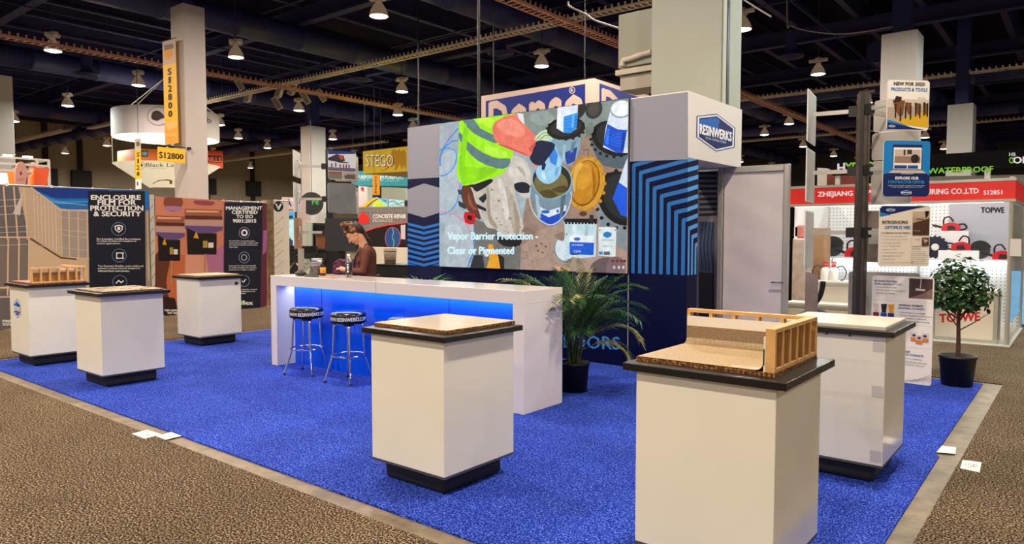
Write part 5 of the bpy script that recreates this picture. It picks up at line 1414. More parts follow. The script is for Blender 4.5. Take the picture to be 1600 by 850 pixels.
a.rect(0.61, 0.80, 0.98, 0.985, ink(70, 52, 46)); a.up().poly([(0.61, 0.80), (0.98, 0.80), (0.98, 0.9), (0.8, 0.84)], ink(126, 100, 86)); a.up().stroke([(0.8, 0.98), (0.79, 0.9)], 0.012, ink(206, 196, 184)); a.stroke([(0.72, 0.885), (0.86, 0.88)], 0.018, ink(206, 196, 184))
a.stroke([(0.03, 0.765), (0.97, 0.765)], 0.002, ink(186, 182, 176)); a.stroke([(0.03, 0.552), (0.97, 0.552)], 0.002, ink(186, 182, 176)); a.stroke([(0.03, 0.34), (0.97, 0.34)], 0.002, ink(186, 182, 176))
a.text('UNIVERSAL PIGMENTS', 0.45, 0.722, 0.84, 0.739, ink(24, 24, 26), 0.045); a.text('INDUSTRIAL COLORANTS', 0.45, 0.695, 0.86, 0.712, ink(30, 96, 140), 0.045)
for i, s_ in enumerate(('Expanded range & new packaging', 'Epoxies, Polyaspartics, Urethanes, etc', 'Precise loading for optimal hide', 'Highly consistent with no streaking')): a.text('-  ' + s_, 0.45, 0.654 - 0.0265 * i, 0.45 + 0.0142 * len(s_), 0.67 - 0.0265 * i, TXT2, 0.015, 1)
for (x, c1, c2) in ((0.03, (196, 188, 176), (120, 28, 34)), (0.16, (26, 34, 36), (24, 70, 140)), (0.28, (216, 144, 30), (30, 40, 100))):
    a.poly([(x, 0.73), (x + 0.1, 0.735), (x + 0.085, 0.65), (x + 0.02, 0.65)], ink(*c1)); a.poly([(x, 0.648), (x + 0.1, 0.648), (x + 0.1, 0.60), (x, 0.60)], ink(*c2))
for (x, y) in ((0.66, 0.40), (0.83, 0.40), (0.74, 0.38)):
    a.up().rect(x, y, x + 0.11, y + 0.085, ink(206, 190, 176)); a.up().rect(x, y, x + 0.11, y + 0.035, ink(204, 120, 52)); a.ell(x + 0.055, y + 0.055, 0.03, 0.012, ink(40, 60, 120)); a.ell(x + 0.055, y + 0.088, 0.055, 0.008, ink(226, 222, 214))
a.text('IN-CAST', 0.50, 0.289, 0.66, 0.306, ink(24, 24, 26), 0.045); a.text('BROADCAST AGGREGATES', 0.46, 0.262, 0.87, 0.278, ink(30, 96, 140), 0.045)
for i, s_ in enumerate(('Engineered blend sieve distribution', 'Clean natural silica absorbs resin coats', 'Excellent trowel blend for crisp sand')): a.text('-  ' + s_, 0.36, 0.224 - 0.0285 * i, 0.36 + 0.0142 * len(s_), 0.24 - 0.0285 * i, TXT2, 0.015, 1)
for i in range(6): a.stroke([(0.5 + 0.05 * i, 0.012 + 0.004 * i), (0.99, 0.045 + 0.012 * i)], 0.002, ink(120, 124, 140)); 
for i in range(5): a.stroke([(0.6 + 0.09 * i, 0.012), (0.66 + 0.09 * i, 0.05 + 0.01 * i)], 0.002, ink(120, 124, 140))
a.build('printed_face', t)
for sg in (0.25, 0.75): MB().slab([fn(sg - 0.08, 0.0), fn(sg + 0.08, 0.0), fn(sg + 0.02, 0.3), fn(sg - 0.02, 0.3)], nn * -0.1).build('back_foot', M_alu, t)
# edge-on and turned-away boards
for i, (quad, lab) in enumerate((((1268.4, 141, 1276.2, 228), 'uppermost board seen edge-on left of the steel post'), ((1266.0, 230, 1274.0, 320), 'middle board seen edge-on left of the steel post'), ((1262.6, 326, 1270.5, 425), 'lowest hung board seen edge-on left of the steel post'))):
    zt, zb = atP(1272, quad[1] + 4, cB, dB).z, atP(1272, quad[3] - 4, cB, dB).z
    t = thing('framed_sign', lab, 'sign', (cB.x, cB.y, zb))
    e1 = cB + dB * 0.29 + Vector((0, 0, 0)); e0 = cB - dB * 0.29
    MB().slab([Vector((e0.x, e0.y, zb)), Vector((e1.x, e1.y, zb)), Vector((e1.x, e1.y, zt)), Vector((e0.x, e0.y, zt))], nB * 0.012).build('board', M_edge, t)
    MB().slab([Vector((e0.x, e0.y, zb + 0.02)) - nB * 0.001, Vector((e1.x, e1.y, zb + 0.02)) - nB * 0.001, Vector((e1.x, e1.y, zt - 0.02)) - nB * 0.001, Vector((e0.x, e0.y, zt - 0.02)) - nB * 0.001], nB * -0.001).build('board_back', M_back, t)
# picture board standing edge-on beside the wooden model
p = atZ(1258, 493, 0.62)
pB = atY(1262, 470, 8.0)
t = thing('framed_sign', 'lowest edge-on picture board behind the wooden corner model', 'sign', (pB.x, pB.y, 0))
vb = [atP(1258.5, 425, pB, Vector((0.5, -0.86, 0))), atP(1275, 432, pB, Vector((0.5, -0.86, 0)))]
zt = vb[0].z
MB().slab([Vector((vb[0].x, vb[0].y, 0)), Vector((vb[1].x, vb[1].y, 0)), Vector((vb[1].x, vb[1].y, zt - 0.03)), Vector((vb[0].x, vb[0].y, zt))], (0.02, 0.012, 0)).build('board', mat('photo_board', (122, 110, 104), 0.4, var=0.35, vscale=3), t)
for (quad, lab) in (((1366, 153, 1437, 203), 'grey back of a board behind the NEW FOR 2025 sign'), ((1363, 205, 1436, 248), 'grey back of the middle board behind the steel post'), ((1362, 250, 1425, 318), 'grey back of a board behind the blue laptop sign'), ((1338, 329, 1400, 410), 'brownish grey back of the lowest hung board behind the steel post')):
    t, a, fn, nn, Wd, Hh = board_sign(cC, dC, nC, quad, lab)
    a.rrect(0.01, 0.01, 0.99, 0.99, 0.04, ink(172, 166, 156) if quad[1] < 300 else ink(134, 122, 110)); a.build('grey_back', t)
    back_clip(t, fn, nn)
pS2 = atZ(1330, 500, 0.0)
t, a, fn, nn, Wd, Hh = board_sign(atY(1380, 430, 8.95), None, Vector((0.05, -1, 0)), (1326, 425, 1438, 560), 'grey back of a second standing board behind the steel post', 'standing_sign', drop=0.0)
a.rrect(0.005, 0.005, 0.995, 0.995, 0.03, ink(168, 164, 162)); a.build('grey_back', t)

# ------------------------------------------------------------------ left hand sign stand
LP = atY(515, 330, 7.9); LPx, LPy = LP.x, LP.y
t = thing('sign_stand', 'slim black post with arms for boards behind the left part of the bar', 'sign stand', (LPx, LPy, 0))
MB().lathe([(0.0, 0.0), (0.36, 0.0), (0.36, 0.012), (0.0, 0.014)], 28, (LPx, LPy, 0.0)).build('foot_plate', M_blackmetal, t)
MB().box((LPx - 0.045, LPy - 0.045, 0.012), (LPx + 0.045, LPy + 0.045, 3.12)).build('post', M_blackmetal, t, bevel=0.008)
an = math.radians(20)
nA = Vector((math.cos(an), -math.sin(an), 0)); nB = Vector((-0.719, -0.695, 0))
cA = Vector((LPx, LPy, 0)) + nA * 0.55; cB = Vector((LPx, LPy, 0)) + nB * 0.55
dB = Vector((0.695, -0.719, 0))
for py in (260, 311, 363):
    for n_ in (nA, nB):
        z = atY(515, py, LPy).z; R0 = Vector((LPx, LPy, z))
        MB().bar(R0 + n_ * 0.1, R0 + n_ * 0.53, 0.02, 0.045).build('arm', M_alu, t)
        MB().bar(R0 + n_ * 0.04, R0 + n_ * 0.13, 0.06, 0.1).build('clamp', M_blackmetal, t)
t, a, fn, nn, Wd, Hh = board_sign(cA, None, nA, (512.5, 236, 556, 281), 'framed patio photo board, highest on the left sign stand')
a.rrect(0.0, 0.0, 1.0, 1.0, 0.06, ink(206, 200, 190)); a.up().poly([(0.0, 0.86), (0, 0.96), (0.04, 1.0), (0.96, 1.0), (1.0, 0.93), (0.6, 0.90)], ink(30, 56, 116)); a.poly([(0.0, 0.34), (0.98, 0.34), (0.98, 0.86), (0.0, 0.84)], ink(190, 200, 210))
a.up().poly([(0.0, 0.74), (0.3, 0.88), (0.56, 0.84), (0.6, 0.66), (0.4, 0.6), (0.0, 0.66)], ink(48, 46, 60)); a.up().poly([(0.36, 0.82), (0.5, 0.86), (0.56, 0.74), (0.46, 0.68)], ink(170, 66, 46)); a.poly([(0.34, 0.6), (0.72, 0.58), (0.72, 0.62), (0.36, 0.64)], ink(40, 38, 44))
a.rect(0.0, 0.30, 0.98, 0.42, ink(86, 90, 116))
for (x, y) in ((0.1, 0.42), (0.24, 0.44), (0.4, 0.4), (0.52, 0.4), (0.62, 0.4), (0.72, 0.4)): a.rect(x, y, x + 0.05, y + 0.14, ink(122, 60, 56))
a.rect(0.0, 0.02, 0.5, 0.28, ink(110, 104, 96)); a.rect(0.52, 0.02, 0.98, 0.28, ink(150, 144, 136)); a.up().poly([(0.55, 0.14), (0.7, 0.2), (0.98, 0.2), (0.98, 0.04), (0.6, 0.04)], ink(84, 80, 78)); a.rect(0.04, 0.22, 0.48, 0.28, ink(140, 70, 52))
a.build('printed_face', t)
t, a, fn, nn, Wd, Hh = board_sign(cA - nA * 0.15, None, nA, (523, 244, 559.5, 284), 'cream board just behind the patio photo board')
a.rrect(0.0, 0.0, 1.0, 1.0, 0.06, ink(196, 188, 174)); a.build('printed_face', t)
t, a, fn, nn, Wd, Hh = board_sign(cA, None, nA, (512, 286, 555.5, 332.5), 'plain dark grey board below the patio photo on the left sign stand')
a.rrect(0.0, 0.0, 1.0, 1.0, 0.03, mat('grey_cement_print', (104, 108, 108), 0.6, var=0.15, vscale=5)); a.build('printed_face', t)
t, a, fn, nn, Wd, Hh = board_sign(cA - nA * 0.15, None, nA, (525, 292, 559.5, 334), 'cream board just behind the plain dark grey board')
a.rrect(0.0, 0.0, 1.0, 1.0, 0.06, ink(200, 192, 178)); a.build('printed_face', t)
M_wood = mat('wood_print', (160, 114, 70), 0.5, var=0.2, vscale=4)
for i, (y0, y1, lab, m) in enumerate(((240, 279, 'uppermost slanting board left of the left sign stand, with clip', M_edge), (288, 332, 'middle slanting board left of the left sign stand, with clip', M_edge), (341, 388, 'slanting wood patterned board, lowest on the left sign stand', M_wood))):
    zt, zb = atP(470, y0, cB, Vector((0.719, 0.695, 0))).z, atP(470, y1, cB, Vector((0.719, 0.695, 0))).z
    t = thing('framed_sign', lab, 'sign', (cB.x, cB.y, zb))
    e0, e1 = cB - dB * 0.3, cB + dB * 0.3
    MB().slab([Vector((e0.x, e0.y, zb)), Vector((e1.x, e1.y, zb)), Vector((e1.x, e1.y, zt)), Vector((e0.x, e0.y, zt))], nB * 0.014).build('board', m, t)
    c0 = cB - nB * 0.03
    MB().tube([Vector((c0.x, c0.y, zb + 0.16)) + nB * 0.03, Vector((c0.x, c0.y, zb + 0.16)), Vector((c0.x, c0.y, zt - 0.16)), Vector((c0.x, c0.y, zt - 0.16)) + nB * 0.03], 0.012, 6).build('clip', M_alu, t)
pb = atY(470, 430, 8.3)
solo(MB().box((pb.x - 0.06, 8.28, 0.0), (pb.x + 0.06, 8.34, 1.32)), 'grey_upright', M_alu, 'short grey upright below the wood patterned board, behind the bar', 'upright')

# ------------------------------------------------------------------ banner walls along the left aisle
BX = -14.05
M_film = mat('banner_cloth_print', (150, 136, 122), 0.7, var=0.25, vscale=1.6)
M_bpost = mat('banner_frame_grey', (150, 152, 150), 0.45, metal=0.3)
def bwall(y0, y1, z0, z1, label, m):
    t = thing('banner_wall', label, 'banner', (BX, (y0 + y1) / 2, 0))
    MB().box((BX - 0.012, y0, z0), (BX, y1, z1)).build('banner_cloth', m, t)
    for y in (y0 + 0.03, y1 - 0.03):
        MB().box((BX - 0.07, y - 0.03, 0.0), (BX - 0.014, y + 0.03, z1 + 0.03)).build('frame_post', M_bpost, t)
        MB().box((BX - 0.3, y - 0.04, 0.0), (BX + 0.12, y + 0.04, 0.02)).build('post_foot', M_bpost, t)
    MB().tube([(BX - 0.04, y0, z1 + 0.02), (BX - 0.04, y1, z1 + 0.02)], 0.018, 8).build('top_rail', M_bpost, t)
    for i in range(6):
        y = y0 + (y1 - y0) * (i + 0.5) / 6
        MB().tube([(BX - 0.02, y, z1 - 0.03), (BX - 0.02, y, z1 + 0.05)], 0.02, 6).build('tie', M_offwhite, t)
    return t
yA0, yA1 = 2.4, atX(233, 300, BX).y
zA0, zA1 = 0.03, 2.40
tA = bwall(yA0, yA1, zA0, zA1, 'printed banner wall about enclosure film at far left', M_film)
S1 = 3.54
a = Art(lambda u, v: atX(u / S1, 280 + v / S1, BX), (1, 0, 0), 0.0012, 0.0012)
a.win = [(-600, 22), (824, 62), (824, 780), (-600, 1010)]
a.poly([(-600, 0), (170, 45), (340, 170), (500, 170), (500, 900), (-600, 1100)], ink(150, 134, 120))
a.poly([(-600, 20), (100, 40), (160, 330), (150, 800), (-600, 1000)], ink(104, 98, 100)); a.poly([(-600, 330), (150, 330), (150, 600), (-600, 700)], ink(120, 110, 104))
a.up().poly([(100, 40), (170, 48), (340, 170), (345, 430), (160, 320)], ink(196, 172, 146)); a.poly([(345, 172), (490, 172), (490, 440), (345, 430)], ink(164, 150, 140)); a.poly([(155, 330), (330, 430), (490, 445), (490, 600), (155, 600)], ink(206, 178, 146))
a.up().poly([(165, 45), (830, 60), (830, 170), (345, 168), (250, 105)], ink(26, 110, 190)); a.up().poly([(165, 47), (600, 52), (600, 105), (300, 105)], ink(20, 54, 140)); a.poly([(190, 75), (330, 120), (488, 120), (488, 128), (320, 140)], ink(40, 146, 220))
ST = ink(216, 186, 152)
a.up()
for x in (18, 75, 130): a.stroke([(x, 36), (x + 22, 330)], 9, ST)
for x in (-300, -220, -140, -60): a.stroke([(x, 20), (x + 22, 330)], 9, ST)
for x in (45, 105, 160): a.stroke([(x, 330), (x - 4, 640)], 9, ST)
for x in (185, 205, 225, 245, 265, 285, 305): a.stroke([(x, 60 + (x - 185) * 0.7), (x + 8, 330 + (x - 185) * 0.6)], 4, ink(228, 204, 176))
for x in (338, 380, 430, 480): a.stroke([(x, 172), (x + 4, 440)], 7, ST)
for x in (815,): a.stroke([(x - 3, 180), (x + 8, 560)], 5, ST)
a.stroke([(-300, 318), (165, 322), (335, 432), (490, 440)], 8, ST); a.stroke([(170, 45), (340, 172), (495, 172)], 8, ST); a.stroke([(-300, 600), (60, 600)], 10, ST); a.stroke([(-300, 660), (60, 650)], 10, ink(190, 170, 150))
a.up().stroke([(170, 328), (335, 434), (420, 442)], 8, ink(96, 62, 36))
for y in (110, 145, 190, 260, 290, 360): a.stroke([(-100, y + 10), (150, y), (480, y + 34)], 2.5, ink(206, 198, 190))
a.poly([(70, 190), (130, 60), (110, 200)], ink(206, 196, 186))
a.up().poly([(486, 64), (800, 66), (808, 790), (500, 850)], ink(22, 26, 40))
WH = ink(240, 238, 234)
a.up()
for s_, x0, x1, y0, y1 in (('ENCLOSURE', 503, 776, 113, 88), ('FILM FOR', 540, 750, 143, 113), ('PROTECTION', 500, 790, 174, 146), ('& SECURITY', 517, 778, 205, 178)): a.text(s_, x0, y0, x1, y1, WH, 0.05)
for cy_ in (275, 422, 568): a.ring(655 + (cy_ - 275) * 0.02, cy_, 39, 36, 2.5, ink(120, 150, 190))
a.poly([(632, 258), (655, 252), (678, 258), (676, 280), (655, 297), (634, 280)], WH); a.up().poly([(638, 263), (655, 258), (672, 263), (670, 279), (655, 291), (640, 279)], ink(22, 26, 40)); a.up().ell(655, 273, 9, 9, WH)
a.rect(640, 405, 680, 440, WH); a.up().rect(645, 410, 675, 435, ink(22, 26, 40)); a.up()
for (x, y) in ((640, 405), (672, 405), (640, 432), (672, 432)): a.rect(x, y, x + 10, y + 9, WH)
a.stroke([(640, 575), (655, 560), (668, 572), (680, 562)], 6, WH)
for i, s_ in enumerate(('Fire Retardant: Certified fire resistance', 'for enhanced safety and compliance in', 'critical applications.')): a.text(s_, 533, 336 + 13 * i, 533 + (775 - 533) * min(1, len(s_) / 41), 325 + 13 * i, WH, 0.02, 1)
for i, s_ in enumerate(('Tear Resistant: Durable, scrim reinforced,', 'puncture resistant material designed to', 'withstand harsh environments.')): a.text(s_, 540, 486 + 13 * i, 540 + (792 - 540) * min(1, len(s_) / 42), 475 + 13 * i, WH, 0.02, 1)
a.text('FIRE', 12, 792, 56, 778, WH, 0.05); a.text('SIGN', 12, 809, 56, 796, WH, 0.05)
a.build('printed_picture', tA)
p = atX(237, 400, BX)
t = thing('corner_post', 'grey lettered upright between the two dark banner walls', 'post', (BX - 0.02, p.y, 0))
y0, y1 = atX(233, 400, BX).y + 0.02, atX(243, 400, BX).y
MB().box((BX - 0.1, y0, 0), (BX, y1, 2.36)).build('upright', mat('post_print', (196, 190, 176), 0.6), t)
a = Art(lambda u, v: Vector((BX, y0 + (y1 - y0) * u, v)), (1, 0, 0), 0.001, 0.001)
for i in range(9): a.stroke([(0.2, 0.3 + 0.22 * i), (0.5, 0.36 + 0.22 * i), (0.8, 0.4 + 0.22 * i)], 0.02, ink(110, 106, 100))
a.build('slanted_lettering', t)

yB0, yB1 = atX(243, 308, BX).y, atX(417, 320, BX).y
tB = bwall(yB0, yB1, 0.02, 2.27, 'printed banner wall with copper machines reading MANAGEMENT CERTIFIED TO ISO 9001:2015', mat('banner_cloth_copper', (176, 110, 84), 0.7, var=0.3, vscale=2.2))
S2 = 3.696
a = Art(lambda u, v: atX(230 + u / S2, 290 + v / S2, BX), (1, 0, 0), 0.0012, 0.0012)
a.win = [(46, 62), (688, 100), (688, 700), (46, 768)]
a.poly([(46, 50), (460, 80), (460, 760), (46, 800)], ink(206, 128, 98)); a.up().poly([(46, 400), (220, 400), (200, 760), (46, 790)], ink(196, 104, 62)); a.poly([(340, 400), (460, 330), (460, 520), (360, 520)], ink(176, 110, 148)); a.poly([(220, 400), (340, 400), (360, 620), (220, 620)], ink(216, 150, 128))
a.poly([(46, 400), (130, 420), (110, 560), (140, 760), (46, 780)], ink(96, 52, 34), 3)
a.poly([(46, 660), (160, 650), (160, 770), (46, 780)], ink(44, 26, 20), 2)
a.up().poly([(100, 70), (200, 70), (196, 130), (150, 150), (104, 130)], ink(134, 70, 50), 2); a.poly([(105, 118), (195, 122), (190, 144), (110, 142)], ink(168, 120, 160), 2); a.poly([(275, 85), (385, 92), (370, 115), (280, 108)], ink(150, 70, 80), 2)
def drum(x0, x1, y0):
    w = x1 - x0
    a.up().poly([(x0, y0), (x1, y0 + 6), (x1 - 5, y0 + 60), (x0 + 3, y0 + 62)], ink(156, 92, 64)); a.up().poly([(x0 + 8, y0 + 8), (x1 - 20, y0 + 12), (x1 - 22, y0 + 22), (x0 + 8, y0 + 20)], ink(226, 164, 130)); a.poly([(x0, y0 + 38), (x1, y0 + 44), (x1, y0 + 62), (x0, y0 + 58)], ink(84, 46, 36))
    a.up().poly([(x0 - 3, y0 + 62), (x1 + 6, y0 + 66), (x1 + 4, y0 + 120), (x1 - w * 0.3, y0 + 142), (x0 + w * 0.3, y0 + 140), (x0 - 2, y0 + 112)], ink(190, 150, 136)); a.up().poly([(x0, y0 + 96), (x1 + 4, y0 + 102), (x1, y0 + 124), (x1 - w * 0.3, y0 + 142), (x0 + w * 0.3, y0 + 140), (x0, y0 + 114)], ink(104, 76, 130))
    a.up().poly([(x0 + 10, y0 + 110), (x0 + w * 0.35, y0 + 142), (x1 - w * 0.15, y0 + 142), (x1 - w * 0.16, y0 + 262), (x0 + 16, y0 + 262)], ink(26, 18, 18))
    a.up().poly([(x0 + w * 0.22, y0 + 168), (x0 + w * 0.3, y0 + 130), (x0 + w * 0.37, y0 + 172)], ink(224, 150, 36)); a.rect(x0 + w * 0.48, y0 + 185, x0 + w * 0.6, y0 + 225, ink(170, 142, 70)); a.rect(x0 + w * 0.62, y0 + 195, x0 + w * 0.76, y0 + 225, ink(226, 214, 200))
    a.stroke([(x0 + w * 0.55, y0 + 262), (x0 + w * 0.53, y0 + 400)], 8, ink(170, 140, 104))
drum(50, 214, 172); drum(216, 432, 134)
a.up().poly([(444, 96), (664, 100), (652, 708), (540, 712), (440, 560)], ink(24, 26, 44))
a.poly([(664, 100), (690, 104), (690, 690), (650, 704)], ink(96, 44, 60)); a.poly([(668, 260), (688, 255), (686, 380), (664, 400)], ink(166, 96, 160))
a.up()
for s_, x0, x1, y0, y1 in (('MANAGEMENT', 452, 660, 140, 120), ('CERTIFIED', 486, 634, 164, 144), ('TO ISO', 512, 607, 188, 169), ('9001:2015', 492, 626, 214, 193)): a.text(s_, x0, y0, x1, y1, WH, 0.05)
for cy_ in (272, 415, 550): a.ring(557, cy_, 30, 32, 2.5, ink(150, 170, 200))
a.ell(558, 272, 19, 20, WH); a.up().ell(558, 272, 10, 10, ink(24, 26, 44)); a.ring(556, 415, 15, 16, 2.5, WH); a.up(); a.stroke([(545, 550), (552, 558), (566, 540)], 5, WH)
for i, s_ in enumerate(('ISO 9001:2015: Our manufacturing is', 'quality driven and fully compliant, with', 'the required standards for performance', 'and results.')): a.text(s_, 470, 325 + 11.5 * i, 470 + 166 * min(1, len(s_) / 39), 316 + 11.5 * i, WH, 0.02, 1)
for i, s_ in enumerate(('Longevity: Our customized materials', 'for sustained quality and consistent', 'performance in toughest conditions')): a.text(s_, 468, 468 + 11.5 * i, 468 + 160 * min(1, len(s_) / 36), 459 + 11.5 * i, WH, 0.02, 1)
for i, s_ in enumerate(('Quality: Our expertise, research', 'and on-site development in the', 'insulated industry')): a.text(s_, 480, 604 + 11.5 * i, 480 + 150 * min(1, len(s_) / 32), 595 + 11.5 * i, WH, 0.02, 1)
a.text('viaflex', 490, 688, 606, 664, ink(230, 236, 232), 0.045); a.up().text('a', 538, 688, 552, 667, ink(160, 210, 60), 0.05)
a.text('FLEX QUALITY', 98, 726, 190, 714, WH, 0.045); a.text('THAT TRAVELS', 112, 741, 190, 729, WH, 0.045)
a.build('printed_picture', tB)
p0_, p1_ = atX(417, 320, BX).y, atX(424, 320, BX).y
solo(MB().box((BX - 0.3, p0_ + 0.04, 0), (BX - 0.05, p1_ + 0.08, 2.36)), 'stone_clad_post', mat('stacked_stone', (134, 112, 84), 0.8, var=0.4, vscale=7), 'narrow stone patterned post right of the copper banner', 'post')
yV0, yV1 = atX(424, 320, BX).y, atX(447, 320, BX).y
t = thing('roll_up_banner', 'cream roll-up banner with a round letter V emblem left of the bar', 'banner', (BX + 0.1, (yV0 + yV1) / 2, 0))
VX = BX + 0.1
MB().box((VX - 0.01, yV0, 0.06), (VX, yV1, 2.33)).build('banner_cloth', mat('cream_cloth', (222, 212, 194), 0.7), t)
MB().box((VX - 0.08, yV0 - 0.02, 0.0), (VX + 0.06, yV1 + 0.02, 0.07)).build('roller_base', M_alu, t)
MB().tube([(VX - 0.005, yV0, 2.34), (VX - 0.005, yV1, 2.34)], 0.016, 8).build('top_rail', M_alu, t)
a = Art(lambda u, v: atX(425 + u / 6.07, 300 + v / 6.07, VX), (1, 0, 0), 0.0012, 0.0012)
a.ell(60, 138, 47, 50, ink(28, 36, 66)); a.up().text('V', 32, 168, 90, 112, ink(235, 238, 235), 0.06); a.up().poly([(32, 118), (46, 118), (62, 158), (58, 172)], ink(160, 196, 60))
for i, s_ in enumerate(('AGRICULTURE', 'CONSTRUCTION', 'INDUSTRIAL', 'ENERGY', 'INSTALLATION', 'REMEDIATION')):
    y = 320 + 105 * i; w = 85
    a.textq(s_, (22, y), (22 + w, y - 76), (20 + w, y - 90), (20, y - 14), ink(110, 104, 96), 0.0, 1)
    a.stroke([(45, y + 30), (80, y)], 2, ink(160, 152, 142)); a.stroke([(12, y - 60), (40, y - 84)], 2, ink(160, 152, 142))
a.build('printed_face', t)

# ------------------------------------------------------------------ numbered pillar signs
M_yel = mat('banner_yellow', (242, 184, 30), 0.6); INK = ink(46, 38, 34)
t = thing('pillar_banner', 'tall yellow banner reading S12800 downward on the left pillar', 'banner', (-17.85, 8.45, 4.4))
fnp = lambda u, v: atY(254 + u / 3.035, v / 3.035, 8.45)
cr1 = lambda x, y: atY(x / 3.035, y / 3.035, 8.45)
MB().slab([cr1(770, 198), cr1(830, 182), cr1(845, 680), cr1(783, 688)], (0, 0.012, 0)).build('banner_cloth', M_yel, t)
MB().tube([cr1(766, 198), cr1(834, 180)], 0.012, 6).build('banner_rod', M_blackmetal, t)
MB().tube([cr1(779, 690), cr1(849, 680)], 0.012, 6).build('banner_rod', M_blackmetal, t)
a = Art(cr1, (0, -1, 0), 0.001, 0.001)
a.poly([(770, 200), (830, 183), (832, 298), (773, 308)], ink(196, 176, 160)); a.up().poly([(776, 240), (815, 225), (820, 260), (800, 290), (780, 270)], ink(226, 158, 40)); a.poly([(778, 215), (822, 205), (824, 228), (780, 240)], ink(130, 112, 104))
a.poly([(781, 582), (842, 574), (845, 680), (783, 688)], ink(240, 166, 62)); a.up().text('connecting', 786, 650, 836, 628, ink(250, 222, 170), 0.01, 1); a.poly([(781, 582), (842, 574), (843, 600), (800, 620)], ink(246, 190, 110))
for i, s_ in enumerate('S12800'):
    y = 356 + 40 * i; k_ = 5 if s_ == '1' else 0; a.textq(s_, (797 + k_ + i * 0.8, y), (813 - k_ + i * 0.8, y - 3), (812 - k_ + i * 0.8, y - 33), (796 + k_ + i * 0.8, y - 30), INK, 0.07)
a.build('printed_face', t)
t = thing('flag_sign', 'yellow flag sign reading S12800 across beside the left pillar', 'sign', (-16.95, 8.2, 4.2))
PXX = -16.9
MB().slab([atX(247, 229, PXX), atX(289, 233.5, PXX), atX(289, 255.5, PXX), atX(247, 251.5, PXX)], (-0.03, 0, 0)).build('panel', M_yel, t)
MB().tube([atX(244, 226, PXX), atX(290, 231, PXX)], 0.015, 6).build('hanging_bar', M_blackmetal, t)
MB().box((-17.0, 8.62, atX(288, 231, PXX).z - 0.03), (-16.9, 8.68, atX(288, 231, PXX).z + 0.03)).build('bracket', M_blackmetal, t)
a = Art(*planeX(PXX), 0.001, 0.001)
a.textq('S12800', (249, 247), (286.5, 249.3), (286.5, 240.8), (249, 237), INK, 0.05); a.build('number', t)
solo(MB().box((-17.2, 8.56, 2.74), (-17.0, 8.6, 2.94)), 'wall_vent', M_blackmetal, 'small dark vent grille low on the left pillar', 'vent') if False else None
t = thing('pillar_banner', 'narrow yellow banner hanging under the ring sign left of the pillar', 'banner', atX(215, 300, -26))
MB().slab([atX(211, 217, -26), atX(220, 216, -26), atX(221, 295, -26), atX(212, 296, -26)], (-0.03, 0, 0)).build('banner_cloth', M_yel, t)
a = Art(*planeX(-26), 0.001, 0.001)
a.poly([(211, 217), (220, 216), (220, 233), (211, 234)], ink(190, 184, 176)); a.ell(215.5, 225, 3, 4, ink(120, 96, 60)); a.poly([(212, 280), (221, 279.5), (221, 295), (212, 296)], ink(228, 222, 212)); a.up().rect(214, 284, 216, 290, ink(60, 60, 120))
for i, s_ in enumerate('S128'): a.text(s_, 215 if s_ == '1' else 213.5, 245 + 10 * i, 216.5 if s_ == '1' else 218, 238 + 10 * i, INK, 0.04, 1)
a.build('printed_face', t)
MB().tube([atX(216, 216, -26.1), atX(216, 216, -26.1) + Vector((0, 0, 5.5))], 0.01, 5).build('hanging_wire', M_blackmetal, t)

# ------------------------------------------------------------------ hanging ring and funnel sign
RC = Vector((-31.4, 15.05, 0)); RR = 2.13
def on_round(px, py, rz_):
    d = ray(px, py); lo, hi = 20.0, 60.0
    best = None
    t_ = (RC - CAMP).dot(Vector((d.x, d.y, 0)).normalized()) / Vector((d.x, d.y, 0)).length
    lo = t_ * 0.85; hi = t_
    for _ in range(40):
        m_ = (lo + hi) / 2; q = CAMP + d * m_
        if (Vector((q.x, q.y, 0)) - RC).length > rz_(q.z): lo = m_
        else: hi = m_
    return CAMP + d * lo
M_ring = mat('ring_fabric', (214, 206, 202), 0.7)
M_lit = mat('backlit_fabric', (255, 250, 240), 0.6, emit=1.3, ecol=(255, 246, 232))
t = thing('hanging_ring_sign', 'round white hanging ring sign lit inside behind the left pillar', 'hanging sign', (RC.x, RC.y, 5.75))
MB().lathe([(RR, 5.72), (RR, 6.85)], 56, RC).build('outer_band', M_ring, t)
MB().lathe([(RR - 0.03, 5.72), (RR - 0.03, 6.85)], 56, RC).build('lit_inner_band', M_lit, t)
MB().lathe([(RR, 5.72), (RR - 0.03, 5.72)], 56, RC).lathe([(RR, 6.85), (RR - 0.03, 6.85)], 56, RC).build('hoop', M_alu, t)
for k in range(4):
    a_ = k * math.pi / 2 + 0.6; e = RC + Vector((RR * math.cos(a_), RR * math.sin(a_), 6.85)); MB().tube([e, RC + Vector((0, 0, 8.4))], 0.02, 5).build('hanging_wire', M_offwhite, t)
MB().tube([RC + Vector((0, 0, 8.4)), RC + Vector((0, 0, 9.6))], 0.02, 5).build('hanging_wire', M_blackmetal, t)
a = Art(lambda u, v: on_round(190 + u / 5.31, 150 + v / 5.31, lambda z: RR + 0.02), (0.95, -0.3, 0), 0.006, 0.006)
a.ring(306, 166, 92, 76, 3, ink(60, 54, 60)); a.poly([(246, 165), (262, 130), (300, 122), (330, 140), (352, 165), (352, 180), (320, 190), (300, 205), (270, 200), (250, 190)], ink(52, 34, 28), 3)
a.text('Lab', 640, 226, 745, 178, ink(120, 112, 110), 0.0); a.build('emblem', t)
t = thing('funnel_sign', 'cream funnel shaped hanging sign with dog emblem below the ring', 'hanging sign', (RC.x, RC.y, 3.6))
rz_ = lambda z: 0.72 + (z - 3.6) / 1.0 * (RR - 0.72)
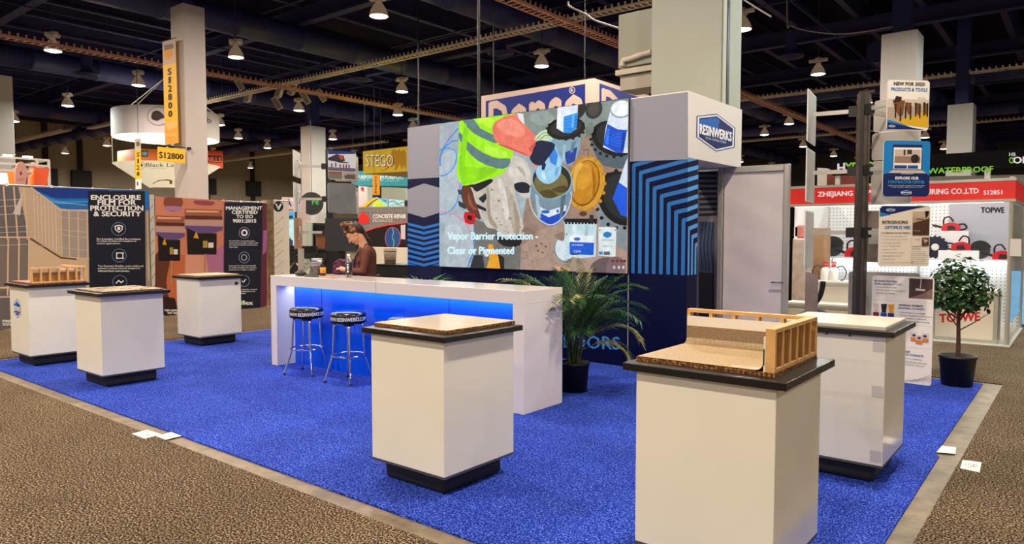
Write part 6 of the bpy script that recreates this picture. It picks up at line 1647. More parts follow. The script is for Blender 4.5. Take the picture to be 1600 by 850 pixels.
MB().lathe([(rz_(3.6), 3.6), (rz_(4.6), 4.6)], 56, RC).build('cone_fabric', mat('cone_fabric_lit', (240, 230, 200), 0.7, emit=0.55, ecol=(244, 232, 200)), t)
MB().lathe([(0.0, 3.58), (rz_(3.6), 3.6)], 40, RC).build('bottom_disc', M_ring, t)
MB().tube([RC + Vector((0, 0, 3.6)), RC + Vector((0, 0, 5.7))], 0.03, 6).build('core_pole', M_alu, t)
for k in range(3):
    a_ = k * 2.1 + 0.3; e = Vector((RR * math.cos(a_), RR * math.sin(a_), 0)); MB().tube([RC + e + Vector((0, 0, 4.6)), RC + e + Vector((0, 0, 5.75))], 0.012, 5).build('hanging_wire', M_alu, t)
a = Art(lambda u, v: on_round(190 + u / 5.31, 150 + v / 5.31, lambda z: rz_(min(4.62, max(3.55, z))) + 0.03), (0.9, -0.3, -0.3), 0.006, 0.006)
a.ring(152, 576, 42, 32, 2.5, ink(90, 80, 70)); a.ell(152, 574, 24, 16, ink(58, 44, 36)); a.text('Black Lab', 200, 588, 470, 556, ink(126, 116, 96), 0.0); a.text('FULL BODY FLOORING', 225, 604, 372, 596, ink(150, 140, 116), 0, 1)
a.poly([(250, 728), (300, 700), (380, 690), (420, 700), (420, 730)], ink(176, 132, 70)); a.build('emblem', t)

# orange hanging sign far behind
t = thing('orange_hanging_sign', 'long orange hanging sign behind the left pillar', 'hanging sign', atX(270, 262, -44))
OX = -44
MB().slab([atX(212, 232, OX), atX(348, 236, OX), atX(348.5, 263, OX), atX(212, 258, OX)], (-2.5, 0, 0)).build('sign_box', mat('sign_orange', (236, 118, 42), 0.6), t)
a = Art(*planeX(OX), 0.004, 0.004)
a.poly([(316, 234), (348, 236), (348.5, 263), (316, 262)], ink(240, 84, 34)); a.up().rect(220, 235, 231.5, 245, ink(40, 86, 110)); a.poly([(314, 242), (346.5, 243.5), (346.5, 254.5), (314, 253)], ink(86, 26, 22)); a.up().text('ORD', 221.5, 243, 230, 237, ink(206, 226, 230), 0.03, 1); a.textq('DRILLS', (315.5, 252), (345.5, 253.2), (345.5, 245.8), (315.5, 244.8), ink(246, 116, 60), 0.05)
a.build('lettering', t)
MB().tube([atX(240, 233, OX - 1), atX(240, 233, OX - 1) + Vector((0, 0, 5))], 0.015, 5).build('hanging_wire', M_blackmetal, t); MB().tube([atX(325, 236, OX - 1), atX(325, 236, OX - 1) + Vector((0, 0, 5))], 0.015, 5).build('hanging_wire', M_blackmetal, t)

# truss kiosk with orange and pink panels above the far left banner
KX = -22.0
t = thing('truss_kiosk', 'white lit kiosk with truss frame behind the far left banner', 'exhibition stand', atX(20, 300, KX) * Vector((1, 1, 0)) if False else Vector((-23, 6.3, 0)))
ky0, ky1 = 4.0, atX(76, 255, KX).y; kz = atX(40, 248, KX).z
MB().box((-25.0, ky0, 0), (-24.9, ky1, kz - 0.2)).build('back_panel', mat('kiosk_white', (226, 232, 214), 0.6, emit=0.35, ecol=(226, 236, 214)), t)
for (x, y) in ((KX, ky1), (-24.8, ky1), (KX, ky0), (KX, ky1 - 0.28)): MB().box((x - 0.03, y - 0.03, 0), (x + 0.03, y + 0.03, kz)).build('truss_post', M_alu, t)
for z in (kz, kz - 0.16, kz - 0.34):
    MB().bar((KX, ky0, z), (KX, ky1, z), 0.05, 0.05).build('truss_rail', M_alu, t); MB().bar((KX, ky1, z), (-24.8, ky1, z), 0.05, 0.05).build('truss_rail', M_alu, t)
for i in range(5): MB().box((KX - 0.3, 5.0 + 0.45 * i, kz + 0.02), (KX - 0.16, 5.2 + 0.45 * i, kz + 0.09)).build('floodlight', mat('flood_lit', (255, 255, 240), 0.4, emit=6, ecol=(250, 255, 238)), t)
M_or = mat('panel_orange_red', (224, 84, 28), 0.5); M_or2 = mat('panel_orange', (240, 140, 40), 0.5); M_pk = mat('panel_pink', (222, 160, 150), 0.6)
S3 = 7.73
def k3(x, y, X=-21.0): return atX(x / S3, 200 + y / S3, X)
def kp(poly, m, lab, X=-21.0, th=0.1, cat='display stand'):
    mb = MB().slab([k3(x, y, X) for x, y in poly], (-th, 0, 0)); 
    lo = min(v.z for v in mb.v)
    ys = [v.y for v in mb.v]
    mb.box((X - th, min(ys) + 0.05, 0), (X, max(ys) - 0.05, lo + 0.02))
    return solo(mb, 'display_stand', m, lab, cat)
kp([(425, 475), (598, 488), (560, 735), (405, 735)], M_or, 'orange red flared panel behind the far left banner', -20.9)
kp([(425, 475), (425, 735), (368, 735), (380, 590)], M_or2, 'orange side face left of the orange red flared panel', -21.4)
kp([(100, 522), (190, 526), (190, 700), (130, 700)], M_or2, 'orange panel left of the pink oval at far left', -21.6)
o = kp([(258 + 72 * math.cos(i * math.pi / 8) , 560 - 155 * math.sin(i * math.pi / 8)) for i in range(9)] + [(190, 720), (300, 720)], M_pk, 'pink oval panel with small lettering at far left', -20.6)
kp([(405 + 55 * math.cos(i * math.pi / 8), 560 - 145 * math.sin(i * math.pi / 8)) for i in range(9)] + [(345, 720), (400, 720)], M_pk, 'second pink oval panel behind the orange panel', -22.0)
a = Art(lambda u, v: k3(u, v, -20.6), (1, 0, 0), 0.003, 0.003)
a.text('NOMACO', 205, 642, 300, 608, ink(190, 110, 104), 0.02, 1); a.poly([(238, 545), (252, 520), (266, 545), (252, 580)], ink(90, 50, 54)); a.build('lettering', o)

# ------------------------------------------------------------------ stands behind the bar, middle distance
def flat(name, quad, Y, depth, m, label, cat, to_floor=False):
    """free-standing upright body whose front lies in the plane at Y; quad = photo corners tl, tr, br, bl"""
    fn = planeY(Y)[0]; P = [fn(*q) for q in quad]
    if to_floor: P[2] = Vector((P[2].x, P[2].y, 0)); P[3] = Vector((P[3].x, P[3].y, 0))
    t = thing(name, label, cat, Vector(((P[0].x + P[1].x) / 2, Y + depth / 2, min(p.z for p in P))))
    MB().slab(P, (0, depth, 0)).build('body', m, t)
    return t
def wires(t, quad, Y, top=9.6):
    for x, y in (quad[0], quad[1]):
        p = atY(x, y, Y) + Vector((0, 0.1, 0)); MB().tube([p, Vector((p.x, p.y, top))], 0.005, 5).build('hanging_wire', M_blackmetal, t)

Q = [(567, 236.5), (650, 227), (650, 267), (567.5, 271.5)]
M_steg = mat('stego_yellow', (206, 178, 18), 0.6)
t = flat('hanging_box_sign', Q, 18.0, 2.4, [M_steg], 'yellow hanging box sign reading STEGO left of the screen tower', 'hanging sign')
p = atY(567.5, 271, 18.0); q = atY(650, 267, 18.0)
MB().box((p.x + 0.03, 18.05, p.z - 0.012), (q.x - 0.03, 20.3, p.z - 0.002)).build('pale_underside', mat('sign_underside', (240, 226, 196), 0.6), t)
wires(t, Q, 18.0)
a = Art(lambda u, v: atY(460 + u / 7.084, 210 + v / 7.084, 18.0), (0, -1, 0), 0.002, 0.002)
BR = ink(142, 96, 20)
a.poly([(1080, 180), (1110, 160), (1130, 185), (1160, 160), (1180, 190), (1215, 172), (1235, 200), (1240, 300), (1235, 400), (1210, 330), (1190, 400), (1165, 320), (1140, 380), (1110, 405), (1120, 340), (1075, 330), (1050, 370), (980, 415), (1040, 340), (1075, 280), (1070, 230)], ink(172, 128, 16)); a.stroke([(965, 380), (990, 415)], 5, ink(150, 110, 20))
a.up().text('STEGO', 795, 360, 1100, 226, ink(70, 54, 20), 0.035); a.up().text('STEGO', 790, 356, 1094, 222, ink(240, 232, 214), 0.01); a.build('lettering', t)
Q = [(549, 267), (650, 268), (650, 291), (549, 290)]
t = flat('hanging_box_sign', Q, 22.0, 1.5, mat('sign_teal', (30, 140, 156), 0.6), 'teal hanging sign with white lettering below the yellow one', 'hanging sign'); wires(t, Q, 22.0)
a = Art(lambda u, v: atY(460 + u / 7.084, 210 + v / 7.084, 22.0), (0, -1, 0), 0.003, 0.003)
a.text('PUREPOXY', 705, 492, 870, 452, ink(222, 236, 238), 0.02); a.text('PUREPOXY', 1004, 496, 1215, 456, ink(222, 236, 238), 0.02); a.ring(968, 480, 24, 30, 5, ink(200, 226, 230)); a.text('P', 952, 500, 984, 462, ink(222, 236, 238), 0.03); a.text('FLOOR FINISHING SYSTEMS', 705, 512, 830, 500, ink(190, 220, 224), 0, 1); a.text('FLOOR FINISHING SYSTEMS', 1010, 520, 1160, 508, ink(190, 220, 224), 0, 1); a.build('lettering', t)
Q = [(582, 273), (592, 273), (592, 305), (582, 305)]
t = flat('pillar_banner', Q, 17.4, 0.05, mat('banner_orange', (244, 164, 24), 0.6), 'narrow orange number banner below the yellow hanging sign', 'banner'); wires(t, Q, 17.4)
a = Art(*planeY(17.4), 0.002, 0.002)
for i, s_ in enumerate('S12418'): a.text(s_, 586.7 if s_ == '1' else 585.5, 279 + 4.6 * i, 587.8 if s_ == '1' else 589, 275.4 + 4.6 * i, ink(90, 60, 30), 0.03, 1)
a.poly([(582, 304.5), (592, 304.5), (592, 309), (582, 309)], ink(40, 44, 110)); a.build('number', t)
t = thing('ribbon_arch', 'yellow curved ribbon below the orange banner', 'sign', atY(576, 325, 16.0) * Vector((1, 1, 0)) if False else Vector((atY(576, 325, 16.0).x, 16.0, 0)))
R1 = [atY(562, 326, 16.0), atY(568, 320, 16.0), atY(576, 314, 16.0), atY(587, 308.5, 16.0)]; R2 = [atY(570, 326, 16.0), atY(574, 321, 16.0), atY(580, 316, 16.0), atY(588.5, 310.5, 16.0)]
MB().slab(R1 + R2[::-1], (0, 0.08, 0)).build('ribbon', mat('ribbon_yellow', (244, 198, 20), 0.5), t)
MB().box((R1[0].x + 0.02, 16.01, 0), (R1[0].x + 0.1, 16.06, R1[0].z + 0.03)).build('pole', M_alu, t)
Q = [(582, 309), (606, 311), (606, 324), (582, 324)]
t = flat('lit_display', Q, 16.6, 0.2, M_blackmetal, 'bright yellow and teal lit display left of the screen tower', 'display', True)
a = Art(*planeY(16.6), 0.002, 0.003); a.poly(Q, glow(170, 226, 214)); a.up().poly([(582, 314), (590, 312), (600, 318), (605, 323.5), (583, 323.5)], glow(226, 240, 70)); a.poly([(594, 311), (605, 312), (604, 317)], glow(80, 150, 190)); a.build('screen', t)
Q = [(607, 311), (632, 313), (632, 324), (607, 324)]
t = flat('lit_display', Q, 16.6, 0.2, M_blackmetal, 'pale map-like lit display beside the screen tower', 'display', True)
a = Art(*planeY(16.6), 0.002, 0.003); a.poly(Q, glow(206, 232, 226)); a.up().stroke([(608, 316), (615, 314), (622, 319), (631, 316)], 1.6, glow(90, 160, 190)); a.stroke([(609, 322), (618, 319), (630, 322)], 1.4, glow(150, 190, 120)); a.build('screen', t)

Q = [(559, 324), (650, 323), (650, 386), (559, 386)]
t = flat('printed_wall', Q, 14.0, 0.1, mat('block_print', (118, 112, 108), 0.7, var=0.1, vscale=4), 'printed block wall reading CONCRETE REPAIR PRODUCTS behind the woman', 'exhibition wall', True)
a = Art(lambda u, v: atY(430 + u / 5.668, 300 + v / 5.668, 14.0), (0, -1, 0), 0.002, 0.002)
a.win = [(735, 130), (1250, 126), (1250, 500), (735, 500)]
GL = ink(160, 152, 148)
for r in range(7): 
    y = 132 + 34 * r; a.stroke([(735, y), (1250, y - 3)], 2.5, GL)
    for c in range(8): a.stroke([(740 + 68 * c + 34 * (r % 2), y), (740 + 68 * c + 34 * (r % 2), y + 34)], 2.5, GL)
a.up().poly([(735, 370), (880, 320), (1000, 292), (1250, 262), (1250, 510), (735, 510)], ink(24, 12, 14)); a.up().poly([(735, 362), (880, 314), (1000, 286), (1250, 256), (1250, 266), (1000, 296), (880, 324), (735, 376)], ink(226, 62, 50))
a.up().poly([(780, 164), (842, 240), (822, 280), (740, 280), (735, 232)], ink(222, 40, 36)); a.up().text('SAKRETE', 790, 270, 838, 250, ink(250, 200, 190), 0.02, 1) if False else None
a.text('CONCRETE REPAIR', 868, 233, 1160, 198, ink(240, 236, 232), 0.04); a.text('PRODUCTS', 868, 266, 1040, 244, ink(226, 222, 218), 0.01)
a.up().ell(1044, 408, 70, 98, ink(206, 84, 110)); a.up().ell(1044, 408, 65, 93, ink(30, 72, 132)); a.up().stroke([(1040, 320), (1052, 360), (1040, 400), (1056, 440), (1048, 495)], 6, ink(120, 180, 180), True)
a.poly([(1115, 292), (1156, 288), (1156, 420), (1118, 416)], ink(196, 190, 196)); a.build('printed_face', t)
Q = [(559, 386), (650, 388), (650, 393), (559, 392)]
solo(MB().slab([atY(*p_, 13.4) for p_ in [(559, 386), (650, 388)]] + [Vector((atY(650, 388, 13.4).x, 13.4, 0)), Vector((atY(559, 386, 13.4).x, 13.4, 0))], (0, 0.5, 0)), 'low_counter', mat('counter_cream', (220, 210, 190), 0.5), 'low cream counter in front of the printed block wall', 'counter')
xb0, xb1 = atY(585, 392, 10.8).x, atY(646, 392, 10.8).x; zb = atY(600, 413, 10.8).z
t = thing('draped_table', 'black draped table behind the bar next to the screen tower', 'table', ((xb0 + xb1) / 2, 11.0, 0))
M_drape = mat('black_drape', (12, 12, 13), 0.9)
MB().box((xb0, 10.8, 0), (xb1, 11.4, zb - 0.02)).build('drape', M_drape, t, bevel=0.02); MB().box((xb0 - 0.02, 10.78, zb - 0.02), (xb1 + 0.02, 11.42, zb)).build('table_top', M_blackmetal, t)
pb = atY(604.5, 412, 11.0)
t = thing('wooden_tub', 'grey wooden tub standing on the black draped table', 'tub', (pb.x, 11.1, zb))
hh = atY(604, 388, 11.1).z - zb
MB().lathe([(0.0, 0.0), (0.125, 0.0), (0.155, hh), (0.14, hh), (0.12, 0.03), (0.0, 0.03)], 24).build('staves', mat('grey_wood', (140, 124, 104), 0.7, var=0.25, vscale=16), t, True)
for zf in (0.2, 0.8): MB().lathe([(0.126 + 0.03 * zf, hh * zf - 0.01), (0.129 + 0.03 * zf, hh * zf + 0.01)], 24).build('hoop', M_steel, t, True)
# pale hall structures seen between the signs
Q = [(560, 288), (574, 288), (574, 312), (560, 312)]
flat('partition', [(560, 288), (574, 288), (574, 330), (560, 330)], 27.0, 0.6, M_col, 'pale partition with a red alarm between the left boards and the orange banner', 'partition', True)
solo(MB().slab([atY(x, y, 26.95) for x, y in ((564, 292), (567, 292), (567, 297), (564, 297))], (0, 0.03, 0)), 'fire_alarm', mat('alarm_red', (178, 34, 30), 0.4), 'tiny red alarm box on the pale partition left of the orange banner', 'alarm')
flat('partition', [(596, 292), (634, 294), (634, 330), (596, 330)], 27.0, 0.6, mat('partition_green_grey', (138, 142, 122), 0.7), 'greenish grey partition under the teal sign', 'partition', True)

# kiosk with letter A, lit poster, black cabinet and crates behind the left sign stand
Q = [(440, 308), (463, 308.5), (463, 345), (440, 345)]
t = flat('kiosk', Q, 15.0, 0.4, mat('kiosk_lilac', (196, 172, 166), 0.6), 'lilac kiosk header with navy letter A right of the cream roll-up banner', 'kiosk')
for px in (441, 462): p = atY(px, 345, 15.1); MB().box((p.x - 0.04, 15.1, 0), (p.x + 0.04, 15.18, p.z + 0.02)).build('leg', M_blackmetal, t)
a = Art(*planeY(15.0), 0.002, 0.002); a.textq('A', (447, 322), (455.5, 322), (453, 311.5), (448.5, 311.5), ink(36, 52, 120), 0.06); a.ell(456, 312.5, 1.6, 1.8, ink(240, 236, 236)); a.rect(448, 327.5, 458, 329, ink(110, 60, 60)); a.build('lettering', t)
Q = [(447, 331), (461, 331), (461, 388), (447, 388)]
t = flat('lit_poster', Q, 14.8, 0.08, M_blackmetal, 'bright blue and white lit poster under the lilac kiosk header', 'poster', True)
a = Art(*planeY(14.8), 0.002, 0.003); a.poly(Q, glow(206, 238, 236)); a.up().poly([(447, 331), (461, 331), (461, 343), (447, 344)], glow(90, 180, 220)); a.poly([(449, 339), (456, 336), (459, 341), (450, 342)], glow(40, 60, 90)); a.poly([(447, 365), (455, 370), (452, 382), (447, 380)], glow(170, 220, 150)); a.up().poly([(449, 378), (453, 372), (458, 376), (458, 387), (449, 387)], glow(50, 70, 90)); a.build('picture', t)
Q = [(487, 348), (512, 349), (512, 392), (487, 392)]
t = flat('cabinet', Q, 14.2, 0.6, M_blackmetal, 'black open cabinet behind the left sign stand', 'cabinet', True)
a = Art(*planeY(14.2), 0.003, 0.003); a.poly([(489, 352), (510, 352), (510, 385), (489, 385)], ink(8, 8, 8)); a.build('opening', t)
flat('partition', [(477, 345), (487, 348), (487, 388), (477, 388)], 14.1, 0.05, mat('partition_pale_green', (158, 166, 148), 0.6), 'narrow pale green panel left of the black cabinet', 'partition', True)
p = [atY(493, 368, 13.6), atY(508, 389, 13.6)]
t = thing('wooden_box', 'brown wooden box standing on a black table behind the monitor', 'box', ((p[0].x + p[1].x) / 2, 13.8, p[1].z))
MB().box((p[0].x, 13.6, p[1].z), (p[1].x, 14.0, p[0].z)).build('carcass', mat('brown_box', (112, 62, 34), 0.55, var=0.2, vscale=8), t, bevel=0.01); MB().box((p[0].x - 0.02, 13.58, p[0].z), (p[1].x + 0.02, 14.02, p[0].z + 0.04)).build('lid', mat('brown_lid', (90, 48, 26), 0.5), t)
x0_, x1_ = atY(462, 389, 13.5).x, atY(512, 389, 13.5).x
t = thing('draped_table', 'long black table under the brown box behind the left sign stand', 'table', ((x0_ + x1_) / 2, 13.7, 0))
MB().box((x0_, 13.5, p[1].z - 0.05), (x1_, 14.1, p[1].z)).build('table_top', M_blackmetal, t); MB().box((x0_, 13.52, p[1].z - 0.32), (x1_, 14.08, p[1].z - 0.05)).build('drape', M_drape, t)
for x in (x0_ + 0.05, x1_ - 0.05):
    for y in (13.56, 14.04): MB().box((x - 0.02, y - 0.02, 0), (x + 0.02, y + 0.02, p[1].z - 0.05)).build('leg', M_blackmetal, t)
t = thing('round_sign', 'round black sign beside the pillar at left centre', 'sign', atY(487, 336, 20.0))
c = atY(487, 318, 20.0); n_ = (CAMP - c); n_.z = 0; n_.normalize(); u_ = Vector((-n_.y, n_.x, 0)); rd = (atY(487, 300, 20.0).z - c.z)
MB().slab([c + u_ * (rd * math.cos(i * math.pi / 12)) + Vector((0, 0, rd * math.sin(i * math.pi / 12))) for i in range(24)], n_ * -0.12).build('disc', M_blackmetal, t)
a = Art(lambda u, v: c + u_ * (rd * u) + Vector((0, 0, rd * v)), n_, 0.003, 0.003); a.ring(0, 0, 0.86, 0.86, 0.05, ink(60, 60, 60)); a.text('re', 0.05, -0.1, 0.6, 0.25, ink(60, 170, 70), 0.03); a.build('lettering', t)
MB().tube([c + Vector((0, 0, rd)) - n_ * 0.06, Vector((c.x, c.y, 10.5)) - n_ * 0.06], 0.015, 5).build('hanging_wire', M_blackmetal, t)

def director_chair(x, y, rz, label, first=None):
    if first is not None: return dup(first, (x, y, 0), rz, label)
    t = thing('folding_chair', label, 'chair', (0, 0, 0))
    w, d_, zs = 0.27, 0.22, 0.74
    for s in (-1, 1):
        MB().bar((-w, s * d_, 0.02), (w, s * d_, zs), 0.025, 0.035).build('leg', M_offwhite, t, True); MB().bar((w, s * d_ * 0.9, 0.02), (-w, s * d_ * 0.9, zs), 0.025, 0.035).build('leg', M_offwhite, t, True)
        MB().bar((s * w, -d_, zs + 0.01), (s * w, d_, zs + 0.01), 0.03, 0.03).build('seat_rail', M_blackmetal, t, True)
        MB().bar((s * w, d_, zs), (s * w, d_ + 0.04, zs + 0.5), 0.03, 0.025).build('back_post', M_blackmetal, t, True); MB().bar((s * w, -d_, zs + 0.22), (s * w, d_, zs + 0.22), 0.05, 0.025).build('arm_rest', M_blackmetal, t, True)
        MB().bar((s * w, -d_, zs), (s * w, -d_, zs + 0.22), 0.025, 0.025).build('arm_post', M_blackmetal, t, True)
    g = MB(); g.add([(-w + 2 * w * i / 8, s * d_ * 0.95, zs + 0.01 - 0.05 * math.sin(math.pi * i / 8)) for i in range(9) for s in (-1, 1)], [(2 * i, 2 * i + 1, 2 * i + 3, 2 * i + 2) for i in range(8)], 0, True)
    g.build('canvas_seat', M_drape, t, True); MB().box((-w, d_ + 0.02, zs + 0.3), (w, d_ + 0.035, zs + 0.5)).build('canvas_back', M_drape, t, True)
    t.location = (x, y, 0); t.rotation_euler = (0, 0, rz); return t
c1 = atY(488, 420, 13.2); f1 = director_chair(c1.x * 1.0, 13.0, 0.75, 'folding canvas chair with pale crossed legs behind the left sign stand')
c2 = atY(452, 420, 13.2); director_chair(c2.x, 13.0, 0.6, 'folding canvas chair below the lit poster behind the bar end', f1)

# ------------------------------------------------------------------ red fascia stand at the right
def pegboard():
    m = bpy.data.materials.new('white_pegboard'); m.use_nodes = True; nt = m.node_tree; b = nt.nodes['Principled BSDF']; b.inputs['Roughness'].default_value = 0.5
    tc = nt.nodes.new('ShaderNodeTexCoord'); sc_ = nt.nodes.new('ShaderNodeVectorMath'); sc_.operation = 'SCALE'; sc_.inputs['Scale'].default_value = 16
    fr_ = nt.nodes.new('ShaderNodeVectorMath'); fr_.operation = 'FRACTION'; sb = nt.nodes.new('ShaderNodeVectorMath'); sb.operation = 'SUBTRACT'; sb.inputs[1].default_value = (0.5, 0.5, 0.5)
    mu = nt.nodes.new('ShaderNodeVectorMath'); mu.operation = 'MULTIPLY'; mu.inputs[1].default_value = (1, 0, 1); ln = nt.nodes.new('ShaderNodeVectorMath'); ln.operation = 'LENGTH'
    lt = nt.nodes.new('ShaderNodeMath'); lt.operation = 'LESS_THAN'; lt.inputs[1].default_value = 0.16
    mx = nt.nodes.new('ShaderNodeMix'); mx.data_type = 'RGBA'; mx.inputs[6].default_value = rgb(226, 228, 230); mx.inputs[7].default_value = rgb(120, 124, 130)
    L_ = nt.links.new; L_(tc.outputs['Object'], sc_.inputs[0]); L_(sc_.outputs[0], fr_.inputs[0]); L_(fr_.outputs[0], sb.inputs[0]); L_(sb.outputs[0], mu.inputs[0]); L_(mu.outputs[0], ln.inputs[0]); L_(ln.outputs['Value'], lt.inputs[0]); L_(lt.outputs[0], mx.inputs[0]); L_(mx.outputs[2], b.inputs['Base Color'])
    return m
TX0, TX1, TYF, TYB = -4.0, -0.86, 12.4, 14.9
t = TOP_ST = thing('exhibition_stand', 'white lit pegboard stand with red fascia reading ZHEJIANG TOPWE', 'exhibition stand', ((TX0 + TX1) / 2, 13.6, 0))
MB().box((TX0, TYF - 0.2, -0.0005), (TX1 + 0.05, TYB, 0.012)).build('floor_panel', mat('stand_floor', (170, 170, 158), 0.4), t)
MB().box((TX0, TYB, 0), (TX1, TYB + 0.05, 2.4)).build('back_wall', pegboard(), t)
MB().box((TX0 - 0.05, TYF + 0.6, 0), (TX0, TYB, 2.4)).build('side_wall', mat('stand_side_white', (222, 222, 220), 0.5), t)
M_glassy = mat('stand_side_glass', (226, 236, 232), 0.1, trans=0.85, alpha=1)
MB().box((TX1, TYF + 0.1, 0.3), (TX1 + 0.01, TYB, 2.05)).build('side_pane', M_glassy, t)
for (x, y) in ((TX0, TYF), (TX1, TYF), (TX1, TYB), (TX0, TYB), (-2.4, TYB - 0.04), (TX1 - 0.1, TYF + 1.5)): MB().tube([(x, y, 0), (x, y, 2.42)], 0.03, 8).build('frame_post', M_alu, t)
fz0, fz1 = 2.10, 2.36
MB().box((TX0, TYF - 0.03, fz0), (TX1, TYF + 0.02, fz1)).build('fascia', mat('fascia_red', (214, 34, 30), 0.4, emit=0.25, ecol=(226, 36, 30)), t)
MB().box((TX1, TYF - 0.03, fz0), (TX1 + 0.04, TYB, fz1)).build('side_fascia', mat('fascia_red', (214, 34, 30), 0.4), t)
for z in (fz0 - 0.02, fz1 + 0.02): MB().bar((TX0, TYF - 0.01, z), (TX1 + 0.05, TYF - 0.01, z), 0.07, 0.04).build('fascia_rail', M_alu, t); MB().bar((TX1 + 0.02, TYF, z), (TX1 + 0.02, TYB, z), 0.06, 0.04).build('fascia_rail', M_alu, t)
a = Art(*planeY(TYF - 0.03), 0.002, 0.002)
WT = glow(240, 214, 206, 0.9)
a.textq('ZHEJIANG TOPWE', (1278, 309.5), (1378, 307), (1378, 296.5), (1278, 300), WT, 0.045); a.textq('MANUFACTURING CO.,LTD', (1386, 306.5), (1529, 303.5), (1529, 294), (1386, 296.5), WT, 0.045); a.textq('S12851', (1537, 304.5), (1566, 303.5), (1566, 297), (1537, 297.5), WT, 0.04)
a.build('fascia_lettering', t)
a = Art(*planeY(TYB), 0.002, 0.002)
a.poly([(1483, 316), (1577, 314), (1577, 398), (1483, 398)], ink(176, 178, 190)); a.up().text('TOPWE', 1533, 332.5, 1569, 324, ink(30, 32, 40), 0.07); a.poly([(1290, 398), (1578, 398), (1578, 402), (1290, 402)], ink(200, 200, 206)); a.build('back_lettering', t)
a = Art(*planeY(TYB - 0.001), 0.001, 0.001)
# lights of the stand: tubes under shelf and fascia
M_tubel = mat('tube_lamp', (255, 255, 255), 0.4, emit=4, ecol=(240, 248, 255))
MB().box((TX0 + 0.1, TYF + 0.08, 2.06), (TX1 - 0.1, TYF + 0.12, 2.09)).build('tube_light', M_tubel, t)
def strip(loc, sx, sy, e, rot, col=(0.93, 0.97, 1.0)):
    d = bpy.data.lights.new('stand_light', 'AREA'); d.shape = 'RECTANGLE'; d.size = sx; d.size_y = sy; d.energy = e; d.color = col
    o = bpy.data.objects.new('stand_light', d); COL.objects.link(o); o.parent = TOP_ST; o.location = Vector(loc) - Vector(((TX0 + TX1) / 2, 13.6, 0)); o.rotation_euler = rot
strip(((TX0 + TX1) / 2, TYF + 0.14, 2.05), 2.9, 0.05, 13, (math.radians(55), 0, 0))
zs = 1.17
t = thing('shelf', 'long white shelf carrying red power cutters on the pegboard', 'shelf', ((TX0 + TX1) / 2, 14.7, zs - 0.05))
MB().box((TX0 + 0.02, 14.45, zs - 0.03), (TX1 - 0.05, TYB - 0.002, zs)).build('shelf_board', mat('shelf_white', (226, 226, 228), 0.4), t, bevel=0.004)
MB().box((TX0 + 0.05, 14.8, zs - 0.055), (TX1 - 0.08, 14.84, zs - 0.03)).build('tube_light', M_tubel, t)
for x in (-3.8, -2.9, -1.95, -1.0): MB().box((x - 0.01, 14.5, zs - 0.12), (x + 0.01, TYB - 0.002, zs - 0.03)).build('bracket', M_alu, t)
d = bpy.data.lights.new('shelf_light', 'AREA'); d.shape = 'RECTANGLE'; d.size = 2.9; d.size_y = 0.04; d.energy = 6; d.color = (0.92, 0.97, 1.0)
o = bpy.data.objects.new('shelf_light', d); COL.objects.link(o); o.parent = t; o.location = (0, 0.08, -0.02); o.rotation_euler = (math.radians(20), 0, 0)
def plinth(px0, px1, py0, label, ya=14.62, yb=14.86):
    p_, q_ = atY(px0, py0, ya), atY(px1, py0, ya)
    solo(MB().box((p_.x, ya, zs), (q_.x, yb, p_.z)), 'display_block', mat('block_white', (230, 230, 232), 0.4), label, 'display block', bevel=0.004); return p_.z
zt1 = plinth(1468, 1514, 361, 'white display block carrying the upper red cutter on the shelf')
zt2 = plinth(1466, 1530, 391, 'low white display block under the middle red cutter on the shelf', 14.46, 14.61)
M_cred = mat('cutter_red', (196, 22, 34), 0.35); M_cblk = mat('cutter_black', (18, 18, 20), 0.45); M_blade = mat('cutter_blade', (64, 66, 70), 0.4, metal=0.5)
_ct = {}
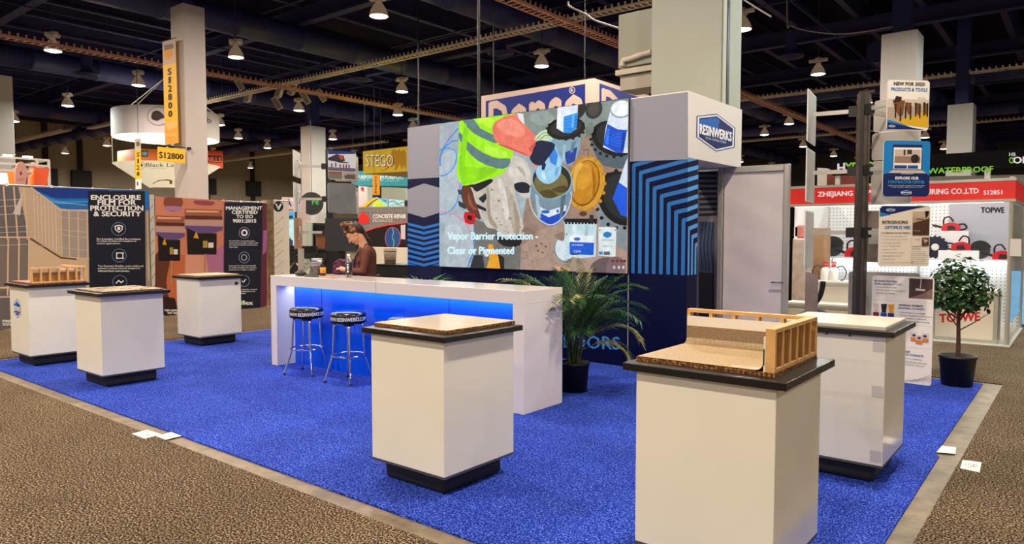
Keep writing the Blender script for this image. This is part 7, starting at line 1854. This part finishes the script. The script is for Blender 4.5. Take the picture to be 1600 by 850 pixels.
def cutter(px, Y, z, label, s=1.0, blade=True, flip=1, dark=True):
    p_ = atY(px, 380, Y)
    t = thing('power_cutter', label, 'power cutter', (p_.x, Y, z), 0.1)
    MB().slab([(x * s * flip, -0.09 * s, zz * s) for x, zz in ((-0.16, 0.0), (0.18, 0.0), (0.20, 0.10), (0.12, 0.17), (-0.02, 0.19), (-0.13, 0.15), (-0.17, 0.08))], (0, 0.17 * s, 0)).build('engine_body', M_cred, t, True, bevel=0.02)
    MB().slab([(x * s * flip, -0.1 * s, zz * s) for x, zz in ((-0.06, 0.03), (0.10, 0.03), (0.08, 0.11), (-0.04, 0.12))], (0, -0.012, 0)).build('side_cover', M_cblk, t, True, bevel=0.004)
    MB().tube(spl_open([(-0.13 * s * flip, 0, 0.13 * s), (-0.12 * s * flip, 0, 0.27 * s), (-0.02 * s * flip, 0, 0.31 * s), (0.06 * s * flip, 0, 0.2 * s)], 6), 0.017 * s, 8).build('front_handle', M_cblk, t, True)
    MB().tube(spl_open([(0.15 * s * flip, 0, 0.14 * s), (0.26 * s * flip, 0, 0.15 * s), (0.30 * s * flip, 0, 0.06 * s), (0.18 * s * flip, 0, 0.02 * s)], 6), 0.02 * s, 8).build('rear_handle', M_cblk, t, True)
    MB().bar((-0.1 * s * flip, -0.04, 0.07 * s), (-0.34 * s * flip, -0.04, 0.13 * s), 0.03, 0.05 * s).build('blade_arm', M_cblk, t, True)
    if blade:
        c = Vector((-0.38 * s * flip, -0.05, 0.19 * s)); n = 28
        pts = []
        for i in range(n * 2): r = (0.19 if i % 2 else 0.175) * s; pts.append(c + Vector((r * math.cos(math.pi * i / n), 0, r * math.sin(math.pi * i / n))))
        MB().slab(pts, (0, 0.008, 0)).build('blade', M_blade, t, True)
        MB().slab([c + Vector((0.205 * s * math.cos(a_), -0.02, 0.205 * s * math.sin(a_))) for a_ in [0.3 + 2.2 * i / 10 for i in range(11)]] + [c + Vector((0, -0.02, 0))], (0, 0.05, 0)).build('blade_guard', M_cblk, t, True)
    return t
cutter(1336, 14.6, zs, 'red power cutter left of the steel post on the shelf')
cutter(1484, 14.74, zt1, 'red power cutter standing highest on the shelf', 0.8, False)
cutter(1503, 14.54, zt2, 'red power cutter in the middle of the shelf right of the large toothed disc', 0.8, False, -1)
cutter(1566, 14.62, zs, 'red power cutter at the right end of the shelf', 0.82, True)
t = thing('saw_blade', 'large toothed dark saw disc leaning on the shelf', 'saw blade', Vector((atY(1462, 376, 14.53).x, 14.5, zs)))
c = Vector((atY(1462, 376, 14.53).x, 14.5, zs + 0.205)); pts = []
for i in range(64): r = 0.205 if i % 4 < 2 else 0.182; pts.append(c + Vector((r * math.cos(math.pi * i / 32), 0.0, r * math.sin(math.pi * i / 32))))
MB().slab(pts, (0, 0.01, 0)).build('disc', mat('blade_blue_black', (40, 44, 60), 0.35, metal=0.4), t); MB().tube([c + Vector((0, -0.012, 0)), c + Vector((0, 0.0, 0))], 0.06, 20).build('hub', M_offwhite, t)

def counter(x0, x1, y0, y1, z1, label):
    t = thing('stand_counter', label, 'counter', ((x0 + x1) / 2, (y0 + y1) / 2, 0.012))
    M_p = mat('counter_panel', (226, 216, 200), 0.5)
    MB().box((x0 + 0.03, y0 + 0.01, 0.05), (x1 - 0.03, y1 - 0.01, z1 - 0.03)).build('panels', M_p, t); MB().box((x0 - 0.01, y0 - 0.01, z1 - 0.03), (x1 + 0.01, y1 + 0.01, z1)).build('top', mat('counter_top_white', (230, 226, 216), 0.4), t, bevel=0.003)
    for x in (x0, x1):
        for y in (y0, y1): MB().box((x - 0.022, y - 0.022, 0.012), (x + 0.022, y + 0.022, z1 - 0.03)).build('frame_post', M_alu, t)
    MB().box((x0, y0 - 0.015, 0.012), (x1, y0 + 0.01, 0.06)).build('frame_rail', M_alu, t); MB().box((x0, y0 - 0.015, z1 - 0.075), (x1, y0 + 0.01, z1 - 0.03)).build('frame_rail', M_alu, t)
    return t
t = counter(-1.78, -1.0, 12.43, 12.9, 0.78, 'white counter with red TOPWE lettering behind the ficus')
a = Art(*planeY(12.44), 0.002, 0.002); a.textq('TOPWE', (1468, 504), (1531, 501), (1531, 488), (1468, 491), ink(204, 36, 34), 0.06); a.build('lettering', t)
counter(-3.92, -3.02, 12.95, 13.4, 0.80, 'taller white counter at left of the red fascia stand carrying sprayers')
counter(-3.92, -2.45, 12.2, 12.6, 0.47, 'low white counter at left in front of the taller one')
def sprayer(px, label, hose):
    p_ = atY(px, 440, 13.1); t = thing('sprayer_bottle', label, 'sprayer', (p_.x, 13.15, 0.80))
    MB().lathe([(0.0, 0.0), (0.075, 0.0), (0.08, 0.02), (0.08, 0.17), (0.06, 0.21), (0.03, 0.225), (0.03, 0.24), (0.0, 0.24)], 18).build('tank', mat('sprayer_white', (232, 228, 222), 0.4), t, True)
    MB().lathe([(0.036, 0.235), (0.036, 0.275), (0.012, 0.285), (0.012, 0.31), (0.0, 0.31)], 12).tube([(-0.04, 0, 0.31), (0.04, 0, 0.31)], 0.012, 6).build('pump_handle', mat('sprayer_red', (200, 34, 36), 0.4), t, True)
    MB().tube(spl_open([(0.05 * hose, 0, 0.22), (0.15 * hose, -0.02, 0.25), (0.21 * hose, -0.02, 0.14), (0.17 * hose, -0.03, 0.02), (0.12 * hose, -0.05, 0.012)], 6), 0.008, 6).build('hose', M_blackmetal, t, True)
sprayer(1288, 'white sprayer bottle with red pump on the taller counter, left one', -1); sprayer(1301, 'white sprayer bottle with looping black hose on the taller counter, right one', 1)
# black stroller-like seat behind the edge-on picture board
t = thing('machine', 'black bent machine handle behind the edge-on picture board', 'machine', (atY(1278, 480, 9.9).x, 9.9, 0))
cx_ = atY(1278, 480, 9.9).x
MB().tube(spl_open([(cx_ - 0.2, 9.9, 0.25), (cx_ - 0.12, 9.9, 0.55), (cx_ + 0.02, 9.9, 0.78), (cx_ + 0.06, 9.9, 0.98)], 6), 0.035, 8).build('handle', M_blackmetal, t); MB().ell((cx_ - 0.05, 9.95, 0.35), (0.3, 0.22, 0.26), 16).build('hood', M_blackmetal, t)
for s in (-1, 1): MB().tube([(cx_ + 0.18 * s - 0.05, 9.8, 0.12), (cx_ + 0.18 * s - 0.05, 10.1, 0.12)], 0.12, 16).build('wheel', M_rubber, t)
# drapes and wrapped goods left of the stand
t = thing('black_drape_wall', 'black draped partition left of the red fascia stand', 'partition', (-4.7, 13.6, 0))
g = MB(); n = 40
x0_, x1_ = atY(1232, 300, 13.6).x, TX0 - 0.08
vs = []
for i in range(n + 1):
    x = x0_ + (x1_ - x0_) * i / n; yy = 13.6 + 0.03 * math.sin(i * 1.3)
    vs += [(x, yy, 0.0), (x, yy, 2.2)]
g.add(vs, [(2 * i, 2 * i + 2, 2 * i + 3, 2 * i + 1) for i in range(n)], 0, True); g.build('drape', M_drape, t); MB().tube([(x0_, 13.6, 2.2), (x1_, 13.6, 2.2)], 0.025, 8).build('top_rail', M_alu, t)
for x in (x0_, x1_): MB().tube([(x, 13.6, 0), (x, 13.6, 2.2)], 0.025, 8).build('post', M_alu, t)
M_wrap = mat('wrapped_goods', (176, 160, 146), 0.3, var=0.25, vscale=6, bump=0.6, bscale=9)
for (px0, px1, py0, py1, Y, lab, m) in ((1238, 1262, 372, 440, 12.9, 'plastic wrapped pale bundle left of the sprayers', M_wrap), (1262, 1289, 356, 410, 13.2, 'brown carton stack beside the wrapped bundle', mat('carton', (150, 116, 82), 0.7, var=0.15, vscale=4)), (1240, 1256, 352, 372, 13.0, 'small reddish wrapped parcel on the pale bundle', mat('parcel_red', (176, 108, 96), 0.5, var=0.2, vscale=6))):
    p_, q_ = atY(px0, py0, Y), atY(px1, py1, Y)
    zb_ = 0.0 if py1 > 400 else atY(1250, 372, 12.9).z
    mb = MB().box((p_.x, Y, zb_), (q_.x, Y + 0.35, p_.z)); solo(mb, 'wrapped_bundle' if py1 != 410 else 'carton_stack', m, lab, 'goods', bevel=0.03)
# notice on the right post
t = solo(MB().slab([atY(1578.5, 373, 12.36), atY(1596, 373.5, 12.36), atY(1595.5, 400.5, 12.36), atY(1577.5, 400, 12.36)], (0, 0.004, 0)), 'paper_notice', mat('paper_white', (235, 230, 222), 0.7), 'white paper notice fixed at the right post of the red fascia stand', 'paper')
t = flat('lit_display', [(1592, 422), (1640, 424), (1640, 512), (1592, 510)], 15.6, 0.1, M_blackmetal, 'blue lit screen at the right edge beyond the red fascia stand', 'display', True)
a = Art(*planeY(15.6), 0.002, 0.003); a.poly([(1592.5, 423), (1640, 425), (1640, 511), (1592.5, 509)], glow(120, 190, 236)); a.build('screen', t)
flat('partition', [(1586, 300), (1640, 298), (1640, 560), (1586, 560)], 16.2, 0.1, mat('partition_dark', (92, 78, 66), 0.7), 'dark brown partition at the right edge behind the blue screen', 'partition', True)

# black fascia with green letters above the red one
Y = 17.0
p_, q_ = atY(1300, 252, Y), atY(1600, 236, Y)
t = thing('fascia_sign', 'long black fascia with green lettering reading WATERPROOF', 'sign', (1.0, Y, 2.7))
zt_, zb_ = 3.24, 2.80
MB().box((p_.x, Y, zb_ + 0.12), (4.5, Y + 0.3, zt_)).build('fascia', mat('fascia_black', (7, 7, 7), 0.8, spec=0.1), t)
for x in (p_.x + 0.1, -1.6, 1.5, 4.4): MB().box((x - 0.05, Y + 0.1, 0), (x + 0.05, Y + 0.2, zb_ + 0.14)).build('post', M_alu, t)
a = Art(*planeY(Y), 0.003, 0.003); GR = glow(132, 206, 50, 0.85)
a.textq('H', (1309, 269), (1320, 268.6), (1320, 254.6), (1309, 256), glow(226, 206, 214, 0.9), 0.05); a.textq('YDRO', (1321, 268.5), (1366, 267), (1366, 252.5), (1321, 254.6), GR, 0.05)
a.textq('100% WATERPROOF', (1415, 272.5), (1552, 268.5), (1552, 259.5), (1415, 264), GR, 0.03)
a.textq('ONE', (1583, 255.5), (1620, 254.5), (1620, 244), (1583, 245.2), glow(236, 226, 226, 0.9), 0.05); a.text('HB', 1577, 244, 1587, 238.5, glow(220, 220, 220, 0.8), 0.03); a.ring(1580.5, 250.5, 3, 4, 1.6, GR)
a.build('lettering', t)
flat('partition', [(1440, 276), (1640, 272), (1640, 400), (1440, 400)], 17.8, 0.1, mat('partition_white', (206, 206, 196), 0.6), 'white partition below the black fascia with green lettering', 'partition', True)
flat('partition', [(1277, 262), (1292, 263), (1292, 400), (1277, 400)], 19.5, 0.3, M_col, 'narrow pale partition left of the HYDRO lettering', 'partition', True)
flat('brick_red_sign', [(1292, 272), (1345, 272), (1345, 289), (1292, 290)], 18.2, 0.1, mat('panel_brick_red', (120, 44, 30), 0.6, var=0.3, vscale=3), 'brick red panel under the HYDRO lettering', 'panel', True)
